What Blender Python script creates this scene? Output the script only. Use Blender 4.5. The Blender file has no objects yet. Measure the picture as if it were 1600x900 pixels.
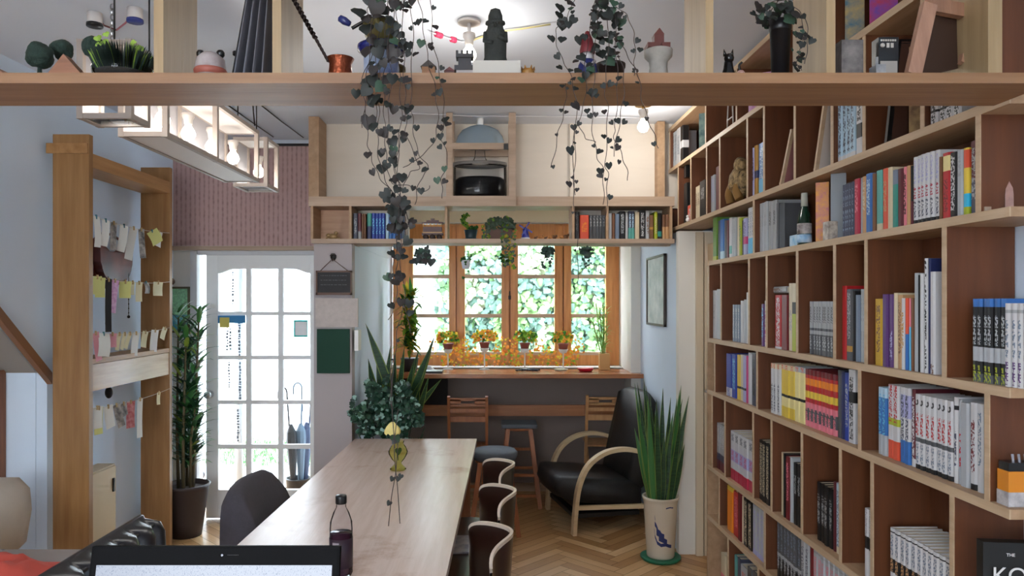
import bpy, bmesh, math, random
from mathutils import Vector, Matrix, noise as mnoise
random.seed(7)
S = bpy.context.scene
COL = S.collection
PI = math.pi
H, F, CX, CY = 1.65, 1150.0, 775.0, 471.0

# ------------------------------------------------------------------ camera, sky, light, exposure
cam = bpy.data.cameras.new('camera'); camo = bpy.data.objects.new('camera', cam); COL.objects.link(camo)
camo.location = (0, 0, H); camo.rotation_euler = (PI/2, 0, 0)
cam.sensor_width = 36; cam.lens = F/1600*36
cam.shift_x = (800-CX)/1600; cam.shift_y = (CY-450)/1600
cam.clip_start = 0.05
S.camera = camo
S.view_settings.view_transform = 'Standard'; S.view_settings.look = 'None'
S.view_settings.gamma = 1; S.view_settings.use_curve_mapping = False
S.view_settings.exposure = 0.5
W_SKY = 12.0
wd = bpy.data.worlds.new('sky'); S.world = wd; wd.use_nodes = True
nt = wd.node_tree; nt.nodes.clear()
bg = nt.nodes.new('ShaderNodeBackground'); wo = nt.nodes.new('ShaderNodeOutputWorld')
tc = nt.nodes.new('ShaderNodeTexCoord'); sep = nt.nodes.new('ShaderNodeSeparateXYZ'); rp = nt.nodes.new('ShaderNodeValToRGB')
rp.color_ramp.elements[0].position = 0.45; rp.color_ramp.elements[0].color = (.84, .92, 1, 1)
rp.color_ramp.elements[1].position = 1.0; rp.color_ramp.elements[1].color = (.66, .82, 1, 1)
nt.links.new(tc.outputs['Generated'], sep.inputs[0]); nt.links.new(sep.outputs['Z'], rp.inputs[0])
nt.links.new(rp.outputs[0], bg.inputs[0]); bg.inputs[1].default_value = W_SKY
nt.links.new(bg.outputs[0], wo.inputs[0])
S.cycles.max_bounces = 8; S.cycles.diffuse_bounces = 5; S.cycles.transparent_max_bounces = 16
S.cycles.sample_clamp_indirect = 6

def area(name, loc, rot, sx, sy, power=0, col=(1, 1, 1), portal=False):
    l = bpy.data.lights.new(name, 'AREA'); l.shape = 'RECTANGLE'; l.size = sx; l.size_y = sy
    l.energy = power; l.color = col
    if portal: l.cycles.is_portal = True
    o = bpy.data.objects.new(name, l); COL.objects.link(o); o.location = loc; o.rotation_euler = rot
    return o
# portals at the real openings, so that the sky's light finds its way in
area('window_portal', (.1, 6.78, 1.7), (-PI/2, 0, 0), 2.2, 1.3, portal=True)
area('door_portal', (-1.75, 5.66, 1.05), (-PI/2, 0, 0), 1.0, 2.05, portal=True)
# added fill lamp at the unseen rear window, standing in for daylight
area('rear_window_fill', (-1.2, -2.5, 1.75), (PI/2, 0, 0), 2.0, 1.3, 9, (.86, .93, 1))
# added fill lamp under the unseen ceiling behind the viewer
area('rear_ceiling_fill', (-.7, -.6, 2.8), (0, 0, 0), 1.4, .5, 22, (.95, .97, 1))

# ------------------------------------------------------------------ helpers
def lin(c):
    r = []
    for v in c[:3]:
        v = v/255.0
        r.append(v/12.92 if v <= .04045 else ((v+.055)/1.055)**2.4)
    return (r[0], r[1], r[2], 1)
def P(px, py, Y):
    return Vector(((px-CX)/F*Y, Y, H-(py-CY)/F*Y))
def PX(px, Y): return (px-CX)/F*Y
def PZ(py, Y): return H-(py-CY)/F*Y

MATS = {}
def mat(name, col, rough=.6, metal=0, spec=.5, bump=0, bscale=60, var=0, vscale=8, emit=None, es=0, stretch=None, col2=None, coat=0):
    if name in MATS: return MATS[name]
    m = bpy.data.materials.new(name); m.use_nodes = True; t = m.node_tree; b = t.nodes['Principled BSDF']
    b.inputs['Base Color'].default_value = lin(col); b.inputs['Roughness'].default_value = rough
    b.inputs['Metallic'].default_value = metal; b.inputs['Specular IOR Level'].default_value = spec
    if coat: b.inputs['Coat Weight'].default_value = coat; b.inputs['Coat Roughness'].default_value = .15
    if emit: b.inputs['Emission Color'].default_value = lin(emit); b.inputs['Emission Strength'].default_value = es
    if var or bump or col2:
        co = t.nodes.new('ShaderNodeTexCoord'); mp = t.nodes.new('ShaderNodeMapping')
        t.links.new(co.outputs['Object'], mp.inputs[0])
        if stretch: mp.inputs['Scale'].default_value = stretch
    if var or col2:
        n = t.nodes.new('ShaderNodeTexNoise'); n.inputs['Scale'].default_value = vscale; n.inputs['Detail'].default_value = 5
        n.inputs['Roughness'].default_value = .6
        t.links.new(mp.outputs[0], n.inputs[0])
        r = t.nodes.new('ShaderNodeValToRGB'); r.color_ramp.elements[0].position = .3; r.color_ramp.elements[1].position = .7
        c = lin(col)
        if col2: a, z = lin(col), lin(col2)
        else:
            a = tuple(v*(1-var) for v in c[:3])+(1,); z = tuple(min(1, v*(1+var)) for v in c[:3])+(1,)
        r.color_ramp.elements[0].color = a; r.color_ramp.elements[1].color = z
        t.links.new(n.outputs['Fac'], r.inputs[0]); t.links.new(r.outputs[0], b.inputs['Base Color'])
    if bump:
        n2 = t.nodes.new('ShaderNodeTexNoise'); n2.inputs['Scale'].default_value = bscale; n2.inputs['Detail'].default_value = 4
        t.links.new(mp.outputs[0], n2.inputs[0])
        bp = t.nodes.new('ShaderNodeBump'); bp.inputs['Strength'].default_value = bump; bp.inputs['Distance'].default_value = .01
        t.links.new(n2.outputs['Fac'], bp.inputs['Height']); t.links.new(bp.outputs[0], b.inputs['Normal'])
    MATS[name] = m
    return m
def wood(name, c1, c2, axis='x', rough=.5, sc=3, coat=0):
    st = {'x': (1, 14, 14), 'y': (14, 1, 14), 'z': (14, 14, 1)}[axis]
    return mat(name, c1, rough, col2=c2, stretch=st, vscale=sc, bump=.08, bscale=sc*4, coat=coat)
def translucent(m, w=.6):
    t = m.node_tree; b = t.nodes['Principled BSDF']; o = [n for n in t.nodes if n.type == 'OUTPUT_MATERIAL'][0]
    tr = t.nodes.new('ShaderNodeBsdfTranslucent'); mx = t.nodes.new('ShaderNodeMixShader'); mx.inputs[0].default_value = w
    if b.inputs['Base Color'].links: t.links.new(b.inputs['Base Color'].links[0].from_socket, tr.inputs[0])
    else: tr.inputs[0].default_value = b.inputs['Base Color'].default_value
    t.links.new(b.outputs[0], mx.inputs[1]); t.links.new(tr.outputs[0], mx.inputs[2]); t.links.new(mx.outputs[0], o.inputs[0]); return m
def glass(name, tint=(1, 1, 1), refl=.12, alpha=.0, rough=.02):
    """thin glass: mostly transparent, with a facing-dependent reflection"""
    if name in MATS: return MATS[name]
    m = bpy.data.materials.new(name); m.use_nodes = True; t = m.node_tree; t.nodes.clear()
    o = t.nodes.new('ShaderNodeOutputMaterial'); tr = t.nodes.new('ShaderNodeBsdfTransparent'); gl = t.nodes.new('ShaderNodeBsdfGlossy')
    tr.inputs[0].default_value = (*tint, 1); gl.inputs['Roughness'].default_value = rough
    lw = t.nodes.new('ShaderNodeLayerWeight'); lw.inputs[0].default_value = min(refl, .22)
    mx = t.nodes.new('ShaderNodeMixShader')
    t.links.new(lw.outputs['Fresnel'], mx.inputs[0]); t.links.new(tr.outputs[0], mx.inputs[1]); t.links.new(gl.outputs[0], mx.inputs[2])
    t.links.new(mx.outputs[0], o.inputs[0]); MATS[name] = m
    return m

ORG = {}
class MB:
    def __init__(s): s.b = bmesh.new(); s.mi = 0
    def m(s, i): s.mi = i; return s
    def _f(s, vs):
        try:
            f = s.b.faces.new(vs); f.material_index = s.mi; f.smooth = getattr(s, 'sm', False); return f
        except ValueError: return None
    def box(s, x0, x1, y0, y1, z0, z1, M=None, bev=0):
        c = [(x0, y0, z0), (x1, y0, z0), (x1, y1, z0), (x0, y1, z0), (x0, y0, z1), (x1, y0, z1), (x1, y1, z1), (x0, y1, z1)]
        vs = [s.b.verts.new(M @ Vector(p) if M else p) for p in c]
        fs = [s._f([vs[i] for i in q]) for q in ((0, 3, 2, 1), (4, 5, 6, 7), (0, 1, 5, 4), (1, 2, 6, 5), (2, 3, 7, 6), (3, 0, 4, 7))]
        if bev:
            es = {e for f in fs for e in f.edges}
            r = bmesh.ops.bevel(s.b, geom=list(es), offset=bev, segments=2, affect='EDGES', profile=.7)
            for f in r['faces']: f.material_index = s.mi
        return s
    def cbox(s, c, size, M=None, bev=0):
        return s.box(c[0]-size[0]/2, c[0]+size[0]/2, c[1]-size[1]/2, c[1]+size[1]/2, c[2]-size[2]/2, c[2]+size[2]/2, M, bev)
    def beam(s, p0, p1, w, h, up=(0, 0, 1), bev=0):
        """a bar from p0 to p1 with a w x h section"""
        p0, p1 = Vector(p0), Vector(p1); d = p1-p0; L = d.length; d.normalize(); u = Vector(up)
        r = d.cross(u)
        if r.length < 1e-4: r = d.cross(Vector((1, 0, 0)))
        r.normalize(); u = r.cross(d)
        M = Matrix((( r.x, d.x, u.x, p0.x), (r.y, d.y, u.y, p0.y), (r.z, d.z, u.z, p0.z), (0, 0, 0, 1)))
        return s.box(-w/2, w/2, 0, L, -h/2, h/2, M, bev)
    def tube(s, pts, r, n=8, cap=True):
        pts = [Vector(p) for p in pts]; k = len(pts)
        rs = r if isinstance(r, (list, tuple)) else [r]*k
        s.sm = n > 5; rings = []; pr = None
        for i, p in enumerate(pts):
            t = (pts[min(i+1, k-1)]-pts[max(i-1, 0)])
            if t.length < 1e-9: t = Vector((0, 0, 1))
            t.normalize()
            if pr is None:
                a = t.cross(Vector((0, 0, 1)))
                if a.length < .1: a = t.cross(Vector((1, 0, 0)))
            else: a = pr-t*pr.dot(t)
            a.normalize(); pr = a; b = t.cross(a)
            rings.append([s.b.verts.new(p+(a*math.cos(2*PI*j/n)+b*math.sin(2*PI*j/n))*rs[i]) for j in range(n)])
        for i in range(k-1):
            for j in range(n): s._f([rings[i][j], rings[i][(j+1) % n], rings[i+1][(j+1) % n], rings[i+1][j]])
        s.sm = False
        if cap: s._f(rings[0][::-1]); s._f(rings[-1])
        return s
    def cyl(s, p0, p1, r0, r1=None, n=16): return s.tube([p0, p1], [r0, r0 if r1 is None else r1], n)
    def lathe(s, prof, c=(0, 0, 0), n=24, M=None, smooth=True):
        """prof: (radius, z)"""
        c = Vector(c); rings = []; s.sm = smooth
        for r, z in prof:
            if r < 1e-5: rings.append([s.b.verts.new((M @ (Vector((0, 0, z))) if M else Vector((0, 0, z)))+c)])
            else:
                rings.append([s.b.verts.new((M @ Vector((r*math.cos(2*PI*j/n), r*math.sin(2*PI*j/n), z)) if M else Vector((r*math.cos(2*PI*j/n), r*math.sin(2*PI*j/n), z)))+c) for j in range(n)])
        for a, b in zip(rings, rings[1:]):
            for j in range(n):
                k = (j+1) % n
                if len(a) == 1 and len(b) == 1: break
                if len(a) == 1: s._f([a[0], b[k], b[j]])
                elif len(b) == 1: s._f([a[j], a[k], b[0]])
                else: s._f([a[j], a[k], b[k], b[j]])
        s.sm = False
        return s
    def ball(s, c, r, n=14, sz=1, sx=1, sy=1):
        k = max(5, n//2); M = Matrix.Diagonal((sx, sy, sz, 1))
        return s.lathe([(r*math.sin(PI*i/k), -r*math.cos(PI*i/k)) for i in range(k+1)], c, n, M)
    def poly(s, pts, thick=None, M=None):
        """flat polygon, optionally given a thickness vector"""
        a = [s.b.verts.new(M @ Vector(p) if M else Vector(p)) for p in pts]
        if thick is None: s._f(a); return s
        t = Vector(thick)
        if M: t = M.to_3x3() @ t
        b = [s.b.verts.new(v.co+t) for v in a]
        s._f(a[::-1]); s._f(b); n = len(a)
        for i in range(n): s._f([a[i], a[(i+1) % n], b[(i+1) % n], b[i]])
        return s
    def blade(s, base, d, up, L, w, curl=0, n=4, fold=.0, tip=1.0):
        """a long leaf from base along d, width w, bending down by curl"""
        d = Vector(d).normalized(); base = Vector(base); side = d.cross(Vector(up))
        if side.length < 1e-3: side = d.cross(Vector((1, .3, 0)))
        side.normalize(); s.sm = True
        prev = None; p = base.copy(); dd = d.copy()
        for i in range(n+1):
            t = i/n; ww = w*.5*(math.sin(PI*min(1, .18+t*.82)**.9) if tip else 1)
            nrm = side.cross(dd)
            if i == n: cur = [s.b.verts.new(p)]
            else: cur = [s.b.verts.new(p-side*ww+nrm*fold*ww), s.b.verts.new(p), s.b.verts.new(p+side*ww+nrm*fold*ww)]
            if prev:
                if len(cur) == 3:
                    s._f([prev[0], prev[1], cur[1], cur[0]]); s._f([prev[1], prev[2], cur[2], cur[1]])
                else: s._f([prev[0], prev[1], cur[0]]); s._f([prev[1], prev[2], cur[0]])
            prev = cur; p = p+dd*(L/n); dd = (dd+Vector((0, 0, -curl/n))).normalized()
        s.sm = False
        return s
    def heart(s, c, nrm, up, r):
        """a small heart-shaped leaf"""
        c = Vector(c); nrm = Vector(nrm).normalized(); up = Vector(up); x = up.cross(nrm)
        if x.length < 1e-3: x = Vector((1, 0, 0))
        x.normalize(); y = nrm.cross(x)
        pr = [(0, .55), (.45, .95), (.95, .6), (.95, 0), (.5, -.65), (0, -1.1), (-.5, -.65), (-.95, 0), (-.95, .6), (-.45, .95)]
        vs = [s.b.verts.new(c+x*a*r+y*b*r+nrm*(-.25*r*(a*a+b*b))) for a, b in pr]
        o = s.b.verts.new(c)
        s.sm = True
        for i in range(10): s._f([o, vs[i], vs[(i+1) % 10]])
        s.sm = False
        return s
    def build(s, name, mats, parent=None, world=True, recalc=True):
        if not isinstance(mats, (list, tuple)): mats = [mats]
        if recalc: bmesh.ops.recalc_face_normals(s.b, faces=s.b.faces[:])
        me = bpy.data.meshes.new(name)
        o = bpy.data.objects.new(name, me); COL.objects.link(o)
        if parent is not None:
            o.parent = parent
            if world:
                g = ORG.get(parent.name, Vector()); bmesh.ops.translate(s.b, verts=s.b.verts[:], vec=-g); ORG[o.name] = g
        elif world == True and len(s.b.verts):
            xs = [v.co for v in s.b.verts]
            g = Vector(((min(v.x for v in xs)+max(v.x for v in xs))/2, (min(v.y for v in xs)+max(v.y for v in xs))/2, min(v.z for v in xs)))
            bmesh.ops.translate(s.b, verts=s.b.verts[:], vec=-g); o.location = g; ORG[o.name] = g
        s.b.to_mesh(me); s.b.free()
        for m in mats: me.materials.append(m)
        return o
LABELS = []
def tag(o, label, cat, group=None, kind=None):
    o['label'] = label; o['category'] = cat; LABELS.append((label, group))
    if group: o['group'] = group
    if kind: o['kind'] = kind
    return o
def thing(name, loc, label, cat, group=None, rz=0, local=False):
    o = bpy.data.objects.new(name, None); COL.objects.link(o); o.location = loc; o.rotation_euler = (0, 0, rz)
    o.empty_display_size = .05
    ORG[o.name] = Vector((0, 0, 0)) if local else Vector(loc)
    return tag(o, label, cat, group)
def struct(o): o['kind'] = 'structure'; return o
def copy_tree(o, parent=None):
    c = o.copy(); COL.objects.link(c)
    if parent is not None: c.parent = parent
    for ch in list(o.children): copy_tree(ch, c)
    return c
def rnd(a, b): return random.uniform(a, b)
# ------------------------------------------------------------------ materials of the room
WALL = mat('wall_paint_cool', (214, 228, 243), .8, var=.03, vscale=1.2, bump=.05, bscale=40)
WALLW = mat('wall_paint_white', (226, 222, 214), .8, var=.02, vscale=2)
CREAM = mat('cream_panel', (216, 206, 192), .75, var=.04, vscale=1.5, stretch=(1, 1, 6))
GREYW = mat('grey_wall_panel', (176, 168, 168), .8, var=.03, vscale=2)
BROWNW = mat('wall_grey_brown', (130, 116, 110), .85, var=.06, vscale=2)  # greyish brown wall under the counter
CEIL = mat('ceiling_paint', (216, 222, 232), .85, var=.02, vscale=1)
PINE = wood('pine_orange', (196, 122, 58), (226, 156, 88), 'z', .4)
PINEX = wood('pine_orange_x', (190, 116, 54), (224, 152, 84), 'x', .4)
BEAMW = wood('beam_wood', (122, 86, 56), (150, 112, 78), 'x', .5, 2)
POSTW = wood('post_wood', (142, 118, 84), (170, 144, 108), 'z', .5, 2)
BIRCH = wood('birch_pale', (158, 126, 94), (182, 150, 118), 'y', .5, 2)
BIRCHX = wood('birch_pale_x', (160, 136, 114), (186, 162, 140), 'x', .5, 2)
PLYSHADE = wood('ply_shaded', (84, 46, 24), (108, 62, 34), 'z', .5, 1.4)  # divider faces and back: same plywood, their shade put into the colour
EDGE = wood('ply_edge', (176, 150, 120), (196, 170, 140), 'y', .55, 3)
FRAMEW = wood('rack_wood', (134, 92, 48), (164, 122, 74), 'z', .45, 1.6)
FRAMEWY = wood('rack_wood_y', (150, 104, 56), (180, 134, 82), 'y', .45, 1.6)
WHITE = mat('white_gloss', (232, 232, 230), .4)
BLACK = mat('black_plastic', (18, 18, 20), .35)
DARKM = mat('dark_metal', (38, 36, 36), .4, metal=.6)
STEEL = mat('steel', (170, 170, 170), .3, metal=1)
CLEAR = glass('clear_glass')
PANE = glass('window_glass', refl=.08)

def pink_paper():
    m = bpy.data.materials.new('patterned_wallpaper'); m.use_nodes = True; t = m.node_tree; b = t.nodes['Principled BSDF']
    b.inputs['Roughness'].default_value = .8
    co = t.nodes.new('ShaderNodeTexCoord'); w = t.nodes.new('ShaderNodeTexWave'); w.wave_type = 'BANDS'; w.bands_direction = 'X'
    w.inputs['Scale'].default_value = 9; w.inputs['Distortion'].default_value = .0
    v = t.nodes.new('ShaderNodeTexVoronoi'); v.inputs['Scale'].default_value = 30
    mth = t.nodes.new('ShaderNodeMath'); mth.operation = 'MULTIPLY'
    r = t.nodes.new('ShaderNodeValToRGB'); r.color_ramp.elements[0].color = lin((150, 118, 116)); r.color_ramp.elements[1].color = lin((188, 156, 152))
    r.color_ramp.elements[0].position = .1; r.color_ramp.elements[1].position = .6
    t.links.new(co.outputs['Object'], w.inputs[0]); t.links.new(co.outputs['Object'], v.inputs[0])
    t.links.new(w.outputs['Fac'], mth.inputs[0]); mth.inputs[1].default_value = .7
    ad = t.nodes.new('ShaderNodeMath'); ad.operation = 'ADD'; t.links.new(mth.outputs[0], ad.inputs[0]); 
    m2 = t.nodes.new('ShaderNodeMath'); m2.operation = 'MULTIPLY'; m2.inputs[1].default_value = .5; t.links.new(v.outputs['Distance'], m2.inputs[0])
    t.links.new(m2.outputs[0], ad.inputs[1]); t.links.new(ad.outputs[0], r.inputs[0]); t.links.new(r.outputs[0], b.inputs['Base Color'])
    return m
PINK = pink_paper()

# ------------------------------------------------------------------ floor: herringbone parquet
def make_floor():
    m = bpy.data.materials.new('oak_herringbone'); m.use_nodes = True; t = m.node_tree; b = t.nodes['Principled BSDF']
    b.inputs['Roughness'].default_value = .32; b.inputs['Specular IOR Level'].default_value = .45
    a = t.nodes.new('ShaderNodeAttribute'); a.attribute_name = 'plank'
    r = t.nodes.new('ShaderNodeValToRGB'); e = r.color_ramp.elements
    e[0].color = lin((160, 114, 68)); e[1].color = lin((226, 190, 144)); e.new(.5).color = lin((196, 152, 102))
    n = t.nodes.new('ShaderNodeTexNoise'); n.inputs['Scale'].default_value = 12; n.inputs['Detail'].default_value = 6
    uv = t.nodes.new('ShaderNodeUVMap'); uv.uv_map = 'grain'
    t.links.new(uv.outputs[0], n.inputs[0])
    mx = t.nodes.new('ShaderNodeMath'); mx.operation = 'MULTIPLY_ADD'; mx.inputs[1].default_value = .45
    t.links.new(n.outputs['Fac'], mx.inputs[0]); 
    m2 = t.nodes.new('ShaderNodeMath'); m2.operation = 'MULTIPLY_ADD'; m2.inputs[1].default_value = .75; m2.inputs[2].default_value = -.1
    t.links.new(a.outputs['Fac'], m2.inputs[0]); t.links.new(m2.outputs[0], mx.inputs[2])
    t.links.new(mx.outputs[0], r.inputs[0]); t.links.new(r.outputs[0], b.inputs['Base Color'])
    base = mat('floor_gap', (60, 38, 22), .8)
    bm = bmesh.new(); lay = bm.faces.layers.float.new('plank'); uvl = bm.loops.layers.uv.new('grain')
    W, n_, g = .075, 6, .0012; L = W*n_; rot = Matrix.Rotation(PI/4, 3, 'Z')
    def add(x0, y0, x1, y1, along):
        c = rot @ Vector(((x0+x1)/2, (y0+y1)/2, 0))
        cx, cy = c.x-.5, c.y+2
        if not (-3.6 < cx < 1.8 and -2.9 < cy < 6.9): return
        ps = [(x0+g, y0+g), (x1-g, y0+g), (x1-g, y1-g), (x0+g, y1-g)]
        vs = []
        for q in ps:
            v = rot @ Vector((q[0], q[1], 0)); vs.append(bm.verts.new((v.x-.5, v.y+2, 0)))
        f = bm.faces.new(vs); f[lay] = random.random(); f.material_index = 0; o = rnd(0, 50)
        for lp, q in zip(f.loops, ps):
            u, v = ((q[0]-x0), (q[1]-y0)) if along == 'x' else ((q[1]-y0), (q[0]-x0))
            lp[uvl].uv = (u*.5+o, v*6+o)
    for i in range(-90, 90):
        for k in range(-9, 10):
            ox = k*2*L
            add(i*W+ox, i*W, i*W+L+ox, (i+1)*W, 'x')
            add((i-1)*W+ox, i*W, i*W+ox, i*W+L, 'y')
    def cut(co, no):
        bmesh.ops.bisect_plane(bm, geom=bm.verts[:]+bm.edges[:]+bm.faces[:], plane_co=co, plane_no=no, clear_outer=True)
    cut((1.4, 0, 0), (1, 0, 0)); cut((-3.4, 0, 0), (-1, 0, 0)); cut((0, 6.5, 0), (0, 1, 0)); cut((0, -2.55, 0), (0, -1, 0))
    z = -.002
    f = bm.faces.new([bm.verts.new(p) for p in ((-3.5, -2.6, z), (1.5, -2.6, z), (1.5, 6.55, z), (-3.5, 6.55, z))]); f.material_index = 1
    me = bpy.data.meshes.new('floor'); bm.to_mesh(me); bm.free(); me.materials.append(m); me.materials.append(base)
    o = bpy.data.objects.new('floor', me); COL.objects.link(o); struct(o)
make_floor()

# ------------------------------------------------------------------ room shell
CZ = 2.87
def wall(name, m, *boxes):
    b = MB()
    for q in boxes: b.box(*q)
    return struct(b.build(name, m))
YD = 5.56                                        # plane of the door wall
wall('ceiling', CEIL, (-3.5, 1.5, -2.6, 6.9, CZ, CZ+.1))
# wall on the door side, its lower near part cut away under the stair
b = MB(); b.poly([(-2.44, 5.56, 0), (-2.44, 4.0, 0), (-2.44, 4.0, 1.262), (-2.44, 2.13, CZ), (-2.44, 5.56, CZ)], (-.06, 0, 0))
struct(b.build('wall_left', WALL))
b = MB(); b.poly([(-2.44, 2.13, CZ), (-2.44, 4.0, 1.262), (-2.44, 4.0, 1.20), (-2.44, 2.06, CZ)], (.03, 0, 0))
struct(b.build('trim_1', mat('stair_edge', (132, 92, 62), .5)))
b = MB(); b.poly([(-2.445, 4.0, 1.262), (-2.445, 2.13, CZ), (-3.45, 2.13, CZ), (-3.45, 4.0, 1.262)], (0, .03, .03)); struct(b.build('ceiling_stair', mat('stair_soffit', (150, 142, 134), .8)))
wall('wall_under_stair', WALL, (-3.45, -2.502, 4.0, 4.08, 0, 1.3))
wall('wall_stair_side', WALL, (-3.5, -3.42, -2.6, 4.08, 0, CZ))
wall('trim_2', wood('stair_post', (120, 72, 46), (146, 92, 60), 'z'), (-2.76, -2.66, 3.93, 3.995, 0, 1.28))
# door wall
dx0, dx1 = PX(309, YD), -1.24
wall('wall_back_left', WALLW, (-2.5, dx0, YD, YD+.1, 0, 2.03), (-2.5, -1.0, YD, YD+.1, 2.03, 2.07), (dx1, -1.0, YD, YD+.1, 0, 2.03))
wall('wall_papered', PINK, (-2.5, -1.0, YD, YD+.1, 2.07, 2.83))
wall('wall_back_upper', CEIL, (-2.5, -1.0, YD, YD+.1, 2.83, CZ))
wall('trim_3', BIRCHX, (-2.44, -1.2, YD-.04, YD, 2.035, 2.066))
wall('trim_4', DARKM, (-2.44, -1.2, YD-.025, YD-.002, 2.822, 2.838))
# the stub of wall beside the alcove, with the boards on it, and the alcove
wall('wall_stub', GREYW, (-1.20, -.95, 4.85, 4.95, 0, 2.03))
wall('wall_alcove_left', WALL, (-1.05, -.95, 4.951, 6.8, 0, 2.025), (-1.05, -.95, 5.13, 6.8, 2.026, 2.555))
wall('wall_upper_panel', CREAM, (-1.24, 1.40, 5.06, 5.12, 2.29, CZ), (-1.24, -.60, 5.06, 5.12, 2.031, 2.289), (PX(893, 5.06), 1.2, 5.06, 5.12, 2.031, 2.289))
wall('ceiling_alcove', WALLW, (-1.05, 1.5, 5.1, 6.85, 2.56, 2.6))
wall('wall_alcove_right', WALL, (1.2, 1.5, 4.85, 6.1, 0, 2.11))
wall('wall_alcove_right_upper', WALL, (1.2, 1.5, 5.15, 6.1, 2.11, 2.6))
wall('pillar', WALLW, (1.192, 1.5, 4.80, 4.87, 0, 2.11))
wall('wall_window_reveal', WALLW, (1.12, 1.5, 6.1, 6.8, 0, 2.6))
wall('wall_right', WALL, (1.41, 1.5, -2.6, 4.86, 0, CZ), (1.41, 1.5, 4.8, 5.2, 2.11, CZ))
wall('wall_under_counter', BROWNW, (-.95, 1.2, 6.42, 6.5, 0, 1.06))
wall('wall_over_window', CREAM, (-.948, 1.118, 6.7, 6.78, 2.36, 2.555))
wall('wall_below_window', WALLW, (-.948, 1.118, 6.7, 6.78, .0, 1.0))
wall('window_sill', WALLW, (-.949, 1.119, 6.501, 6.78, 1.0, 1.069))
# vertical panel joints of the cream upper wall
for n_, px in ((5, 497), (6, 893), (7, 1033)):
    wall('trim_%d' % n_, CREAM, (PX(px, 5.05)-.012, PX(px, 5.05)+.012, 5.04, 5.059, 2.35, CZ))
# unseen rear wall behind the viewer, its window added to let fill light in
b = MB(); b.box(-3.5, 1.5, -2.68, -2.6, 0, 1.1).box(-3.5, 1.5, -2.68, -2.6, 2.4, CZ).box(-3.5, -2.2, -2.68, -2.6, 1.1, 2.4).box(-.2, 1.5, -2.68, -2.6, 1.1, 2.4)
struct(b.build('wall_front', WALLW))
b = MB()
for x in (-2.17, -1.2, -.23): b.box(x-.03, x+.03, -2.66, -2.62, 1.1, 2.4)
struct(b.build('window_2_added', DARKM))
wall('baseboard_alcove', BIRCHX, (-.94, 1.19, 6.40, 6.42, 0, .07))

# wooden door casing and the narrow pale door in the wall past the bookcase
b = MB(); b.box(1.30, 1.345, 4.77, 4.80, 0, 2.10).box(1.352, 1.41, 4.772, 4.80, 0, 2.10); struct(b.build('trim_8', mat('casing_cream', (206, 190, 164), .5)))
d = MB(); d.box(1.372, 1.405, 4.16, 4.78, 0.01, 2.02); d = d.build('door_2', mat('pale_door', (214, 186, 146), .5, var=.06)); struct(d)
k = MB(); k.box(1.35, 1.372, 4.70, 4.72, 1.0, 1.14).box(1.335, 1.35, 4.62, 4.72, 1.07, 1.085); k.build('handle', STEEL, d)

# ------------------------------------------------------------------ window_1: the pine casement window
YW = 6.7
def WX(px): return PX(px, YW)
def WZ(py): return PZ(py, YW)
b = MB()
zt, zb = WZ(350), WZ(571)
b.box(WX(614), WX(645), YW, YW+.07, zb, zt); b.box(WX(947), WX(968), YW, YW+.07, zb, zt)
b.box(WX(614)+.002, WX(968)-.002, YW+.001, YW+.069, WZ(380), zt-.001); b.box(WX(614)+.002, WX(968)-.002, YW+.001, YW+.069, zb+.001, WZ(554))
for q in (714, 796.5, 879.5): b.box(WX(q-7), WX(q+7), YW+.03, YW+.068, zb+.002, zt-.002)
win = struct(b.build('window_1', PINE))
b = MB()
for x0, x1 in ((701, 713), (714, 727), (783, 796), (797, 810), (866, 879), (880, 893)):
    b.box(WX(x0)+.004, WX(x1)-.004, YW-.02, YW+.05, zb+.03, zt-.02)
b.build('sash', PINE, win)
b = MB()
for x0, x1 in ((643, 702), (725, 785), (808, 868), (891, 949)):
    for y in (432, 493.5): b.box(WX(x0), WX(x1), YW+.005, YW+.035, WZ(y)-.017, WZ(y)+.017)
    for y in (381, 552.5): b.box(WX(x0), WX(x1), YW+.0, YW+.035, WZ(y)-.014, WZ(y)+.014)
b.build('muntin', mat('muntin_worn', (206, 176, 150), .5), win)
for x0, x1 in ((645, 701), (727, 783), (810, 866), (893, 947)):
    for y0, y1 in ((381, 431), (433, 493), (494, 553)):
        b = MB(); b.box(WX(x0), WX(x1), YW+.018, YW+.022, WZ(y1), WZ(y0)); b.build('pane', PANE, win)
b = MB(); b.box(WX(796)-.01, WX(796)+.012, YW-.05, YW-.02, WZ(468), WZ(462)).box(WX(796)-.004, WX(796)+.006, YW-.06, YW-.045, WZ(466), WZ(455)); b.build('latch', DARKM, win)
# roller blind above
b = MB(); b.box(WX(612), WX(966), YW-.05, YW-.045, WZ(348), 2.52).cyl((WX(612), YW-.045, 2.52), (WX(966), YW-.045, 2.52), .03)
struct(b.build('trim_9', mat('blind_cream', (226, 208, 178), .8)))

# ------------------------------------------------------------------ door_1: white glazed door, 3 x 5 panes with an arched top row
Y1 = YD+.01
b = MB()
L_, R_, T_, B_ = PX(321, YD), PX(321, YD)+.93, PZ(394, YD), .01
cols = [(PX(340, YD), PX(383, YD)), (PX(391.5, YD), PX(433.5, YD)), (PX(438.5, YD)+.015, PX(482, YD)+.01)]
rows = [(421, 487), (493, 556), (562, 626), (632, 695), (702, 766)]
rows = [(PZ(b_, YD), PZ(a, YD)) for a, b_ in rows]
b.box(L_, cols[0][0], Y1, Y1+.04, B_, T_, bev=.003); b.box(cols[2][1], R_, Y1, Y1+.04, B_, T_, bev=.003)
b.box(cols[0][0], cols[2][1], Y1, Y1+.04, B_, rows[-1][0], bev=.003)
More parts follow.
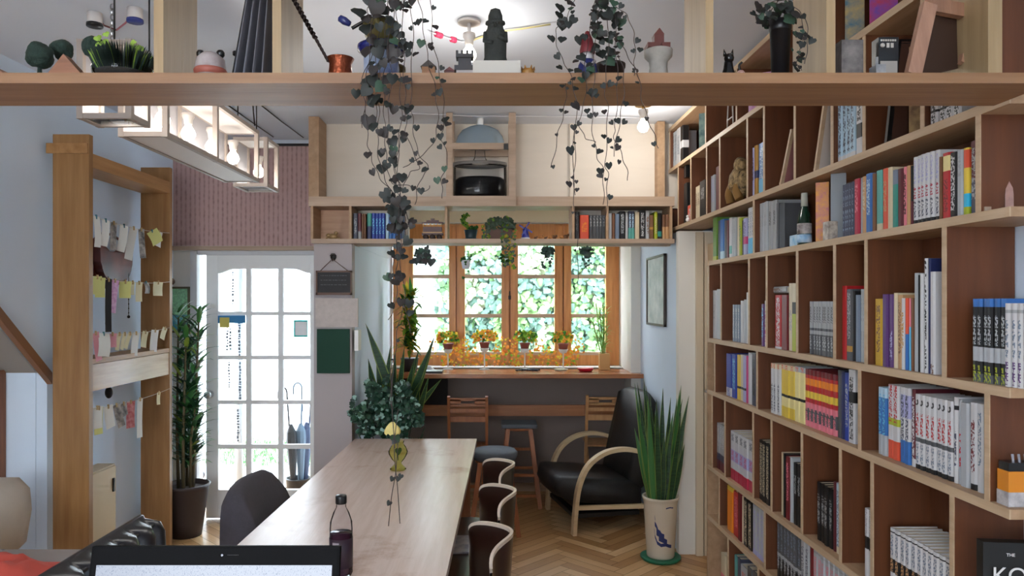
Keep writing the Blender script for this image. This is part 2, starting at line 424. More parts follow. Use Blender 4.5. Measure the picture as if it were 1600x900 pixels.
# top rail with a cusped lower edge
n = 24; zt_, z0_ = T_, rows[0][1]
top = []; xa, xb = cols[0][0], cols[2][1]
for i in range(n+1):
    u = i/n; x = xa+(xb-xa)*u; z = z0_+.035*(1 if .18 < u < .82 else math.sin(PI/2*min(u, 1-u)/.18)**2)-.0
    top.append((x, Y1, z-.03))
b.poly([(xa, Y1, zt_)]+top[:1]+top[1:]+[(xb, Y1, zt_)], (0, .04, 0))
door = struct(b.build('door_1', WHITE))
b = MB()
for i in range(2): b.box(cols[i][1], cols[i+1][0], Y1+.0075, Y1+.0325, rows[-1][0], rows[0][1]+.01)
for i in range(4): b.box(cols[0][0], cols[2][1], Y1+.006, Y1+.034, rows[i+1][1], rows[i][0])
b.build('muntin', WHITE, door)
for c in cols:
    for r in rows:
        p = MB(); p.box(c[0], c[1], Y1+.018, Y1+.022, r[0], r[1]+(.01 if r is rows[0] else 0)); p.build('pane', PANE, door)
b = MB(); hx, hz = PX(328, YD), PZ(616, YD)
b.lathe([(0, 0), (.028, 0), (.028, .008), (.01, .012), (.01, .035), (.024, .045), (.03, .06), (.024, .075), (0, .08)], (hx, Y1, hz), 16, Matrix.Rotation(PI/2, 4, 'X'))
b.build('door_knob', STEEL, door)
# door frame
b = MB(); b.box(dx0-.045, dx0+.004, YD-.03, YD+.09, 0, 2.028).box(dx0+.006, -1.21, YD-.02, YD+.005, 2.0, 2.028)
struct(b.build('trim_10', mat('door_frame', (196, 196, 198), .5)))
b = MB(); b.box(PX(340, YD), PX(383, YD), Y1-.004, Y1, PZ(505, YD), PZ(493, YD)); b.build('door_sign', mat('notice_blue', (46, 124, 176), .5), door)
b = MB(); b.box(PX(343, YD), PX(358, YD), Y1-.008, Y1-.004, PZ(512, YD), PZ(496, YD)); b.build('note', mat('notice_yellow', (200, 184, 90), .6), door)
b = MB(); xx = [PX(458, YD), PX(480, YD)]; zz = [PZ(527, YD), PZ(500, YD)]
b.box(xx[0], xx[1], Y1+.006, Y1+.009, zz[0], zz[1]); b.m(1).box(xx[0]+.012, xx[1]-.006, Y1+.002, Y1+.006, zz[0]+.014, zz[1]-.014); b.build('frame', [mat('notice_teal', (60, 190, 184), .5), WHITE], door)
# written notice strips on the glass of the door
b = MB(); random.seed(3)
for (px, y0, y1) in ((353, 507, 548), (358, 512, 545), (372, 500, 556), (356, 566, 606), (373, 566, 622), (370, 640, 690), (362, 424, 480)):
    z = PZ(y0, YD)
    while z > PZ(y1, YD):
        h = rnd(.008, .022); b.box(PX(px, YD)-rnd(.004, .011), PX(px, YD)+rnd(.004, .011), Y1+.0155, Y1+.0175, z-h, z); z -= h+rnd(.004, .01)
b.build('window_lettering', mat('letter_grey', (120, 128, 140), .6), door)

# ------------------------------------------------------------------ outside
b = MB(); b.box(-9, 9, 5.75, 22, -.14, -.06); b.build('ground_patio', mat('patio_pale', (214, 214, 208), .8, var=.08, vscale=3)) 
bpy.data.objects['ground_patio']['kind'] = 'structure'
b = MB(); b.box(-9, -.55, 9.3, 9.5, -.1, 3.6); struct(b.build('wall_garden', mat('render_white', (236, 238, 238), .8)))
GR = [mat('leaf_garden_%d' % i, c, .6, var=.25, vscale=30) for i, c in enumerate([(66, 104, 58), (112, 150, 92), (80, 112, 98), (168, 184, 150)])]
def hedge(name, label, x0, x1, y0, y1, z0, z1, n, cat, seed, mats=GR, s=.06):
    random.seed(seed); b = MB()
    core = MB()
    for i in range(n):
        x, z = rnd(x0, x1), rnd(z0, z1); q = mnoise.noise(Vector((x*.9, 3, z*.9)))
        y = y0+(y1-y0)*(.35+.5*q)+rnd(-.12, .12)
        nr = Vector((rnd(-1, 1), -1.2, rnd(-.4, 1.2))); b.mi = int((mnoise.noise(Vector((x*1.3, 0, z*1.3)))+.5)*4) % 4 if random.random() < .7 else random.randrange(4)
        b.heart((x, y, z), nr, (rnd(-1, 1), 0, rnd(-1, 1)), s*rnd(.6, 1.5))
    o = b.build(name, mats, recalc=False)
    tag(o, label, cat, kind='stuff'); return o
hedge('garden_hedge', 'pale green leafy hedge growing outside the pine window', -.7, 2.6, 8.6, 9.5, .2, 3.1, 12000, 'hedge', 5, s=.04)
b = MB(); b.box(-.5, 3.4, 9.6, 9.8, -.1, 3.3); o = struct(b.build('wall_hedge_bank', mat('hedge_bank', (84, 110, 76), .9, var=.3, vscale=6)))
hedge('lawn_grass', 'short green grass growing outside the glazed door', -3.4, -1.6, 7.2, 9.2, -.05, -.05, 10, 'grass', 6)
bpy.data.objects.remove(bpy.data.objects['lawn_grass']); LABELS.pop()
random.seed(11); b = MB()
for i in range(1200):
    x, y = rnd(-3.2, -1.9), rnd(7.6, 9.0)
    b.mi = random.randrange(2); b.blade((x, y, -.06), (rnd(-.3, .3), rnd(-.3, .3), 1), (0, 1, 0), rnd(.03, .08), .012, .3, 2)
tag(b.build('lawn_grass', GR[:2], recalc=False), 'patch of green grass outside, seen through the lower door panes', 'grass', kind='stuff')
# ------------------------------------------------------------------ bookcase
BA, BB = 1.24, -.0113
BD = .19
BRZ = math.atan(-BB)
def BY(px, inset=0): return (BA+inset)/((px-CX)/F-BB)
def BX(Y, inset=0): return BA+BB*Y+inset
Z = {'T': 2.832, 'D': 2.55, 'C': 2.145, 'A': 1.876, 'B': 1.444, 'G': 1.155, 'E': .732, 'K': .4515, 'L': .03}
ST = .024
YN, YB = 1.75, BY(1105.5)
YF = 5.05
case = thing('bookcase', (BX(3), 3, 0), 'tall built-in plywood bookcase of uneven cubbies filling the long wall', 'bookcase')
def slab(Ya, Yb, z0, z1, name='shelf_board'):
    b = MB()
    for mi, (i0, i1) in ((1, (0, .004)), (0, (.004, BD))):
        b.m(mi).poly([(BX(Ya, i0), Ya, z0), (BX(Yb, i0), Yb, z0), (BX(Yb, i1), Yb, z0), (BX(Ya, i1), Ya, z0)], (0, 0, z1-z0))
    return b.build(name, [BIRCH, EDGE], case)
for k in 'TDC': slab(YN if k != 'C' else YN, YF, Z[k]-ST, Z[k])
for k in 'ABGEKL': slab(YN+(0.0 if k != 'A' else .0), YB if k != 'A' else BY(1108), Z[k]-ST, Z[k])
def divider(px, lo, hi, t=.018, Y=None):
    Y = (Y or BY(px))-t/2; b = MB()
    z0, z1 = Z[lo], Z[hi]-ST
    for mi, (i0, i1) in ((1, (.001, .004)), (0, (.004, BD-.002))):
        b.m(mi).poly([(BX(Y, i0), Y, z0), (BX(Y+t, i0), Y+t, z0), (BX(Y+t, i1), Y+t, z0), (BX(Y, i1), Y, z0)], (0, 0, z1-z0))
    b.build('divider', [PLYSHADE, EDGE], case)
DIV = {('D', 'T'): [1046, 1102, 1150, 1215, 1300, 1420], ('C', 'D'): [1042.5, 1059, 1079, 1103.5, 1124, 1167, 1193, 1241, 1299, 1349, 1440, 1538],
       ('A', 'C'): [1177, 1527], ('B', 'A'): [1106.5, 1126, 1169.5, 1197, 1244.6, 1303, 1352, 1474],
       ('G', 'B'): [1116, 1182, 1342, 1541], ('E', 'G'): [1112, 1132, 1176, 1204.5, 1252, 1312, 1361.5, 1486],
       ('K', 'E'): [1123, 1194, 1330], ('L', 'K'): [1137, 1184, 1300, 1440]}
for (lo, hi), l in DIV.items():
    for px in l: divider(px, lo, hi)
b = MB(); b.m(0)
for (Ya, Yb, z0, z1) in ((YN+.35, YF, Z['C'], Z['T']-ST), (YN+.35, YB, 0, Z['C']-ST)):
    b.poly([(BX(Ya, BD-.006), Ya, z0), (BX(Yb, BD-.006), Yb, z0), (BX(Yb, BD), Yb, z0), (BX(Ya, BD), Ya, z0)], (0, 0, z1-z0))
b.build('back_panel', PLYSHADE, case)
b = MB(); b.poly([(BX(YB, .002), YB, 0), (BX(YB+.02, .002), YB+.02, 0), (BX(YB+.02, BD), YB+.02, 0), (BX(YB, BD), YB, 0)], (0, 0, Z['A']-ST)); b.build('end_panel', [BIRCH], case)

# ------------------------------------------------------------------ books
C = dict(red=(176, 34, 38), crimson=(168, 40, 66), darkred=(104, 20, 28), maroon=(86, 28, 38), orange=(222, 128, 30), redorange=(206, 78, 50), yellow=(214, 184, 62), paleyellow=(226, 212, 148),
  ochre=(188, 150, 30), lime=(156, 168, 34), green=(86, 124, 40), teal=(88, 160, 152), tealgreen=(48, 136, 122), blue=(48, 102, 168), navy=(32, 40, 84), royal=(38, 62, 150), paleblue=(166, 194, 212),
  lavender=(158, 158, 196), purple=(84, 48, 106), pink=(214, 118, 132), magenta=(184, 52, 110), white=(192, 192, 194), cream=(200, 186, 156), grey=(150, 152, 154), darkgrey=(74, 76, 80), black=(14, 14, 16),
  lightgrey=(164, 168, 172), tan=(184, 142, 98), brown=(112, 76, 52), slate=(62, 66, 84), bluegrey=(108, 122, 140), gold=(176, 130, 52), cyan=(40, 168, 206), sky=(96, 176, 214))
STY = {}
def style(key, base, bands=(), text=None, rough=.45):
    """spine design: coloured zones by height, and a zone of small printed marks"""
    if key in STY: return STY[key]
    m = bpy.data.materials.new('book_'+key); m.use_nodes = True; t = m.node_tree; b = t.nodes['Principled BSDF']
    b.inputs['Roughness'].default_value = rough
    co = t.nodes.new('ShaderNodeTexCoord'); sp = t.nodes.new('ShaderNodeSeparateXYZ'); t.links.new(co.outputs['Generated'], sp.inputs[0])
    cur = None
    if bands:
        r = t.nodes.new('ShaderNodeValToRGB'); r.color_ramp.interpolation = 'CONSTANT'; e = r.color_ramp.elements
        st = [(0, base)]
        for z0, z1, c in bands: st += [(z0, c), (z1, base)]
        d = {}
        for z, c in st: d[round(z, 3)] = c
        for z0, z1, c in bands: d[round(z0, 3)] = c
        ks = sorted(d); ks = [k for k in ks if k < 1]
        e[0].position = ks[0]; e[0].color = lin(C[d[ks[0]]]); e[1].position = 1; e[1].color = lin(C[d[ks[-1]]])
        for k in ks[1:]: e.new(k).color = lin(C[d[k]])
        t.links.new(sp.outputs['Z'], r.inputs[0]); cur = r.outputs[0]
    def over(fac, colr):
        nonlocal cur
        mx = t.nodes.new('ShaderNodeMix'); mx.data_type = 'RGBA'; t.links.new(fac, mx.inputs['Factor'])
        if cur is not None: t.links.new(cur, mx.inputs['A'])
        else: mx.inputs['A'].default_value = lin(C[base])
        mx.inputs['B'].default_value = lin(C[colr]); cur = mx.outputs['Result']
    def mm(op, a, bv):
        n = t.nodes.new('ShaderNodeMath'); n.operation = op
        if hasattr(a, 'links'): t.links.new(a, n.inputs[0])
        else: n.inputs[0].default_value = a
        if hasattr(bv, 'links'): t.links.new(bv, n.inputs[1])
        else: n.inputs[1].default_value = bv
        return n.outputs[0]
    for (z0, z1, c) in (text or []):
        n = t.nodes.new('ShaderNodeTexNoise'); n.inputs['Scale'].default_value = 1; n.inputs['Detail'].default_value = 1
        mp = t.nodes.new('ShaderNodeMapping'); mp.inputs['Scale'].default_value = (10, 170, 150); mp.inputs['Location'].default_value = (len(STY)*3.1, 0, 0)
        t.links.new(co.outputs['Object'], mp.inputs[0]); t.links.new(mp.outputs[0], n.inputs[0])
        k = mm('MULTIPLY', mm('GREATER_THAN', n.outputs['Fac'], .5), mm('MULTIPLY', mm('GREATER_THAN', sp.outputs['Z'], z0), mm('LESS_THAN', sp.outputs['Z'], z1)))
        k = mm('MULTIPLY', k, mm('MULTIPLY', mm('GREATER_THAN', sp.outputs['Y'], .22), mm('LESS_THAN', sp.outputs['Y'], .78)))
        over(k, c)
    if cur is not None: t.links.new(cur, b.inputs['Base Color'])
    else: b.inputs['Base Color'].default_value = lin(C[base])
    STY[key] = m; return m
PAGES = mat('book_pages', (214, 204, 182), .85)
BOOKS_DONE = []
ROWS = {lo: (lo, hi) for lo, hi in DIV}
def book_mesh(t, h, d, cover, name='book'):
    """spine faces -X at x=0, thickness along Y from 0 to t, stands on z=0"""
    c = min(.0025, t*.15); r = min(t*.25, .004)
    b = MB()
    out = [(d, 0), (r, 0), (0, r*1.4), (0, t-r*1.4), (r, t), (d, t)]; inn = [(d, t-c), (r+c, t-c), (r+c, c), (d, c)]
    pts = [(x, y, 0) for x, y in out+inn]
    # U-shaped cover as an extrusion split in convex quads
    def ex(q): b.poly([(x, y, 0) for x, y in q], (0, 0, h))
    ex([(d, 0), (d, c), (r+c, c), (r, 0)]); ex([(d, t), (r, t), (r+c, t-c), (d, t-c)])
    ex([(r, 0), (r+c, c), (r+c, t-c), (r, t), (0, t-r*1.4), (0, r*1.4)])
    root = b.build(name, cover, world=None)
    p = MB(); p.box(r+c, d-.003, c, t-c, .003, h-.003); p.build('pages', PAGES, root, world=False)
    return root
def desc_of(label): return label.split(' ', 0)[0]
def put_bay(row, where, runs, group, inset=.02, depth=.135, top=None):
    """runs: (px0, px1, ytop, n, style material, description, [lean])"""
    z0 = Z[row]; names = [r[5] for r in runs]
    # labels
    for i, r in enumerate(runs):
        px0, px1, yt, n, st, desc = r[:6]; lean = r[6] if len(r) > 6 else 0; dep = r[7] if len(r) > 7 else depth
        Ya, Yb = BY(px0, inset), BY(px1, inset)           # Ya farther, Yb nearer
        lo, hi = ROWS[row]
        for pd in DIV[(lo, hi)]:
            yd = BY(pd)
            if Yb-.012 < yd < Ya+.012:
                if (Ya+Yb)/2 > yd: Yb = max(Yb, yd+.0105)
                else: Ya = min(Ya, yd-.0105)
        T = (Ya-Yb)/n; h = min(PZ(yt, Ya)-z0, Z[hi]-ST-z0-.006)
        if n > 1: lab = '%s %s' % (desc, where)
        else:
            lab = '%s %s' % (desc, where)
        proto = None
        for j in range(n):
            y = Ya-T*(j+1)
            if proto is None: o = book_mesh(max(.004, T-.0012), h, min(dep, BD-inset-.02), st); proto = o
            else: o = copy_tree(proto)
            jx = random.uniform(0, .006)
            o.location = (BX(y, inset+jx), y+.0006, z0+.0003); o.rotation_euler = (lean, 0, BRZ) if lean else (0, 0, BRZ)
            tag(o, lab, 'book', group)
            BOOKS_DONE.append(o)
s = style
MANGA_L = s('manga_lilac', 'white', [(.0, .06, 'black')], [(.1, .35, 'slate'), (.38, .55, 'crimson'), (.6, .95, 'lavender')])
put = put_bay
random.seed(21)
# top tier
put('D', 'in the topmost corner cubby', [
 (1048, 1056, 208, 3, s('t1', 'lightgrey', text=[(.2, .9, 'slate')]), 'thin pale grey book'),
 (1056.5, 1062, 203, 1, s('t2', 'white', text=[(.3, .8, 'bluegrey')]), 'white book beside the black one', 0, .06),
 (1062.5, 1066.5, 199, 1, s('t3', 'black', [(.4, .6, 'white')]), 'black book with a white band', 0, .04)], 'books in the topmost corner cubby')
# second tier
put('C', 'in a narrow high cubby', [
 (1067, 1072, 288, 1, s('d0', 'black'), 'short black book'),
 (1073, 1079, 322, 1, s('d1', 'redorange', text=[(.2, .8, 'white')]), 'small orange-red book')], 'books in the second narrow high cubby')
put('C', 'in the third narrow high cubby', [
 (1081.5, 1086, 300, 1, s('d2', 'grey'), 'grey book'), (1086, 1093, 293, 2, s('d3', 'cream', text=[(.4, .8, 'brown')]), 'cream paperback'),
 (1093, 1102, 285, 1, s('d4', 'black', text=[(.5, .8, 'grey')]), 'thick black book')], 'books in the third narrow high cubby')
put('C', 'in the fourth narrow high cubby', [
 (1105, 1116, 276, 3, s('d5', 'lightgrey', text=[(.3, .9, 'lavender')]), 'pale lilac booklet'),
 (1117, 1123, 262, 1, s('d6', 'maroon'), 'dark maroon book')], 'books in the fourth narrow high cubby')
put('C', 'next to the striped elephant', [
 (1169, 1172.5, 236, 1, s('e1', 'lightgrey'), 'thin pale grey book'), (1173, 1177, 232, 1, s('e2', 'lavender', text=[(.3, .8, 'slate')]), 'lavender book'),
 (1178, 1182.5, 229, 1, s('e3', 'gold', [(.35, .5, 'navy')]), 'yellow-gold book with navy band'), (1183, 1191.5, 226, 1, s('e4', 'blue', [(0, .3, 'sky')], [(.3, .9, 'paleblue')]), 'blue picture book')], 'books beside the striped elephant')
put('C', 'in a high cubby past two leaning boards', [
 (1303, 1335, 150, 4, s('f1', 'paleblue', [(.0, .08, 'white')], [(.1, .95, 'slate')]), 'pale blue lettered volume'),
 (1336, 1346, 156, 1, s('f2', 'white', [(.3, .55, 'black')], [(.6, .9, 'black')]), 'white volume with a black figure')], 'volumes in the high cubby', inset=.012)
put('C', 'at the near end of the high tier', [
 (1440, 1450, 168, 1, s('f3', 'teal', text=[(.2, .7, 'navy')]), 'teal book'),
 (1452, 1500, 160, 4, s('f4', 'white', [(.5, .6, 'black')], [(.05, .48, 'black'), (.6, .95, 'black')]), 'white and black comic volume')], 'volumes at the near end of the high tier', inset=.012)
put('C', 'seen above the near lattice board', [
 (1352, 1362, 20, 1, s('f7', 'darkgrey', text=[(.2, .9, 'lightgrey')]), 'dark grey book')], 'books above the near lattice board')
# shelf A
put('A', 'at the door end of the bottle shelf', [
 (1113.5, 1119.5, 341, 1, s('a1', 'green', [(0, .1, 'lime')]), 'moss green book'), (1120, 1123.5, 346, 1, s('a2', 'slate'), 'dark slate book'),
 (1124, 1130, 344, 1, s('a3', 'blue', [(.0, .2, 'paleblue')]), 'blue book'), (1130.5, 1133.5, 345, 1, s('a4', 'darkgrey'), 'dark grey book'),
 (1134, 1137.5, 345, 1, s('a5', 'maroon'), 'maroon book'), (1138, 1142, 341, 1, s('a6', 'white', [(.1, .3, 'teal')]), 'white and teal book'),
 (1142.5, 1149, 343, 2, s('a7', 'lightgrey', text=[(.2, .8, 'grey')]), 'light grey book'), (1150, 1153.5, 340, 1, s('a8', 'cream'), 'cream book'),
 (1154, 1157, 341, 1, s('a9', 'lime', text=[(.3, .8, 'slate')]), 'olive green book'), (1157.5, 1160, 345, 1, s('a10', 'black'), 'thin black book'),
 (1160.5, 1165.5, 342, 1, s('a11', 'lavender', [(.3, .5, 'magenta')], [(.5, .9, 'purple')]), 'lilac and magenta book'),
 (1166.5, 1176, 326, 3, s('a12', 'white', [(0, .35, 'sky')], [(.4, .9, 'bluegrey')]), 'white book with blue foot')], 'books at the door end of the bottle shelf')
put('A', 'on the bottle shelf', [
 (1180, 1198, 319, 4, s('a13', 'lightgrey', text=[(.5, .8, 'grey')]), 'tall pale grey journal'), (1199, 1211, 316, 2, s('a14', 'grey', text=[(.5, .8, 'darkgrey')]), 'tall mid grey journal'),
 (1212, 1215, 318, 1, s('a15', 'darkgrey'), 'thin charcoal folder')], 'grey journals on the bottle shelf')
put('A', 'in the long row past the sake bottle', [
 (1313, 1332, 290, 5, s('b1', 'slate', text=[(.1, .9, 'bluegrey')]), 'slim slate blue volume'),
 (1333, 1340.5, 281, 1, s('b2', 'crimson', text=[(.4, .9, 'pink')]), 'crimson book'), (1341, 1345, 279, 1, s('b3', 'grey'), 'grey book beside the crimson one'),
 (1345.5, 1351.5, 277, 1, s('b4', 'tan', text=[(.4, .9, 'cream')]), 'tan book next to blue'), (1352, 1361, 273, 1, s('b5', 'blue', text=[(.3, .9, 'paleblue')]), 'bright blue book'),
 (1361.5, 1366, 272, 1, s('b6', 'brown'), 'brown book between blue and teal'), (1366.5, 1375, 268, 1, s('b7', 'teal', [(.0, .12, 'cream')]), 'pale teal book'),
 (1375.5, 1384, 265, 1, s('b8', 'redorange', text=[(.3, .8, 'tan')]), 'orange-red book'), (1384.5, 1391.5, 263, 1, s('b9', 'cream'), 'cream book next to orange-red'),
 (1392, 1399.5, 267, 1, s('b10', 'tealgreen', [(.75, 1, 'bluegrey')]), 'teal green book'), (1400, 1407.5, 265, 1, s('b11', 'maroon'), 'maroon book'),
 (1408, 1414, 262, 1, s('b12', 'pink', text=[(.2, .9, 'maroon')]), 'dusty pink book'), (1414.5, 1419.5, 260, 1, s('b13', 'tan'), 'tan book next to pink'), (1420, 1423.5, 260, 1, s('b14', 'maroon', [(.4, 1, 'black')]), 'black-topped maroon book'),
 (1424, 1464, 247, 6, MANGA_L, 'lilac white comic volume'),
 (1465, 1469, 246, 1, s('b15', 'brown'), 'brown book beside the comics'), (1469.5, 1481.5, 241, 1, s('b16', 'red', [(.72, .95, 'paleyellow')], [(.1, .6, 'darkred')]), 'red book with cream top'),
 (1482, 1493, 240, 1, s('b17', 'black', text=[(.1, .95, 'white')]), 'black book with white lettering'), (1493.5, 1503, 236, 1, s('b18', 'lightgrey', text=[(.6, .9, 'grey')]), 'pale grey book next to black'),
 (1503.5, 1512, 233, 1, s('b19', 'yellow', [(0, .12, 'lime'), (.12, .32, 'cyan'), (.32, .7, 'yellow'), (.7, .97, 'redorange')]), 'rainbow-striped book'),
 (1512.5, 1524, 222, 1, s('b20', 'maroon', [(0, .45, 'slate')], [(.2, .9, 'grey')]), 'dark maroon and slate book')], 'books in the long row past the sake bottle', inset=.012)
put('A', 'at the near end of the long tier', [(1537, 1545, 268, 1, s('b21', 'brown', text=[(.2, .8, 'tan')]), 'slim brown book standing alone')], 'lone book', inset=.04)
# shelf B
put('B', 'in the cubby nearest the door', [(1111, 1118, 454, 1, s('c1', 'white', text=[(.4, .7, 'lightgrey')]), 'thick white book'), (1118.5, 1124.5, 452, 1, s('c2', 'lightgrey'), 'thick pale grey book')], 'books in the tall cubby by the door')
put('B', 'in the second tall cubby', [(1143, 1154, 476, 3, s('c3', 'bluegrey', text=[(.1, .9, 'lightgrey')]), 'blue-grey volume'), (1156, 1159.5, 470, 1, s('c4', 'white'), 'white book leaning on its neighbour'),
 (1160, 1163.5, 468, 1, s('c5', 'lightgrey'), 'pale grey slim book'), (1164, 1168.5, 457, 1, s('c6', 'white'), 'tallest slim white book')], 'books in the second tall cubby')
put('B', 'in the third tall cubby', [(1188, 1192, 475, 1, s('c7', 'purple', text=[(.2, .9, 'sky')]), 'purple book'), (1192.5, 1196, 470, 1, s('c8', 'white', text=[(.1, .8, 'magenta')]), 'white and magenta book')], 'books in the third tall cubby')
put('B', 'in the cubby with a red row', [(1199, 1209, 463, 1, s('c9', 'ochre', text=[(.1, .9, 'lime')]), 'mustard yellow book'), (1209.5, 1219.5, 461, 1, s('c10', 'red', [(0, .04, 'white')], [(.06, .95, 'white')]), 'red book with white lettering'),
 (1220, 1229.5, 461, 1, s('c11', 'darkred'), 'dark red book'), (1230, 1236, 443, 1, s('c12', 'cream', text=[(.3, .6, 'grey')]), 'tall cream book'), (1236.5, 1243.5, 443, 1, s('c13', 'lime', [(.55, .72, 'black'), (.72, 1, 'cream')]), 'lime book with cream top')], 'books in the cubby with a red row')
put('B', 'in the cubby beside the red hardback', [(1264, 1301, 471, 8, s('c14', 'grey', [(0, .38, 'darkgrey'), (.45, .5, 'darkgrey')], [(.1, .35, 'lightgrey'), (.6, .9, 'darkgrey')]), 'grey two-tone comic volume')], 'grey two-tone comic volumes')
put('B', 'in the cubby of the red hardback', [(1311, 1321, 447, 1, s('c15', 'red', rough=.35), 'tall glossy red hardback'), (1321.5, 1330, 452, 1, s('c16', 'darkgrey', [(.12, .2, 'gold')], [(.3, .95, 'grey')]), 'dark grey book with gold band'),
 (1330.5, 1334.5, 455, 1, s('c17', 'black'), 'black book'), (1335, 1341.5, 461, 1, s('c18', 'bluegrey'), 'blue-grey book'), (1342, 1350, 452, 3, s('c19', 'lightgrey', text=[(.2, .9, 'grey')]), 'thin whitish book')], 'books in the cubby of the red hardback')
put('B', 'in the cubby with spiral books', [(1365, 1376, 467, 1, s('g1', 'ochre', text=[(.2, .9, 'brown')]), 'ochre picture book'), (1377, 1385, 460, 1, s('g2', 'purple'), 'thick purple book'), (1385.5, 1392.5, 460, 1, s('g2b', 'purple', text=[(.1, .5, 'lavender')]), 'purple book with pale lettering'),
 (1393.5, 1399, 458, 1, s('g3', 'cream'), 'cream book'), (1399.5, 1406.5, 461, 1, s('g4', 'tan', text=[(.2, .9, 'brown')]), 'tan patterned book'), (1407, 1412, 466, 1, s('g5', 'white', text=[(.3, .8, 'gold')]), 'white book with gold marks'),
 (1412.5, 1416.5, 466, 1, s('g6', 'blue', [(.5, 1, 'redorange')]), 'blue and red book'), (1417, 1419.5, 466, 1, s('g7', 'sky', [(.6, 1, 'pink')]), 'sky blue and pink book'), (1420, 1423.5, 466, 1, s('g8', 'brown'), 'brown book'),
 (1424.5, 1431.5, 427, 1, s('g9', 'lightgrey'), 'tall pale grey binder'), (1432, 1434, 430, 1, s('g10', 'black'), 'tall thin black binder'), (1434.5, 1440, 428, 1, s('g11', 'white'), 'tall white wire-bound book'),
 (1441, 1446, 404, 1, s('g12', 'white', text=[(.02, .98, 'black')]), 'tallest wire-bound book with white pages'), (1446.5, 1450.5, 404, 1, s('g13', 'navy'), 'tallest navy book'), (1451, 1459, 425, 1, s('g14', 'white', text=[(.0, .1, 'brown')]), 'tall broad white book')], 'books in the cubby with spiral books', inset=.012)
put('B', 'in the nearest tall cubby', [(1516, 1567, 467, 6, s('h1', 'black', [(.9, 1, 'blue'), (.25, .42, 'lightgrey'), (0, .1, 'darkgrey')], [(.45, .8, 'lightgrey'), (0, .2, 'lime')]), 'black comic volume with blue top'),
 (1568, 1612, 474, 5, s('h2', 'white', [(.88, .92, 'grey')], [(.02, .3, 'purple'), (.35, .8, 'bluegrey')]), 'white comic volume with purple foot')], 'comic volumes in the nearest tall cubby', inset=.012)
# shelf G
put('G', 'in the low cubby with blue books', [(1134, 1142, 552, 1, s('i1', 'royal', [(0, .2, 'white')], [(0, .2, 'royal')]), 'royal blue book'), (1142.5, 1149, 553, 1, s('i2', 'royal', text=[(.2, .9, 'sky')]), 'lettered royal blue book'), (1149.5, 1154.5, 554, 1, s('i3', 'yellow', [(.25, .3, 'black')]), 'yellow book'),
 (1155, 1159.5, 554, 1, s('i4', 'cream', [(.25, .3, 'black')]), 'cream banded book'), (1160, 1164.5, 555, 1, s('i5', 'lavender', [(.25, .3, 'black')]), 'lavender book'), (1165, 1168, 556, 1, s('i6', 'magenta'), 'magenta book'),
 (1168.5, 1173, 551, 1, s('i7', 'white'), 'white book'), (1174.5, 1180.5, 553, 1, s('i8', 'slate', text=[(.2, .9, 'black')]), 'dark slate book')], 'books in the low cubby with blue books')
put('G', 'beside the yellow comics', [(1203, 1216.5, 567, 3, s('j1', 'white', [(.9, 1, 'cream')], [(.05, .6, 'slate'), (.9, 1, 'redorange')]), 'white lettered comic volume')], 'white volumes beside the yellow comics')
put('G', 'in the long low row', [(1217, 1240, 568, 3, s('j2', 'yellow', [(.9, 1, 'cream'), (.38, .43, 'black'), (.2, .38, 'paleyellow')], [(.9, 1, 'redorange')]), 'deep yellow comic volume'), (1240.5, 1256, 572, 2, s('j3', 'paleyellow', [(.9, 1, 'lightgrey'), (.38, .43, 'black')], [(.9, 1, 'redorange')]), 'pale yellow comic volume'),
 (1257, 1305, 576, 8, s('j4', 'red', [(0, .1, 'pink'), (.1, .32, 'darkgrey'), (.32, .42, 'pink'), (.5, .62, 'yellow'), (.72, .84, 'orange'), (.9, 1, 'darkred')], [(.1, .35, 'pink')]), 'red and yellow banded comic volume'),
 (1306, 1311, 578, 1, s('j5', 'darkgrey'), 'dark grey book'), (1311.5, 1316.5, 580, 1, s('j5b', 'navy'), 'navy book'), (1317, 1324, 582, 1, s('j6', 'royal', [(0, .7, 'royal')], [(.2, .85, 'lightgrey')]), 'royal blue lettered book'), (1325, 1335, 577, 1, s('j7', 'white', [(.55, .7, 'black')], [(.05, .9, 'black')]), 'white book with black lettering')], 'books in the long low row', inset=.03)
put('G', 'in the white comics row', [(1370, 1384, 604, 2, s('k1', 'blue', [(0, .3, 'lightgrey'), (.85, 1, 'paleblue')], [(.3, .9, 'sky')]), 'pale blue comic volume'), (1384.5, 1403, 600, 2, s('k2', 'white', [(0, .25, 'redorange'), (.45, .55, 'lime')], [(.5, 1, 'red')]), 'red-footed illustrated volume'),
 (1403.5, 1420, 604, 2, s('k3', 'white', [(0, .3, 'blue'), (.6, .9, 'lavender')], [(.3, .9, 'slate')]), 'blue-footed illustrated volume'), (1421, 1427, 608, 1, s('k4', 'maroon', [(0, .1, 'white')], [(.1, .9, 'white')]), 'maroon volume'),
 (1428, 1486, 615, 7, s('k5', 'white', [(0, .06, 'black'), (.36, .42, 'darkgrey')], [(.45, .75, 'red'), (.08, .34, 'bluegrey'), (.85, .93, 'black')]), 'white volume with red title and black foot'),
 (1487, 1493, 620, 1, s('k6', 'white', [(.85, .9, 'black')], [(.2, .6, 'slate')]), 'white volume with slate title'), (1493.5, 1498.5, 624, 1, s('k7', 'lightgrey', [(0, 1, 'lightgrey')], [(.2, .6, 'red')]), 'grey volume with red title'),
 (1499, 1512, 628, 1, s('k8', 'lightgrey'), 'blank broad grey volume'), (1512.5, 1523, 628, 1, s('k9', 'white', [(0, .07, 'black')], [(.2, .8, 'darkred')]), 'white volume with dark red title'), (1523.5, 1533, 630, 1, s('k10', 'white', text=[(.3, .9, 'bluegrey')]), 'plain white volume with blue marks')], 'volumes in the white comics row', inset=.03)
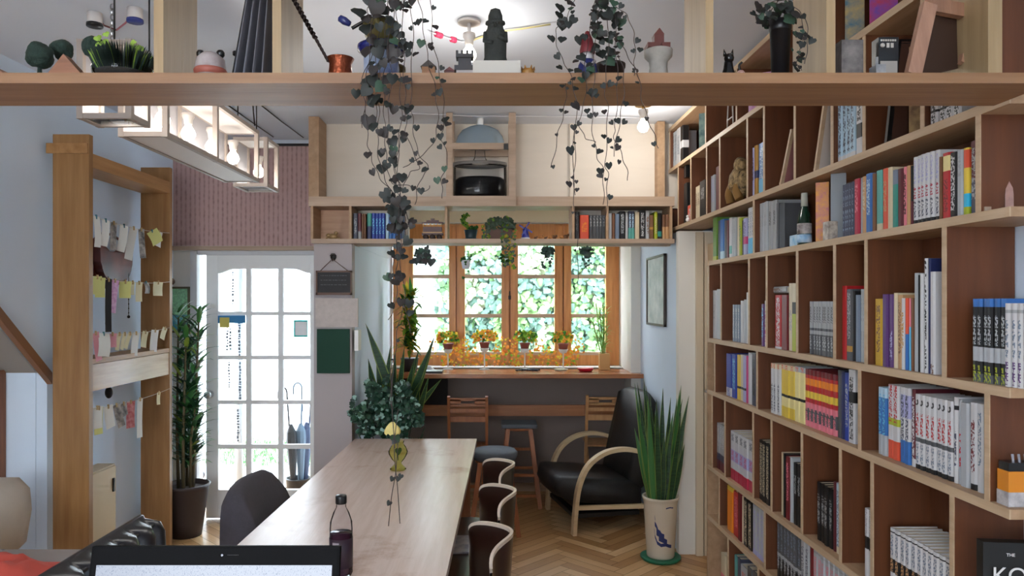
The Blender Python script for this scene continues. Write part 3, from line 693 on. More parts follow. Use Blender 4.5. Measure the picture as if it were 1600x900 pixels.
# shelf E
put('E', 'in the narrow cubby by the door end', [(1115, 1131, 660, 3, s('l1', 'grey', [(0, .35, 'maroon'), (.2, .6, 'slate')], [(.5, .95, 'white')]), 'grey and maroon comic volume')], 'volumes in the narrow cubby by the door end')
put('E', 'with a pink band', [(1140, 1175, 672, 5, s('l2', 'white', [(0, .22, 'crimson'), (.38, .62, 'lavender')], [(.4, .6, 'magenta'), (.8, .95, 'slate')]), 'pale comic volume')], 'pale comic volumes with a pink band')
put('E', 'beside the pale comics', [(1177, 1201, 686, 3, s('l3', 'black', text=[(.1, .95, 'cream')]), 'black book with cream lettering')], 'black lettered books')
put('E', 'beside the black lettered books', [(1218, 1222.5, 706, 1, s('m1', 'cream'), 'thin cream book'), (1223, 1226.5, 708, 1, s('m2', 'black'), 'thin black book'), (1227, 1233, 712, 1, s('m3', 'darkred', text=[(.3, .9, 'pink')]), 'dark red book'), (1233.5, 1237, 714, 1, s('m4', 'lightgrey'), 'light grey book'), (1237.5, 1249, 722, 2, s('m5', 'black', text=[(.5, .8, 'grey')]), 'black paperback')], 'books beside the black lettered books')
put('E', 'in the half-empty low cubby', [(1275, 1299, 752, 4, s('n1', 'black', text=[(.3, .8, 'grey')]), 'black volume with grey lettering'), (1300, 1304, 752, 1, s('n2', 'maroon'), 'maroon book'), (1304.5, 1311, 754, 1, s('n3', 'paleblue', [(0, .1, 'cream')], [(.1, .9, 'bluegrey')]), 'pale blue book')], 'books in the half-empty low cubby', inset=.03)
put('E', 'behind the cubby divider', [(1349, 1361, 793, 2, s('o1', 'white', [(.42, .6, 'black')], [(.6, 1, 'grey')]), 'white volume with black middle')], 'white volumes with black middle', inset=.015, depth=.11)
put('E', 'in the wide low cubby', [(1389, 1484, 823, 11, s('o2', 'white', [(.0, .0001, 'white'), (.35, .55, 'black'), (.93, .95, 'black')], [(.36, .54, 'tan'), (.6, .9, 'bluegrey')]), 'white volume with a dark picture band')], 'white volumes with a dark picture band', inset=.02, depth=.15)
# shelf K
put('K', 'in the corner cubby near the floor', [(1135, 1143, 757, 1, s('p1', 'orange', [(.9, 1, 'yellow')]), 'bright orange book'), (1144, 1152, 766, 1, s('p2', 'red', text=[(.2, .9, 'pink')]), 'red book next to orange'), (1152.5, 1157.5, 768, 1, s('p3', 'darkred'), 'dark red book'), (1158, 1160, 774, 1, s('p4', 'cream'), 'thin cream book'),
 (1160.5, 1173, 777, 2, s('p5', 'black', text=[(.05, .95, 'cream')]), 'black book with bold cream lettering'), (1174, 1192, 786, 3, s('p6', 'lightgrey', [(0, .1, 'lavender')], [(.1, .9, 'lavender')]), 'lilac lettered volume')], 'books in the corner cubby near the floor')
put('K', 'in the long cubby near the floor', [(1212, 1249, 812, 7, s('q1', 'darkgrey', [(.38, .44, 'lightgrey'), (0, .35, 'black')], [(.15, .42, 'lightgrey'), (.5, .95, 'bluegrey')]), 'charcoal volume with pale band'), (1250, 1262, 842, 2, s('q2', 'lightgrey', text=[(.1, .9, 'slate')]), 'pale grey volume'),
 (1263, 1267.5, 848, 1, s('q3', 'darkred'), 'dark red book'), (1268, 1325, 852, 8, s('q4', 'lightgrey', [(.9, .93, 'grey')], [(.1, .85, 'pink')]), 'white volume with pinkish lettering')], 'books in the long cubby near the floor', inset=.02)
put('L', 'in the bottom cubby', [(1126, 1133, 862, 1, s('r1', 'pink', [(.6, 1, 'cream')]), 'pink and cream book'), (1139, 1145, 862, 1, s('r2', 'bluegrey'), 'tall blue-grey book'), (1145.5, 1150, 866, 1, s('r3', 'teal'), 'teal book'), (1150.5, 1155, 870, 1, s('r4', 'slate'), 'slate book'), (1156, 1166, 880, 1, s('r5', 'lightgrey', text=[(.3, .9, 'redorange')]), 'broad pale book with red lettering'), (1167, 1181, 884, 2, s('r6', 'darkgrey'), 'charcoal book')], 'books in the bottom cubby')

# a book lying flat across the tops of the red row
Ya, Yb = BY(1199, .03), BY(1229, .03); zz = Z['B']+max(PZ(461, BY(1210, .02)), PZ(461, BY(1199, .02)))-Z['B']+.008
o = book_mesh(.028, Ya-Yb, .13, s('w1', 'grey', text=[(.2, .8, 'brown')]))
o.rotation_euler = (PI/2, 0, 0); o.location = (BX(Ya, .03), Ya, zz); tag(o, 'brownish grey book lying flat across the tops of the red row', 'book')
# ------------------------------------------------------------------ shelf across the back, over the alcove
YS, YSB = 4.82, 5.055
def SX(px): return PX(px, YS)
def SZ(py): return PZ(py, YS)
sh = thing('wall_shelf', (0, 4.95, 2.03), 'long pale wood shelf box running across the window alcove', 'shelf')
b = MB(); b.box(SX(482), SX(1054), YS, YSB, SZ(322), SZ(307)); b.build('top_board', BIRCHX, sh)
b = MB(); b.box(SX(486), SX(1054), YS, YSB, SZ(380), SZ(373)); b.build('bottom_board', BIRCHX, sh)
for px in (487, 547, 697, 896, 949, 1049):
    b = MB(); b.box(SX(px)-.008, SX(px)+.008, YS+.005, YSB, SZ(373), SZ(322)); b.build('divider', BIRCH, sh)
b = MB(); b.box(SX(481), SX(497), YS+.02, YSB, SZ(306.5), CZ-.004); struct(b.build('trim_11', BIRCH))
b = MB(); b.box(SX(1035), SX(1047), YS+.15, YSB, SZ(306.5), CZ-.004); struct(b.build('trim_12', BIRCH))
b = MB(); b.box(SX(489), SX(545), YSB-.02, YSB-.005, SZ(373), SZ(322)); b.build('back_panel', wood('birch_brown', (176, 134, 104), (196, 156, 124), 'x'), sh)
# books on it
def shelf_books(lst, group, where):
    for i, (p0, p1, yt, n, st, desc) in enumerate(lst):
        T = (SX(p1)-SX(p0))/n; pr = None
        for j in range(n):
            if pr is None:
                pr = book_mesh(max(.004, T-.001), PZ(yt, YS+.03)-SZ(373), .14, st); o = pr
            else: o = copy_tree(pr)
            o.rotation_euler = (0, 0, PI/2); o.location = (SX(p0)+T*(j+1), YS+.03+rnd(0, .01), SZ(373)+.0003)
            tag(o, '%s %s' % (desc, where), 'book', group)
shelf_books([(550, 557, 333, 1, s('u1', 'slate', text=[(.2, .8, 'grey')]), 'slate book'), (557.5, 563, 333, 1, s('u2', 'maroon', [(0, .3, 'grey')]), 'maroon book'), (563.5, 570, 334, 2, s('u3', 'brown'), 'thin brown book'),
 (572, 579, 333, 1, s('u4', 'tealgreen', [(0, .5, 'navy')]), 'teal and navy book'), (579.5, 600, 333, 4, s('u5', 'royal', text=[(.2, .8, 'sky')]), 'royal blue book'), (601, 606, 333, 1, s('u6', 'paleblue'), 'pale blue book'), (606.5, 627, 334, 4, s('u7', 'blue', text=[(.2, .8, 'slate')]), 'mid blue book')],
 'blue books on the back shelf', 'on the back shelf behind the trailing vine')
shelf_books([(899, 906, 331, 1, s('v1', 'black', text=[(.3, .9, 'darkgrey')]), 'black book beside the red one'), (907, 921, 336, 1, s('v2', 'redorange', text=[(.3, .7, 'orange')]), 'thick orange-red book'), (922, 947, 336, 5, s('v3', 'darkgrey', text=[(.5, .95, 'grey')]), 'charcoal paperback'),
 (952, 957, 333, 1, s('v4', 'lightgrey'), 'pale grey book'), (957.5, 962, 333, 1, s('v5', 'brown'), 'brown book'), (962.5, 969, 334, 1, s('v6', 'bluegrey'), 'blue-grey book'), (969.5, 978, 330, 1, s('v7', 'black', text=[(.2, .9, 'lightgrey')]), 'black book with pale lettering'), (979, 983, 332, 1, s('v8', 'white'), 'slim white book'),
 (983.5, 993, 330, 2, s('v9', 'slate', [(0, .4, 'teal')], [(.4, .9, 'paleblue')]), 'slate and teal book'), (994, 1001, 331, 1, s('v10', 'cream'), 'cream book'), (1001.5, 1010, 328, 1, s('v11', 'black', text=[(.1, .9, 'white')]), 'white-lettered black book'), (1010.5, 1016, 330, 1, s('v12', 'lightgrey', text=[(.2, .8, 'brown')]), 'pale book with brown marks'),
 (1016.5, 1023, 336, 1, s('v13', 'brown', [(.4, .5, 'gold')]), 'brown and gold book'), (1024, 1029, 331, 1, s('v14', 'lime', text=[(.2, .8, 'cream')]), 'olive book'), (1029.5, 1036, 333, 1, s('v15', 'black', [(.1, .3, 'tealgreen')]), 'black and green book'), (1037, 1047, 335, 2, s('v16', 'brown', [(0, .5, 'tan')]), 'brown and tan book')],
 'books on the back shelf by the bookcase', 'on the back shelf by the bookcase')

# hanging wooden lamp cabinet with the glass dome, on the top board
cb = thing('lamp_cabinet', P(751, 307, 4.9), 'pale wooden open cabinet hanging above the back shelf around the glass vessel', 'cabinet')
Yc0, Yc1 = 4.74, 5.0
def KX(px): return PX(px, Yc0)
b = MB()
for a_, c_ in ((697, 707), (795, 806)):
    b.box(KX(a_), KX(c_), Yc0, Yc0+.03, PZ(321, Yc0), CZ-.004); b.box(KX(a_), KX(c_), Yc1-.03, Yc1, PZ(321, Yc0), CZ-.004)
b.build('post', BIRCHX, cb)
b = MB(); b.box(KX(696.5), KX(806.5), Yc0-.002, Yc1+.002, PZ(322, Yc0), PZ(306, Yc0)); b.build('bottom_board', BIRCHX, cb)
b = MB()
for ya in (Yc0+.004, Yc1-.024): b.box(KX(707), KX(795), ya, ya+.02, PZ(233, Yc0), PZ(223, Yc0))
b.build('cross_rail', BIRCHX, cb)
b = MB(); b.box(KX(787), KX(794), Yc0-.012, Yc0+.003, PZ(234, Yc0), PZ(225, Yc0)); b.build('catch', BLACK, cb)
gx = PX(750, 4.87); gz = PZ(306, Yc0)+.002
v = thing('glass_vessel', (gx, 4.87, gz), 'clear glass dome vessel half filled with dark liquid inside the hanging cabinet', 'vessel')
b = MB(); b.lathe([(0, .0), (.165, 0), (.172, .01), (.172, .22), (.15, .235), (.05, .24), (.035, .27), (.03, .33), (.05, .37), (.07, .385)], (gx, 4.87, gz), 32, Matrix.Diagonal((1.03, .62, 1, 1))); b.build('glass_body', glass('vessel_glass', (.93, .95, .97), .5), v)
b = MB(); b.lathe([(0, .006), (.158, .006), (.163, .02), (.163, .115), (.14, .135), (.0, .14)], (gx, 4.87, gz), 32, Matrix.Diagonal((1.03, .62, 1, 1))); b.build('dark_liquid', mat('dark_liquid', (5, 5, 8), .3, spec=.2), v)
b = MB(); b.lathe([(.165, .212), (.174, .212), (.174, .232), (.165, .232)], (gx, 4.87, gz), 32, Matrix.Diagonal((1.03, .62, 1, 1))); b.build('rim_band', mat('band_grey', (120, 116, 112), .5), v)
dz = PZ(233, 4.9)
dm = thing('dome_pendant', (gx, 4.9, dz), 'small silvery glass dome pendant lamp hanging over the glass vessel', 'lamp')
b = MB(); b.lathe([(.165, 0), (.163, .03), (.15, .075), (.12, .115), (.07, .14), (.025, .15), (.022, .16)], (gx, 4.9, dz+.01), 32, Matrix.Diagonal((1, .55, 1, 1))); b.build('lamp_shade', mat('silver_glass', (170, 190, 204), .15, metal=.6), dm)
b = MB(); b.cyl((gx, 4.9, dz+.16), (gx, 4.9, dz+.21), .022).cyl((gx, 4.9, dz+.21), (gx, 4.9, CZ-.003), .003, n=6); b.build('socket', WHITE, dm)

# small things on the back shelf -------------------------------------
def toy(name, loc, label, cat, fn, m, group=None):
    b = MB(); fn(b); o = b.build(name, m, world=None); o.location = loc; tag(o, label, cat, group); return o
zS = SZ(373)+.0005
fig = MB(); fig.ball((0, 0, .022), .022, sx=1.5, sz=.9).ball((.02, 0, .045), .014).ball((-.03, 0, .03), .013, sx=1.3)
for x in (-.03, .03): fig.tube([(x, 0, .02), (x*1.6, -.01, .0035)], .006, 6)
o = fig.build('animal_figurine', mat('brass_worn', (168, 138, 96), .4, metal=.3, var=.2, vscale=40), world=None); o.location = (SX(515), YS+.1, zS); tag(o, 'small tan animal figurine alone in the empty end cubby of the back shelf', 'figurine')
# tram / jewellery carriage
tr = thing('toy_tram', (SX(674), YS+.1, zS), 'dark red wooden toy tram on the back shelf beside the vine', 'toy')
tx, ty = SX(674), YS+.1; RB = mat('toy_redbrown', (74, 28, 20), .4); GD = mat('toy_gold', (186, 140, 80), .4, metal=.4)
b = MB(); b.box(tx-.07, tx+.07, ty-.03, ty+.03, zS+.03, zS+.05, bev=.004).box(tx-.062, tx+.062, ty-.028, ty+.028, zS+.05, zS+.085).box(tx-.07, tx+.07, ty-.034, ty+.034, zS+.105, zS+.118, bev=.004).box(tx-.04, tx+.04, ty-.02, ty+.02, zS+.118, zS+.13)
b.box(tx-.012, tx+.012, ty-.01, ty+.01, zS+.13, zS+.142); b.build('tram_body', RB, tr)
b = MB()
for i in range(6): b.box(tx-.062+i*.0235, tx-.056+i*.0235, ty-.03, ty-.024, zS+.085, zS+.106)
b.box(tx-.068, tx+.068, ty-.036, ty-.034, zS+.045, zS+.049); b.build('window_frame', GD, tr)
b = MB()
for i in (-.045, 0, .045): b.lathe([(0, -.006), (.018, -.006), (.018, .006), (0, .006)], (tx+i, ty-.03, zS+.018), 12, Matrix.Rotation(PI/2, 4, 'X'))
for i in (-.045, 0, .045): b.lathe([(0, -.006), (.018, -.006), (.018, .006), (0, .006)], (tx+i, ty+.03, zS+.018), 12, Matrix.Rotation(PI/2, 4, 'X'))
b.build('wheel', mat('toy_dark', (52, 34, 30), .5), tr)
# windmill
wm = thing('toy_windmill', (SX(822), YS+.1, zS), 'small blue and white toy windmill on the back shelf', 'toy')
wx, wy = SX(822), YS+.1; BLU = mat('delft_blue', (40, 46, 140), .3); DW = mat('delft_white', (206, 206, 214), .3)
b = MB(); b.lathe([(0, 0), (.03, 0), (.03, .012), (.026, .018), (.018, .06), (.02, .064), (.012, .08), (0, .088)], (wx, wy, zS), 16); b.build('mill_tower', BLU, wm)
b = MB(); b.lathe([(.0285, .004), (.0305, .006), (.0305, .014), (.027, .016)], (wx, wy, zS), 16); b.build('white_band', DW, wm)
b = MB()
for k in range(4):
    a = PI/4+k*PI/2+.2; d = Vector((math.cos(a), 0, math.sin(a))); p = Vector((wx, wy-.028, zS+.072)); b.beam(p, p+d*.05, .003, .003); q = Vector((-d.z, 0, d.x))*.006
    b.poly([p+d*.012, p+d*.05, p+d*.05+q*1.4, p+d*.012+q*1.4], (0, .0015, 0))
b.cyl((wx, wy-.03, zS+.072), (wx, wy-.01, zS+.072), .004, n=8); b.build('mill_sails', BLU, wm)
# row of little wooden animals and letters
YA_ = mat('toy_ochre', (184, 120, 60), .5)
for i, (px, hgt, kind) in enumerate(((838, .022, 0), (846, .03, 1), (854, .02, 0), (861, .026, 1), (868, .03, 2), (880, .028, 0), (886, .036, 1))):
    b = MB(); k = hgt/.03
    b.ball((0, 0, .018*k), .011*k, sx=1.4).ball((.014*k, 0, .027*k), .007*k)
    for x in (-.009, .009): b.cyl((x*k, 0, 0), (x*k, 0, .014*k), .003*k, n=6)
    if kind == 1: b.tube([(.017*k, 0, .03*k), (.02*k, 0, .04*k)], .002, 5)
    if kind == 2: b.box(-.02, .02, -.003, .003, .016, .03)
    o = b.build('wooden_animal', YA_ if i % 2 else mat('toy_umber', (112, 74, 44), .5), world=None); o.location = (SX(px), YS+.09, zS)
    tag(o, 'tiny carved wooden animal in the row past the toy windmill', 'figurine', 'tiny carved animals on the back shelf')

# ------------------------------------------------------------------ the chalkboard, plaque and green board on the stub of wall
YP = 4.85
def QX(px): return PX(px, YP)
def QZ(py): return PZ(py, YP)
cbd = thing('hanging_chalkboard', (QX(523), YP-.02, QZ(458)), 'small dark chalkboard hung from a string and ornate hook', 'chalkboard')
b = MB(); x0, x1, z0, z1 = QX(495), QX(551), QZ(461), QZ(423)
b.box(x0, x1, YP-.03, YP-.004, z0, z0+.016).box(x0, x1, YP-.03, YP-.004, z1-.012, z1).box(x0, x0+.01, YP-.03, YP-.004, z0, z1).box(x1-.01, x1, YP-.03, YP-.004, z0, z1); b.build('frame', mat('board_frame', (92, 62, 46), .5), cbd)
b = MB(); b.box(x0+.008, x1-.008, YP-.02, YP-.006, z0+.012, z1-.01); b.build('board_panel', mat('slate_board', (30, 28, 30), .6, var=.2, vscale=20), cbd)
random.seed(31); b = MB()
for r_ in range(3):
    x = x0+.03
    while x < x1-.035:
        w_ = rnd(.006, .02); zz_ = z1-.035-r_*.03; b.box(x, x+w_, YP-.0215, YP-.0195, zz_, zz_+.004); x += w_+rnd(.003, .008)
b.build('chalk_writing', mat('chalk_faint', (96, 96, 98), .8), cbd)
b = MB(); hk = Vector((QX(521), YP-.03, QZ(405)))
b.tube([(x0+.03, YP-.02, z1), hk, (x1-.03, YP-.02, z1)], .0025, 6); b.build('string', mat('cord_brown', (84, 66, 52), .8), cbd)
b = MB(); b.lathe([(0, 0), (.02, 0), (.016, .012), (0, .016)], (hk.x, YP, hk.z+.012), 14, Matrix.Rotation(PI/2, 4, 'X'))
b.tube([(hk.x, YP-.008, hk.z+.01), (hk.x, YP-.03, hk.z-.012), (hk.x, YP-.036, hk.z+.002)], .003, 6).tube([(hk.x-.02, YP-.008, hk.z+.02), (hk.x-.01, YP-.01, hk.z+.035), (hk.x+.01, YP-.01, hk.z+.035), (hk.x+.02, YP-.008, hk.z+.02)], .003, 6)
tag(b.build('wall_hook', DARKM), 'ornate dark metal hook above the small chalkboard', 'hook')
b = MB(); b.box(QX(494), QX(560), YP-.022, YP-.002, QZ(511), QZ(466)); tag(b.build('notice_plaque', mat('plaque_stone', (190, 180, 174), .7, var=.1, vscale=30)), 'pale mottled plaque mounted between the chalkboard and the green board', 'plaque')
b = MB(); b.box(QX(496), QX(547), YP-.018, YP-.002, QZ(583), QZ(514), bev=.002); tag(b.build('green_board', mat('green_felt', (16, 62, 46), .8)), 'dark green board on the wall below the pale plaque', 'board')
b = MB(); b.box(QX(554), QX(560), YP-.006, YP+.1, QZ(548), QZ(516)); 
tag(b.build('paper_strip', WHITE), 'narrow white paper strip on the wall edge beside the green board', 'paper')

# framed picture on the alcove's side wall, and an adaptor
xw = 1.2
ya, yb = xw/((1014-CX)/F), xw/((1042-CX)/F)
pf = thing('framed_picture', (xw-.015, (ya+yb)/2, PZ(510, (ya+yb)/2)), 'tall dark-framed drawing hung on the alcove side wall', 'picture')
z0, z1 = 1.48, 2.035-.1
z0, z1 = PZ(511, yb), PZ(396, yb)
b = MB(); b.box(xw-.022, xw-.002, yb, ya, z0, z0+.016).box(xw-.022, xw-.002, yb, ya, z1-.016, z1).box(xw-.022, xw-.002, yb, yb+.02, z0, z1).box(xw-.022, xw-.002, ya-.02, ya, z0, z1); b.build('frame', mat('frame_darkbrown', (48, 32, 28), .5), pf)
b = MB(); b.box(xw-.014, xw-.002, yb+.018, ya-.018, z0+.014, z1-.014); b.build('drawing', mat('drawing_paper', (214, 218, 214), .6, col2=(150, 166, 164), vscale=9), pf)

# small framed pane between rack and door frame, its view put into the colour
b = MB(); fy = YD-.03; x0, x1, z0, z1 = -2.435, PX(297, fy), PZ(520, fy), PZ(448, fy)
gp = thing('garden_view_pane', ((x0+x1)/2, fy, z0), 'small green and blue framed picture between the rack and the door', 'picture')
b.box(x1-.02, x1, fy, YD-.002, z0, z1).box(x0, x1, fy, YD-.002, z1-.015, z1).box(x0, x1, fy, YD-.002, z0, z0+.015); b.build('frame', mat('frame_olive', (96, 90, 62), .5), gp)
b = MB(); zm = PZ(492, fy); b.m(0).box(x0, x1-.018, fy+.012, fy+.02, zm, z1-.01); b.m(1).box(x0, x1-.018, fy+.012, fy+.02, z0+.01, zm)
b.build('print', [mat('view_green', (150, 206, 160), .4, var=.3, vscale=60), mat('view_blue', (40, 140, 180), .4, col2=(150, 214, 214), vscale=10)], gp)

# ------------------------------------------------------------------ counter
CT = 1.06
ct = thing('window_counter', (.14, 6.2, .6), 'long red-brown wooden bar counter under the pine window', 'counter')
DW1 = wood('counter_wood', (150, 88, 52), (184, 120, 78), 'x', .25, 2)
b = MB(); b.box(-.94, 1.235, 5.98, 6.5, CT-.036, CT, bev=.003); b.build('counter_top', DW1, ct)
RW = wood('rail_wood', (150, 92, 52), (180, 116, 70), 'x', .4, 2)
b = MB(); b.box(-.94, 1.19, 6.30, 6.33, PZ(650, 6.3), PZ(633, 6.3)); b.build('foot_rail', RW, ct)
for x in (-.93, 1.13):
    b = MB(); b.box(x, x+.04, 6.2, 6.3, 0, CT-.036); b.build('support', RW, ct)

# ------------------------------------------------------------------ stools and folding chairs
STW = wood('stool_wood', (146, 84, 48), (178, 112, 68), 'z', .4, 2)
CUSH = mat('cushion_greyblue', (92, 98, 106), .8, var=.1, vscale=30)
def stool(loc, h, r, sp, label, group, rz=0, cmat=CUSH, th=.035, square=False):
    t = thing('bar_stool', loc, label, 'stool', group, rz, local=True)
    b = MB()
    if square: b.box(-r, r, -r*.9, r*.9, h-th, h, bev=.015)
    else: b.lathe([(0, h-th), (r*.93, h-th), (r, h-th*.6), (r, h-th*.3), (r*.9, h-.004), (0, h)], (0, 0, 0), 28)
    b.build('cushion', cmat, t, False)
    b = MB(); b.lathe([(0, h-th-.02), (r*.86, h-th-.02), (r*.86, h-th), (0, h-th)], (0, 0, 0), 20); b.build('seat_frame', STW, t, False)
    pts = []
    for sx in (-1, 1):
        for sy in (-1, 1):
            a = Vector((sx*r*.62, sy*r*.62, h-th-.01)); c = Vector((sx*sp, sy*sp, 0)); pts.append((a, c))
            b = MB(); b.beam(c, a, .032, .03, (0, 1, 0)); b.build('leg', STW, t, False)
    def at_(q, z): a, c = pts[q]; u = z/a.z; return c+(a-c)*u
    for (q, w_, z) in ((0, 1, .18), (2, 3, .18), (0, 2, .26), (1, 3, .26), (0, 2, .1), (1, 3, .42)):
        b = MB(); b.beam(at_(q, z), at_(w_, z), .018, .022); b.build('stretcher', STW, t, False)
    return t
stool((PX(811, 6.0)+.0, 6.02, 0), .665, .145, .165, 'wooden bar stool with thin grey cushion between the two folding chairs', None, square=True)
stool((PX(775, 5.35)-.01, 5.32, 0), .585, .165, .17, 'wooden stool with thick blue-grey round cushion behind the curved chairs', None, th=.07)
def folding(loc, label, rz=0, W_=.30, m=STW, hb=.9):
    t = thing('folding_chair', loc, label, 'chair', 'folding chairs at the counter', rz, local=True)
    # back posts lean a little towards the viewer
    for sx in (-1, 1):
        b = MB(); b.beam((sx*W_/2, .16, 0), (sx*W_/2, -.03, hb), .022, .03, (0, 1, 0)); b.build('back_post', m, t, False)
        b = MB(); b.beam((sx*(W_/2-.03), -.12, 0), (sx*(W_/2-.03), .3, .46), .02, .028, (0, 1, 0)); b.build('leg', m, t, False)
    def yb_(z): return .16-.19*z/hb
    for zc, hh in ((hb-.045, .06), (hb-.115, .03), (hb-.185, .045)):
        b = MB()
        if zc > hb-.06:
            b.cbox((0, yb_(zc), hb-.025), (W_, .018, .022)).cbox((0, yb_(zc), hb-.068), (W_, .018, .02)).cbox((-W_*.34, yb_(zc), zc), (W_*.32, .018, .04)).cbox((W_*.34, yb_(zc), zc), (W_*.32, .018, .04))
        else: b.cbox((0, yb_(zc), zc), (W_-.02, .016, hh))
        b.build('back_rail', m, t, False)
    b = MB()
    for i in range(6): b.cbox((0, .1+i*.055, .455), (W_-.03, .045, .016))
    b.build('seat', m, t, False)
    for z_ in (.15,):
        b = MB(); b.cbox((0, yb_(z_), z_), (W_, .018, .025)); b.build('stretcher', m, t, False)
    return t
folding((PX(731, 5.85), 5.84, 0), 'dark-toned folding wooden chair at the counter, beside the big plants', hb=.9)
FW2 = wood('folding_pale', (178, 126, 78), (206, 156, 104), 'z', .4, 2)
folding((PX(946, 6.0), 6.02, 0), 'paler folding wooden chair at the counter, behind the lounge armchair', m=FW2, hb=.885)

# ------------------------------------------------------------------ lounge armchair
ac = thing('lounge_armchair', (.49, 5.53, 0), 'black leather lounge armchair with bent pale wood arms by the snake plant', 'armchair', rz=math.radians(12), local=True)
BW = wood('bentwood', (206, 178, 138), (226, 200, 162), 'x', .35, 2)
LEA = mat('black_leather', (34, 33, 34), .5, var=.1, vscale=20, bump=.15, bscale=90)
def arc(pts, n=6):
    """Catmull-Rom through pts"""
    P_ = [Vector(p) for p in pts]; P_ = [P_[0]*2-P_[1]]+P_+[P_[-1]*2-P_[-2]]; out = []
    for i in range(1, len(P_)-2):
        for k in range(n):
            t = k/n; a, b_, c, d = P_[i-1], P_[i], P_[i+1], P_[i+2]
            out.append(.5*((2*b_)+(-a+c)*t+(2*a-5*b_+4*c-d)*t*t+(-a+3*b_-3*c+d)*t**3))
    out.append(P_[-2]); return out
for sy in (-1, 1):
    y = sy*.335; pts = arc([(-.01, y, 0), (.0, y, .15), (.025, y, .33), (.09, y, .475), (.2, y, .56), (.33, y, .59), (.46, y, .575), (.6, y, .52)])
    b = MB()
    for p, q in zip(pts, pts[1:]):
        d = (q-p).normalized(); b.beam(p-d*.002, q+d*.002, .055, .028, (d.z, 0, -d.x) if abs(d.z) < .99 else (1, 0, 0))
    b.build('armrest', BW, ac, False)
    b = MB(); b.beam((.01, y, .19), (.68, y, .17), .03, .028); b.build('side_rail', BW, ac, False)
    b = MB(); b.beam((.66, y, 0), (.62, y, .53), .03, .045, (1, 0, 0)); b.build('leg', BW, ac, False)
def cushion(b, prof, y0, y1, n=8):
    """profile of (x,z) swept across y with rounded ends"""
    rows = []
    for i in range(n+1):
        u = i/n; y = y0+(y1-y0)*u; e = min(u, 1-u)*n; sc = 1 if e > 1.01 else (.96 if e > .01 else .88)
        cx = sum(p[0] for p in prof)/len(prof); cz = sum(p[1] for p in prof)/len(prof)
        rows.append([b.b.verts.new((cx+(p[0]-cx)*sc, y, cz+(p[1]-cz)*sc)) for p in prof])
    b.sm = True
    m_ = len(prof)
    for r1, r2 in zip(rows, rows[1:]):
        for j in range(m_): b._f([r1[j], r1[(j+1) % m_], r2[(j+1) % m_], r2[j]])
    b._f(rows[0][::-1]); b._f(rows[-1]); b.sm = False
    return b
b = MB(); cushion(b, [(-.13, .36), (-.14, .31), (-.11, .25), (.0, .21), (.5, .15), (.56, .16), (.56, .30), (.5, .345), (.2, .375), (-.08, .40), (-.115, .39)], -.30, .30); b.build('seat', LEA, ac, False)
b = MB(); cushion(b, [(.42, .30), (.5, .24), (.56, .28), (.60, .5), (.63, .78), (.645, .95), (.62, .98), (.57, .965), (.52, .75), (.46, .5)], -.29, .29); b.build('backrest', LEA, ac, False)
b = MB(); b.cbox((.25, 0, .12), (.5, .60, .03)).cbox((.02, 0, .2), (.03, .60, .05)); b.build('seat_frame', mat('frame_black', (24, 22, 22), .5), ac, False)

# ------------------------------------------------------------------ long table
TT = .75
Ax, Bx_ = P(556, 685, 4.84), P(745, 685, 4.84)
def tblx(px, py): Y = (H-TT)*F/(py-CY); return Vector((PX(px, Y), Y, TT))
dirv = (tblx(370, 853)-tblx(555, 686)); dirv.z = 0; dirv.normalize()
tb = thing('long_table', (-.55, 3.4, 0), 'long pale worn wooden communal table down the middle of the room', 'table')
FL, FR = tblx(555, 685.5), tblx(745, 685.5); Lt = 3.5
NL, NR = FL+dirv*Lt, FR+dirv*Lt
def table_mat():
    m = mat('table_birch', (220, 194, 178), .26, col2=(234, 212, 200), stretch=(14, 1, 14), vscale=2.5, bump=.05, bscale=12)
    t = m.node_tree; b_ = t.nodes['Principled BSDF']; src = b_.inputs['Base Color'].links[0].from_socket
    co = [n for n in t.nodes if n.type == 'TEX_COORD'][0]
    n = t.nodes.new('ShaderNodeTexNoise'); n.inputs['Scale'].default_value = 2.3; n.inputs['Detail'].default_value = 7; n.inputs['Roughness'].default_value = .65; t.links.new(co.outputs['Object'], n.inputs[0])
    r = t.nodes.new('ShaderNodeValToRGB'); r.color_ramp.elements[0].position = .56; r.color_ramp.elements[1].position = .78; t.links.new(n.outputs['Fac'], r.inputs[0])
    mx = t.nodes.new('ShaderNodeMix'); mx.data_type = 'RGBA'; mx.blend_type = 'MULTIPLY'; t.links.new(r.outputs[0], mx.inputs['Factor']); t.links.new(src, mx.inputs['A']); mx.inputs['B'].default_value = lin((196, 164, 132)); t.links.new(mx.outputs['Result'], b_.inputs['Base Color'])
    return m
b = MB(); b.poly([NL, NR, FR, FL], (0, 0, -.032)); b.build('table_top', table_mat(), tb)
TL = wood('table_leg_wood', (120, 74, 46), (150, 98, 62), 'z')
for q, (sx, sy) in zip((FL, FR, NL, NR), ((1, -1), (-1, -1), (1, 1), (-1, 1))):
    b = MB(); c = q+Vector((sx*.07, sy*.09, 0)); b.box(c.x-.03, c.x+.03, c.y-.03, c.y+.03, 0, TT-.032); b.build('leg', TL, tb)
b = MB(); i_ = .05
b.beam(FL+Vector((i_, -.05, -.07)), NL+Vector((i_, .05, -.07)), .02, .07).beam(FR+Vector((-i_, -.05, -.07)), NR+Vector((-i_, .05, -.07)), .02, .07).beam(FL+Vector((i_, -.06, -.07)), FR+Vector((-i_, -.06, -.07)), .02, .07); b.build('apron', TL, tb)

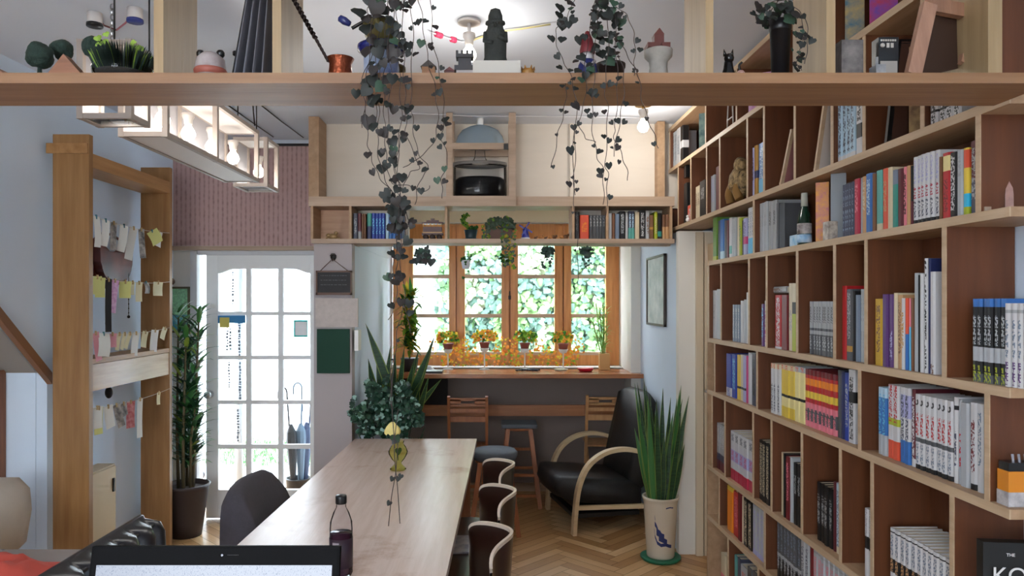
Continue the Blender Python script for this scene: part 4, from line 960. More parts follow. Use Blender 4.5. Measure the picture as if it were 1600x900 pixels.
# ------------------------------------------------------------------ curved plywood chairs along the table
PLYD = mat('dark_walnut', (44, 24, 18), .28, var=.2, vscale=6, stretch=(1, 1, 6), coat=.3)
PEDG = mat('pale_ply_edge', (226, 208, 190), .5)
def curved_chair(loc, rz, label):
    t = thing('curved_chair', loc, label, 'chair', None, rz, local=True)
    n = 28; th = .009; hw, dp, top = .235, .12, .80
    outer, inner = [], []
    def pt(u, off):                       # u from -1 to 1 along the U in plan
        s_ = -dp*PI/2*math.sin(PI*u)/hw; L_ = math.hypot(1, s_)
        return -dp*(1-math.cos(PI*u))/2+off/L_, hw*u-off*s_/L_
    b = MB(); grid = {}
    zs = [0, .25, .5, .75, 1]
    for i in range(n+1):
        u = -1+2*i/n; zt_ = top-.055*u**4; zb_ = .45-.06*(1-abs(u)**2)+.16*max(0, abs(u)-.75)/.25
        for j, v in enumerate(zs):
            z = zb_+(zt_-zb_)*v; fl = .03*(v-1)*(1-abs(u))
            for k, off in enumerate((0, th)):
                x, y = pt(u, off); grid[i, j, k] = b.b.verts.new((x+fl, y*(1-.06*(1-v)), z))
    b.sm = True
    for i in range(n):
        for j in range(4):
            b._f([grid[i, j, 0], grid[i+1, j, 0], grid[i+1, j+1, 0], grid[i, j+1, 0]]); b._f([grid[i, j, 1], grid[i, j+1, 1], grid[i+1, j+1, 1], grid[i+1, j, 1]])
    for i in range(n): b._f([grid[i, 0, 0], grid[i, 0, 1], grid[i+1, 0, 1], grid[i+1, 0, 0]])
    b.sm = False
    b.build('backrest', PLYD, t, False)
    b = MB()
    pts_in = []
    V = {}
    for i in range(n+1):
        u = -1+2*i/n; zt_ = top-.055*u**4
        for k, off in enumerate((-.001, th+.001)):
            x, y = pt(u, off); V[i, k] = (b.b.verts.new((x, y, zt_-.012)), b.b.verts.new((x, y, zt_+.0015)))
    for i in range(n):
        for k in (0, 1): b._f([V[i, k][0], V[i+1, k][0], V[i+1, k][1], V[i, k][1]])
        b._f([V[i, 0][1], V[i+1, 0][1], V[i+1, 1][1], V[i, 1][1]]); b._f([V[i, 0][0], V[i, 1][0], V[i+1, 1][0], V[i+1, 0][0]])
    b.build('edge_band', PEDG, t, False)
    b = MB(); pr = []
    for i in range(24):
        a = 2*PI*i/24; pr.append((-.24+.21*math.cos(a)*(1 if math.cos(a) < 0 else 1), .205*math.sin(a), .445))
    b.poly(pr, (0, 0, .018)); b.build('seat', PLYD, t, False)
    CW = wood('chair_leg_wood', (128, 70, 38), (158, 92, 54), 'z')
    for (sx, sy) in ((-.4, -.17), (-.4, .17), (-.06, -.15), (-.06, .15)):
        b = MB(); b.tube([(sx+(.02 if sx < -.2 else -.01), sy*.9, .445), (sx+(-.02 if sx < -.2 else .0), sy*1.1, 0)], [.018, .012], 10); b.build('leg', CW, t, False)
    return t
lab = ['curved dark plywood chair, the one next to the thick-cushioned stool', 'curved dark plywood chair, second along from the thick-cushioned stool', 'curved dark plywood chair, third along from the thick-cushioned stool', 'curved dark plywood chair, last one along at the near end of the table']
for (px, py, l) in ((801, 722, lab[0]), (803, 764, lab[1]), (797, 828, lab[2]), (784, 925, lab[3])):
    Y = (H-.8)*F/(py-CY); curved_chair((PX(px, Y), Y, 0), math.radians(11), l)
# papers lying on the seats
for (px, y0, y1, l) in ((733, 3.05, 3.5, 'pale magazine lying on the seat of a curved chair under the table edge'),):
    b = MB(); x = PX(px, 3.2)-.02; b.box(x-.09, x+.07, 3.45, 3.70, .466, .474); tag(b.build('magazine', mat('magazine_cover', (190, 184, 180), .4, col2=(90, 96, 120), vscale=14)), l, 'magazine')

# charcoal fabric chair across the table
FAB = mat('charcoal_fabric', (74, 70, 76), .95, var=.08, vscale=60, bump=.2, bscale=300)
fc = thing('upholstered_chair', (-1.06, 3.26, 0), 'charcoal fabric tub chair pushed up to the long table by the door', 'chair', rz=math.radians(1), local=True)
b = MB(); prof = []
# back: curved slab; local x towards the table
n = 14; G = {}
for i in range(n+1):
    u = -1+2*i/n; y = .265*u; x0_ = -.10+.03*u*u
    zt_ = .872-.015*u*u-.05*(max(0, abs(u)-.78)/.22)**2
    prof_ = [(0, .30), (0, .6), (.0, zt_-.05), (.018, zt_-.012), (.05, zt_), (.085, zt_-.015), (.10, zt_-.05), (.115, .6), (.12, .42)]
    for j, (dx, z) in enumerate(prof_): G[i, j] = b.b.verts.new((x0_+dx+(.36*max(0, .84-z) if j > 4 else 0), y*(1-.04*max(0, (z-.6))/.26), z))
b.sm = True; m_ = 9
for i in range(n):
    for j in range(m_-1): b._f([G[i, j], G[i+1, j], G[i+1, j+1], G[i, j+1]])
b._f([G[0, j] for j in range(m_)]); b._f([G[n, j] for j in range(m_)][::-1])
for i in range(n): b._f([G[i, 0], G[i, m_-1], G[i+1, m_-1], G[i+1, 0]])
b.build('backrest', FAB, fc, False)
b = MB(); b.box(-.06, .40, -.25, .25, .34, .46, bev=.03); b.build('seat', FAB, fc, False)
b = MB(); b.ball((.005-.02, 0, .72), .010, sx=.4); b.build('button', FAB, fc, False)
for (sx, sy) in ((.35, -.2), (.35, .2), (-.02, -.2), (-.02, .2)):
    b = MB(); b.tube([(sx, sy, .35), (sx*1.08, sy*1.1, 0)], [.018, .012], 10); b.build('leg', mat('leg_dark', (40, 30, 26), .5), fc, False)

# black tufted leather chair close by
bx = thing('tufted_chair', (-1.12, 2.16, 0), 'black tufted leather chair beside the laptop, its ribbed back turned outward', 'chair', local=True)
LE2 = mat('black_leather_gloss', (26, 26, 32), .28, spec=.7)
b = MB(); zt_ = .968; y0, y1 = -.50, .265
def tuft_profile(zt, dx): return [(-.05, .30), (-.055, .6), (-.05, zt-.05), (-.04, zt-.012), (-.02, zt), (-.008, zt-.003), (-.004, zt-.012), (.008+dx, zt-.022), (.022+dx, zt-.05), (.035+dx, .6), (.05+dx, .42)]
n = 96; G = {}
for i in range(n+1):
    u = i/n; y = y0+(y1-y0)*u; rib = abs(math.sin(PI*u*8)); dx = .04*rib**.7; e = max(0, (y-(y1-.07))/.07); zt = zt_-.09*e*e
    for j, (x, z) in enumerate(tuft_profile(zt, dx)): G[i, j] = b.b.verts.new((x-.03*e, y, z))
b.sm = True; m_ = 11
for i in range(n):
    for j in range(m_-1): b._f([G[i, j], G[i+1, j], G[i+1, j+1], G[i, j+1]])
b.sm = False
b._f([G[0, j] for j in range(m_)]); b._f([G[n, j] for j in range(m_)][::-1])
b.build('backrest', LE2, bx, False)
b = MB(); b.tube([(.028, y0, zt_-.03), (.028, y1-.08, zt_-.03), (.02, y1-.03, zt_-.05), (-.005, y1-.003, zt_-.14), (.0, y1+.002, .45)], .006, 8); b.build('piping', LE2, bx, False)
b = MB(); b.box(.03, .5, y0+.03, y1-.03, .34, .48, bev=.03); b.build('seat', LE2, bx, False)
for (sx, sy) in ((.42, y0+.08), (.42, y1-.08), (.0, y0+.08), (.0, y1-.08)):
    b = MB(); b.cyl((sx, sy, .35), (sx, sy, 0), .015, .015, 10); b.build('leg', STEEL, bx, False)

# beige shell chair at the edge
BEI = mat('beige_fabric', (196, 184, 170), .85, var=.05)
bc = thing('beige_chair', (-2.42, 3.35, 0), 'beige rounded chair back showing below the stair', 'chair', local=True); bc.location.y = 3.41
b = MB(); cushion(b, [(-.08, .42), (.02, .40), (.1, .44), (.13, .62), (.12, .74), (.06, .80), (-.02, .80), (-.08, .7)], -.24, .24); b.build('backrest', BEI, bc, False)
b = MB(); b.box(-.45, -.05, -.23, .23, .36, .45, bev=.03); b.build('seat', BEI, bc, False)
for (sx, sy) in ((-.4, -.18), (-.4, .18), (-.02, -.18), (-.02, .18)):
    b = MB(); b.cyl((sx, sy, .42), (sx, sy, 0), .014, .014, 8); b.build('leg', STW, bc, False)
# side table and clutter
st_ = thing('side_table', (-1.95, 2.86, 0), 'low pale side table heaped with cloth beside the tall wooden rack', 'table')
b = MB(); b.box(-2.40, -1.62, 2.55, 3.12, .565, .6, bev=.003); b.build('table_top', mat('table_greige', (150, 140, 134), .5), st_)
for x in (-2.36, -1.68):
    for y in (2.6, 3.06): 
        b = MB(); b.box(x-.02, x+.02, y-.02, y+.02, 0, .565); b.build('leg', mat('leg_grey', (120, 110, 104), .5), st_)
random.seed(4); b = MB()
nx, ny = 26, 18; G = {}
for i in range(nx+1):
    for j in range(ny+1):
        x, y = -2.16+.42*i/nx, 2.62+.34*j/ny; e = min(i, nx-i)/nx*2*min(j, ny-j)/ny*2
        z = .603+(.05+.05*mnoise.noise(Vector((x*9, y*9, 0)))+.03*mnoise.noise(Vector((x*25, y*25, 2))))*min(1, e*4)
        G[i, j] = b.b.verts.new((x+.02*mnoise.noise(Vector((y*8, 1, 0))), y+.02*mnoise.noise(Vector((x*8, 5, 0))), max(z, .602)))
b.sm = True
for i in range(nx):
    for j in range(ny): b._f([G[i, j], G[i+1, j], G[i+1, j+1], G[i, j+1]])
tag(b.build('red_cloth', mat('coral_cloth', (204, 84, 70), .9)), 'crumpled coral red cloth on the side table', 'cloth')
b = MB(); G = {}
for i in range(21):
    for j in range(13):
        x, y = -2.37+.3*i/20, 2.98+.13*j/12; e = min(i, 20-i)/20*2*min(j, 12-j)/12*2
        G[i, j] = b.b.verts.new((x, y, .602+(.04+.05*mnoise.noise(Vector((x*18, y*18, 7))))*min(1, e*4)*1.2+.001))
b.sm = True
for i in range(20):
    for j in range(12): b._f([G[i, j], G[i+1, j], G[i+1, j+1], G[i, j+1]])
tag(b.build('patterned_scarf', mat('scarf', (176, 176, 180), .9, col2=(40, 44, 52), vscale=30)), 'crumpled black and white scarf at the wall side of the side table', 'scarf')

# ------------------------------------------------------------------ bottle, vase, laptop
bo = thing('drink_bottle', tblx(533, 898), 'clear plastic bottle of dark purple juice with black cap', 'bottle')
c = tblx(533, 898); 
b = MB(); b.lathe([(0, .002), (.034, .0), (.038, .01), (.0375, .15), (.036, .175), (.026, .205), (.0165, .222), (.0155, .238)], c, 28); b.build('bottle_body', glass('bottle_pet', (.93, .93, .95), .1), bo)
b = MB(); b.lathe([(0, .006), (.034, .006), (.0355, .012), (.0355, .140), (0, .142)], c, 28); b.build('juice', mat('juice_purple', (52, 20, 40), .2), bo)
b = MB(); b.lathe([(.0382, .03), (.0386, .03), (.0386, .125), (.0382, .125)], c, 28); b.build('label_wrap', mat('label_dark', (46, 30, 44), .4), bo)
b = MB()
for i in range(5):
    a0, a1 = -2.15+i*.12, -2.15+(i+1)*.12
    b.poly([(c.x+.0389*math.cos(a0), c.y+.0389*math.sin(a0), c.z+.035), (c.x+.0389*math.cos(a1), c.y+.0389*math.sin(a1), c.z+.035), (c.x+.0389*math.cos(a1), c.y+.0389*math.sin(a1), c.z+.116), (c.x+.0389*math.cos(a0), c.y+.0389*math.sin(a0), c.z+.116)])
b.build('label_panel', mat('label_pale', (150, 140, 146), .5), bo)
b = MB(); b.lathe([(.0175, .235), (.0185, .237), (.0185, .258), (.017, .262), (0, .263)], c, 28); b.build('cap', BLACK, bo)
c = tblx(622, 734)
va = thing('rose_vase', c, 'small yellow-green glass vase holding one pale yellow rose', 'vase')
b = MB(); b.lathe([(0, .0), (.04, 0), (.044, .006), (.02, .03), (.018, .04), (.036, .06), (.05, .085), (.052, .10), (.04, .125), (.028, .14), (.034, .155)], c, 28); b.build('vase_body', glass('vase_green', (.86, .88, .5), .12), va)
b = MB(); b.tube(arc([c+Vector((0, 0, .05)), c+Vector((-.005, 0, .15)), c+Vector((-.03, 0, .2))]), .0025, 6)
for q in (c+Vector((-.02, -.01, .17)), c+Vector((-.005, -.01, .165)), c+Vector((0, -.0, .1)), c+Vector((-.03, 0, .185))): b.heart(q, (rnd(-.3, .3), -1, .3), (rnd(-1, 1), 0, 1), .02)
b.build('stem', mat('stem_green', (40, 72, 40), .6), va)
b = MB(); rc = c+Vector((-.032, -.0, .225)); b.ball(rc+Vector((0, 0, .004)), .015, 12)
for k in range(22):
    a = k*2.4; rr = .006+.0012*k; d = Vector((math.cos(a)*rr, math.sin(a)*rr, .022-.0018*k)); b.heart(rc+d, (d.x*20, d.y*20-.6, .5-.02*k), (0, 0, -1), .014+.0006*k)
b.build('rose_bloom', mat('rose_yellow', (240, 222, 140), .6), va)
# laptop
YL = .985
lp = thing('laptop', P(338, 900, YL), 'open black laptop, only the top of its lit screen showing', 'laptop')
th_ = math.radians(-12); top_ = PZ(853, YL); x0, x1 = PX(143, YL), PX(532, YL)
Mx = Matrix.Translation((0, YL, top_)) @ Matrix.Rotation(th_, 4, 'X')
b = MB(); b.box(x0, x1, 0, .012, -.235, 0, Mx, bev=.004); b.build('lid', mat('laptop_black', (6, 6, 8), .6, spec=.08), lp)
b = MB(); b.box(x0+.010, x1-.010, -.0012, .001, -.222, -.0245, Mx)
def scr():
    m = bpy.data.materials.new('lit_screen'); m.use_nodes = True; t = m.node_tree; p = t.nodes['Principled BSDF']; p.inputs['Roughness'].default_value = .3
    co = t.nodes.new('ShaderNodeTexCoord'); mp = t.nodes.new('ShaderNodeMapping'); mp.inputs['Scale'].default_value = (60, 1, 14); n = t.nodes.new('ShaderNodeTexNoise'); n.inputs['Scale'].default_value = 7
    r = t.nodes.new('ShaderNodeValToRGB'); r.color_ramp.elements[0].position = .30; r.color_ramp.elements[1].position = .42; r.color_ramp.elements[0].color = lin((90, 110, 150)); r.color_ramp.elements[1].color = lin((196, 206, 228))
    t.links.new(co.outputs['Generated'], mp.inputs[0]); t.links.new(mp.outputs[0], n.inputs[0]); t.links.new(n.outputs['Fac'], r.inputs[0]); t.links.new(r.outputs[0], p.inputs['Emission Color']); p.inputs['Emission Strength'].default_value = .5
    p.inputs['Base Color'].default_value = lin((20, 20, 20)); return m
b.build('screen', scr(), lp)
b = MB(); b.box(x0, x1, -.24, 0, -.247, -.232, Matrix.Translation((0, YL+.03, top_)), bev=.004); b.build('keyboard_base', BLACK, lp)
b = MB(); xm = PX(348, YL); b.ball((xm, YL-.001, top_-.012), .0022, 8); b.build('webcam', mat('lens_white', (180, 180, 190), .2), lp)
b = MB()
for k in range(7): b.cbox((xm+.008+k*.0022, YL-.0022+.0002*k*0-.0, top_-.012), (.0013, .0006, .002))
b.build('maker_mark', mat('mark_grey', (70, 70, 74), .5), lp)
hz_ = top_-.247
hs = thing('standing_desk', (-.4, .85, 0), 'narrow standing desk carrying the laptop', 'desk')
b = MB(); b.box(-.75, .1, .68, 1.06, hz_-.03, hz_-.0005); b.build('desk_top', FRAMEWY, hs)
for x in (-.72, .07):
    for y in (.71, 1.03): 
        b = MB(); b.box(x-.02, x+.02, y-.02, y+.02, 0, hz_-.03); b.build('leg', FRAMEW, hs)
# ------------------------------------------------------------------ tall wooden rack with the message strings
Y1_, Y2_ = 3.96, 4.94; XR, XL = -2.19, -2.385
rk = thing('message_rack', (-2.28, 4.45, 0), 'tall open wooden rack of two wide planks strung with paper notes', 'rack')
for y in (Y1_, Y2_):
    b = MB(); b.box(XL, XR, y, y+.04, 0, 2.55, bev=.002); b.build('side_board', FRAMEW, rk)
b = MB(); b.box(XL+.005, XR-.0, Y1_+.04, Y2_, PZ(260, Y1_), PZ(238, Y1_)); b.build('top_rail', FRAMEWY, rk)
b = MB(); b.box(XL-.03, XR-.004, Y1_-.012, Y1_+.0, PZ(240, Y1_), PZ(224, Y1_), bev=.003); b.build('tenon_end', FRAMEWY, rk)
zA, zB = PZ(614, Y1_), PZ(585, Y1_)
b = MB(); b.box(XL+.02, XR-.003, Y1_+.04, Y2_, PZ(570, Y1_)-.0, PZ(562, Y1_)); b.build('shelf_board', FRAMEWY, rk)
b = MB(); b.box(XR-.025, XR-.005, Y1_+.04, Y2_, PZ(613, Y1_), PZ(571, Y1_)); b.build('front_panel', wood('rack_panel', (166, 126, 88), (200, 164, 124), 'y', .25, 2), rk)
XS = XR-.004
def string(zc, sag=.02):
    pts = [(XS+.002, Y1_+.03+(Y2_-Y1_+.01)*k/10, zc-sag*4*(k/10)*(1-k/10)) for k in range(11)]
    b = MB(); b.tube(pts, .0014, 5); b.build('string', mat('twine', (206, 200, 188), .8), rk)
    return lambda u: zc-sag*4*u*(1-u)
zst = [PZ(340, Y1_+.1), PZ(433, Y1_+.1), PZ(520, Y1_+.1), PZ(636, Y1_+.1)]
PAP = {'w': mat('note_white', (222, 222, 216), .8), 'c': mat('note_cream', (214, 206, 168), .8), 'y': mat('note_yellow2', (206, 206, 130), .8), 'p': mat('note_pink', (214, 150, 160), .8), 'o': mat('note_photo', (190, 184, 176), .6, col2=(60, 58, 60), vscale=25),
       'q': mat('note_purple_dots', (196, 136, 190), .7, col2=(230, 200, 226), vscale=60), 'k': mat('note_black', (30, 28, 30), .7), 'd': mat('note_red_pattern', (168, 60, 66), .7, col2=(210, 150, 150), vscale=40)}
NAMES = {'w': 'white', 'c': 'cream', 'y': 'yellow', 'p': 'pink', 'o': 'printed', 'q': 'purple dotted', 'k': 'black', 'd': 'red patterned'}
SN = ['top string', 'second string', 'third string', 'lowest string']
CLIP = mat('peg_green', (60, 110, 120), .5); CLIP2 = mat('peg_wood', (176, 150, 106), .6)
seen_notes = {}
def note(si, px, w, h, c, tilt=0, cl=0):
    # along Y on the string plane; px gives the place along it
    Y = XS/((px-CX)/F); u = (Y-Y1_-.04)/(Y2_-Y1_-.04); z = zst[si]-.02*4*u*(1-u) if 0 < u < 1 else zst[si]
    x = XS+rnd(.004, .008)+ (.004 if u >= .97 else 0)
    if u >= .97: Y = min(Y, Y2_-.01)
    else: Y = min(max(Y, Y1_+.045+w*.45), Y2_-w*.3)
    b = MB(); b.sm = True
    Mm = Matrix.Translation((0, 0, 0)) @ Matrix.Rotation(tilt, 4, 'X')
    prev = None
    for k in range(6):
        v = k/5; cur = [b.b.verts.new(Mm @ Vector((.012*math.sin(v*2.5)*(1 if cl % 2 else -.4), s_*w/2, .004-h*v))) for s_ in (-1, 1)]
        if prev: b._f([prev[0], prev[1], cur[1], cur[0]])
        prev = cur
    b.sm = False
    o = b.build('paper_note', PAP[c], world=None, recalc=False); o.location = (x, Y, z)
    o.rotation_euler = (0, 0, rnd(-.5, -.1))
    k = MB(); k.box(-.004, .004, -.004, .004, -.012, .012); k.build('clothes_peg', CLIP if cl else CLIP2, o, world=False)
    g = '%s notes on the %s of the rack' % (NAMES[c], SN[si])
    tag(o, '%s paper note pegged to the %s of the wooden rack' % (NAMES[c], SN[si]), 'note', g)
random.seed(17)
for si in range(4): string(zst[si])
for a in [(0, 142, .05, .17, 'w', 0, 1), (0, 163, .05, .15, 'w', -.15, 1), (0, 176, .05, .16, 'o', 0, 0), (0, 192, .055, .16, 'w', -.2, 1), (0, 208, .06, .2, 'w', -.2, 0), (0, 219, .045, .18, 'o', .1, 0), (0, 236, .09, .09, 'y', .5, 1), (0, 247, .08, .1, 'w', -.2, 0),
          (1, 144, .08, .10, 'y', 0, 0), (1, 156, .08, .11, 'y', 0, 0), (1, 168, .04, .30, 'k', 0, 0), (1, 178, .06, .19, 'q', -.12, 0), (1, 194, .08, .10, 'y', 0, 0), (1, 206, .04, .08, 'c', 0, 0), (1, 216, .05, .12, 'c', 0, 0), (1, 227, .05, .07, 'o', 0, 1), (1, 246, .11, .09, 'c', 0, 0),
          (2, 145, .05, .16, 'p', .2, 0), (2, 160, .10, .13, 'w', -.1, 1), (2, 175, .06, .08, 'p', 0, 0), (2, 186, .035, .1, 'c', -.2, 0), (2, 194, .035, .1, 'c', -.3, 0), (2, 202, .035, .1, 'c', -.4, 0), (2, 211, .05, .14, 'w', -.1, 0), (2, 226, .06, .1, 'c', -.2, 0), (2, 241, .06, .14, 'w', -.1, 0), (2, 257, .05, .08, 'c', -.4, 0),
          (3, 146, .08, .12, 'w', 0, 0), (3, 153, .06, .15, 'y', 0, 0), (3, 168, .07, .13, 'w', .2, 0), (3, 180, .05, .14, 'o', .3, 0), (3, 192, .06, .08, 'o', .2, 0), (3, 203, .06, .16, 'd', 0, 0), (3, 218, .05, .24, 'w', 0, 0), (3, 247, .03, .08, 'c', 0, 0)]:
    note(*a)
# leather satchel behind the notes
sc_ = thing('leather_satchel', (-2.40, 4.35, PZ(432, 4.3)), 'dark reddish-brown leather bag hung behind the paper notes', 'bag')
ym, zm = -2.33/((181-CX)/F), 0
b = MB(); LB = mat('leather_redbrown', (56, 20, 14), .35, col2=(118, 46, 26), vscale=5)
n = 28
c0 = Vector((-2.37, ym, PZ(405, ym)))
pr = []
for i in range(n+1):
    a = PI+PI*i/n; pr.append((0, math.cos(a)*-.22, math.sin(a)*.135-.0))
pts = [(c0.x, c0.y+p[1], c0.z+p[2]) for p in pr]+[(c0.x, c0.y-.22, c0.z+.11), (c0.x, c0.y+.1, c0.z+.06), (c0.x, c0.y+.22, c0.z+.13)]
pts = [(c0.x, c0.y-.22, c0.z-.03)]+[(c0.x, c0.y-.18*math.cos(PI*i/20)*1.15, c0.z-.03-.15*math.sin(PI*i/20)) for i in range(1, 20)]+[(c0.x, c0.y+.215, c0.z-.03), (c0.x, c0.y+.23, c0.z+.10), (c0.x, c0.y+.1, c0.z+.05), (c0.x, c0.y-.1, c0.z+.05), (c0.x, c0.y-.23, c0.z+.12)]
b.poly(pts, (-.06+.03, 0, 0)); b.poly([(p[0]+.05, c0.y+(p[1]-c0.y)*.86, c0.z+(p[2]-c0.z)*.86) for p in pts], (-.05, 0, 0)); b.build('bag_body', LB, sc_)
b = MB(); b.tube(arc([(-2.36, c0.y-.2, c0.z+.1), (-2.37, c0.y-.08, c0.z+.15), (-2.38, c0.y+.06, c0.z+.15), (-2.36, c0.y+.2, c0.z+.1)]), .008, 6); b.build('bag_strap', LB, sc_)
# hanging pendants behind the rack: chains, keys
for i, (px, y0, y1, lbl) in enumerate(((169, 445, 505, 'dark beaded chain hanging behind the second string of notes'), (201, 440, 495, 'thin dark cord pendant hanging behind the second string'), (170, 605, 622, 'small dark teardrop ornament under the rack shelf'))):
    Y = -2.30/((px-CX)/F); b = MB()
    z = PZ(y0, Y); ze = PZ(y1, Y)
    if i == 2: b.ball((-2.30, Y, (z+ze)/2), .022, sz=1.6).cyl((-2.30, Y, z), (-2.30, Y, PZ(571, Y1_)), .001, n=5)
    else:
        b.cyl((-2.30, Y, z+.05), (-2.30, Y, ze), .002, n=6)
        k = 0
        while z > ze: b.ball((-2.30, Y, z), (.014 if i == 0 else .004), 8, sz=1.2); z -= .028
        b.ball((-2.30, Y, ze), .018 if i == 0 else .010, 8)
    tag(b.build('hanging_chain' if i < 2 else 'teardrop_ornament', DARKM), lbl, 'ornament')
# pale cupboard low on the wall behind the rack
cu = thing('low_cupboard', (-2.41, 4.3, 0), 'small cream wall cupboard seen low between the rack planks', 'cupboard')
b = MB(); b.box(-2.436, -2.33, 4.16, 4.50, .1, .66); b.build('carcass', mat('cupboard_cream', (206, 186, 154), .6), cu)
b = MB(); b.box(-2.33, -2.32, 4.17, 4.49, .11, .65); d_ = b.build('door', mat('cupboard_door', (214, 194, 160), .6), cu)
b = MB(); b.box(-2.32, -2.31, 4.45, 4.465, .5, .58); b.build('handle', DARKM, d_)
# thermometer-like small figure on the frame beyond the rack
b = MB(); Y = YD-.02; b.ball((PX(269, Y), Y-.02, PZ(440, Y)), .03, 10, sz=.9).ball((PX(266, Y), Y-.02, PZ(434, Y)), .014, 8); tag(b.build('bird_ornament', mat('bird_brown', (110, 84, 66), .7)), 'small brown bird ornament above the green and blue picture', 'ornament')

# ------------------------------------------------------------------ hanging wooden lanterns
LW = mat('lantern_wood', (150, 138, 130), .55, var=.08, vscale=10)
LWI = mat('lantern_white', (204, 198, 194), .5)
BULB = mat('bulb_glow', (255, 250, 235), .3, emit=(255, 246, 226), es=4.5)
SOCK = mat('porcelain', (214, 206, 200), .3)
def point(name, loc, e, parent=None, r=.03, col=(1, .95, .88)):
    l = bpy.data.lights.new(name, 'POINT'); l.energy = e; l.shadow_soft_size = r; l.color = col
    o = bpy.data.objects.new(name, l); COL.objects.link(o); o.location = loc; return o
def bulb_at(p, parent, r=.029, e=1.3, drop=.05):
    """a globe bulb hanging base-up with a porcelain socket above; p = centre of globe"""
    p = Vector(p)
    b = MB(); b.lathe([(0, -r), (r*.6, -r*.8), (r*.95, -r*.3), (r*.98, .1*r), (r*.8, r*.6), (r*.45, r*1.1), (r*.4, r*1.4), (0, r*1.4)], p, 18); b.build('bulb', BULB, parent)
    b = MB(); b.lathe([(r*.42, r*1.35), (r*.55, r*1.4), (r*.62, r*2.0), (r*.85, r*2.4), (r*.85, r*2.9), (0, r*2.9)], p, 14); b.build('socket', SOCK, parent)
    point('bulb_light', p+Vector((0, 0, -r*1.6)), e)
def lantern(Ya, Yb, bulbs, label, mids=()):
    x0, x1, z0, z1 = -1.35, -1.175, 2.24, 2.495; t_ = .018
    t = thing('wooden_lantern', ((x0+x1)/2, (Ya+Yb)/2, z0), label, 'lamp', 'hanging wooden lanterns')
    b = MB()
    for x in (x0, x1-t_):
        for z in (z0, z1-t_): b.box(x, x+t_, Ya, Yb, z, z+t_)
        for y in (Ya, Yb-t_)+tuple(mids): b.box(x-.001, x+t_+.001, y-.001, y+t_+.001, z0-.001, z1+.001)
    for y in (Ya, Yb-t_):
        for z in (z0, z1-t_): b.box(x0+.002, x1-.002, y+.0005, y+t_-.0005, z+.0005, z+t_-.0005)
    b.build('frame', LW, t)
    b = MB(); b.box(x0+t_, x1-t_, Ya+t_, Yb-t_, z1-t_+.002, z1-.006); b.build('top_panel', LWI, t)
    b = MB(); b.box(x0+.006, x0+.010, Ya+t_, Yb-t_, z0+t_, z1-t_); b.build('side_panel', mat('lantern_grey', (150, 148, 152), .6), t)
    if Yb-Ya > .5:
        b = MB(); b.box(x0+t_, x1-t_, Ya+t_, Yb-t_, z0+.004, z0+.009); b.build('bottom_panel', LWI, t)
    else:
        b = MB(); b.box(x0+t_, x1-t_, Ya+t_, Yb-t_, z0+.004, z0+.007); b.build('glass_panel', glass('lantern_glass', (.9, .93, .96), .3), t)
    b = MB()
    for x in ((x0+x1)/2,):
        for y in ((Ya+.05, Yb-.05) if Yb-Ya > .5 else ((Ya+Yb)/2,)): b.cyl((x, y, z1), (x, y, CZ-.002), .003, n=6); b.lathe([(.025, -.015), (.025, 0), (0, 0), (0, -.015)], (x, y, CZ-.001), 12)
    b.build('hanging_rod', DARKM, t)
    for y in bulbs: bulb_at(((x0+x1)/2+.012, y, 2.33), t)
    return t
lantern(2.37, 2.50, [2.435], 'small square wooden lantern nearest the lattice shelf, partly behind its board')
lantern(2.63, 3.65, [2.76, 2.99, 3.24, 3.50], 'long wooden lantern box with four lit globe bulbs', mids=(3.1,))
lantern(3.78, 3.98, [3.88], 'small wooden lantern at the far end, past the long one')
# other bulbs on the ceiling, their wires and tape
RED = mat('tape_red', (206, 50, 90), .5); BRA = mat('brass', (176, 140, 70), .4, metal=.7)
def ceil_bulb(px, py, Y, r, label, plate):
    p = P(px, py, Y); t = thing('ceiling_bulb', (p.x, p.y, p.z), label, 'lamp')
    bulb_at(p, t, r, 6)
    b = MB(); b.cyl((p.x, p.y, p.z+r*2.85), (p.x, p.y, CZ-.012), .008, n=8); b.lathe([(.05, -.014), (.05, -.004), (.03, 0), (0, 0)], (p.x, p.y, CZ-.001), 16); b.lathe([(0, -.014), (.05, -.014)], (p.x, p.y, CZ-.001), 16)
    b.build('ceiling_rose', plate, t)
ceil_bulb(733, 86, 3.19, .032, 'lit globe bulb on the white ceiling beside the stone figure', SOCK)
ceil_bulb(1005, 198, 4.54, .036, 'lit globe bulb with brass fitting near the bookcase corner', BRA)
def wire(pts, label, r=.003, m=DARKM, tape=None):
    t = MB(); t.tube([P(*q) for q in pts], r, 6); o = t.build('ceiling_wire', m); tag(o, label, 'wire')
    for (i, u) in (tape or []):
        a, c_ = P(*pts[i]), P(*pts[i+1]); p0 = a+(c_-a)*u; p1 = a+(c_-a)*(u+.35)
        k = MB(); k.tube([p0, p1], r*3.2, 6); k.build('red_tape', RED, o)
def cy(px, py): return (px, py, (CZ-.012-H)*F/(CY-py))
WW = mat('wire_white', (200, 200, 205), .5)
wire([cy(672, 50), cy(700, 60), cy(722, 66), cy(731, 64)], 'thin ceiling wire wrapped with red tape beside the lit bulb', .004, WW, [(0, .3), (1, .2)])
wire([cy(735, 64), cy(775, 50), cy(815, 45), cy(860, 38)], 'thin yellowish ceiling wire past the stone figure', .004, mat('wire_yellow', (206, 190, 130), .5))
wire([cy(357, 165), cy(395, 192), cy(427, 214)], 'black ceiling cable on the lantern side', .004)
wire([cy(405, 162), cy(440, 190), cy(474, 215)], 'black ceiling cable nearer the back shelf', .004)
wire([cy(395, 160), cy(396, 176), (398, 196, 4.6)], 'short dark cable dropping from the ceiling by the lantern', .004)
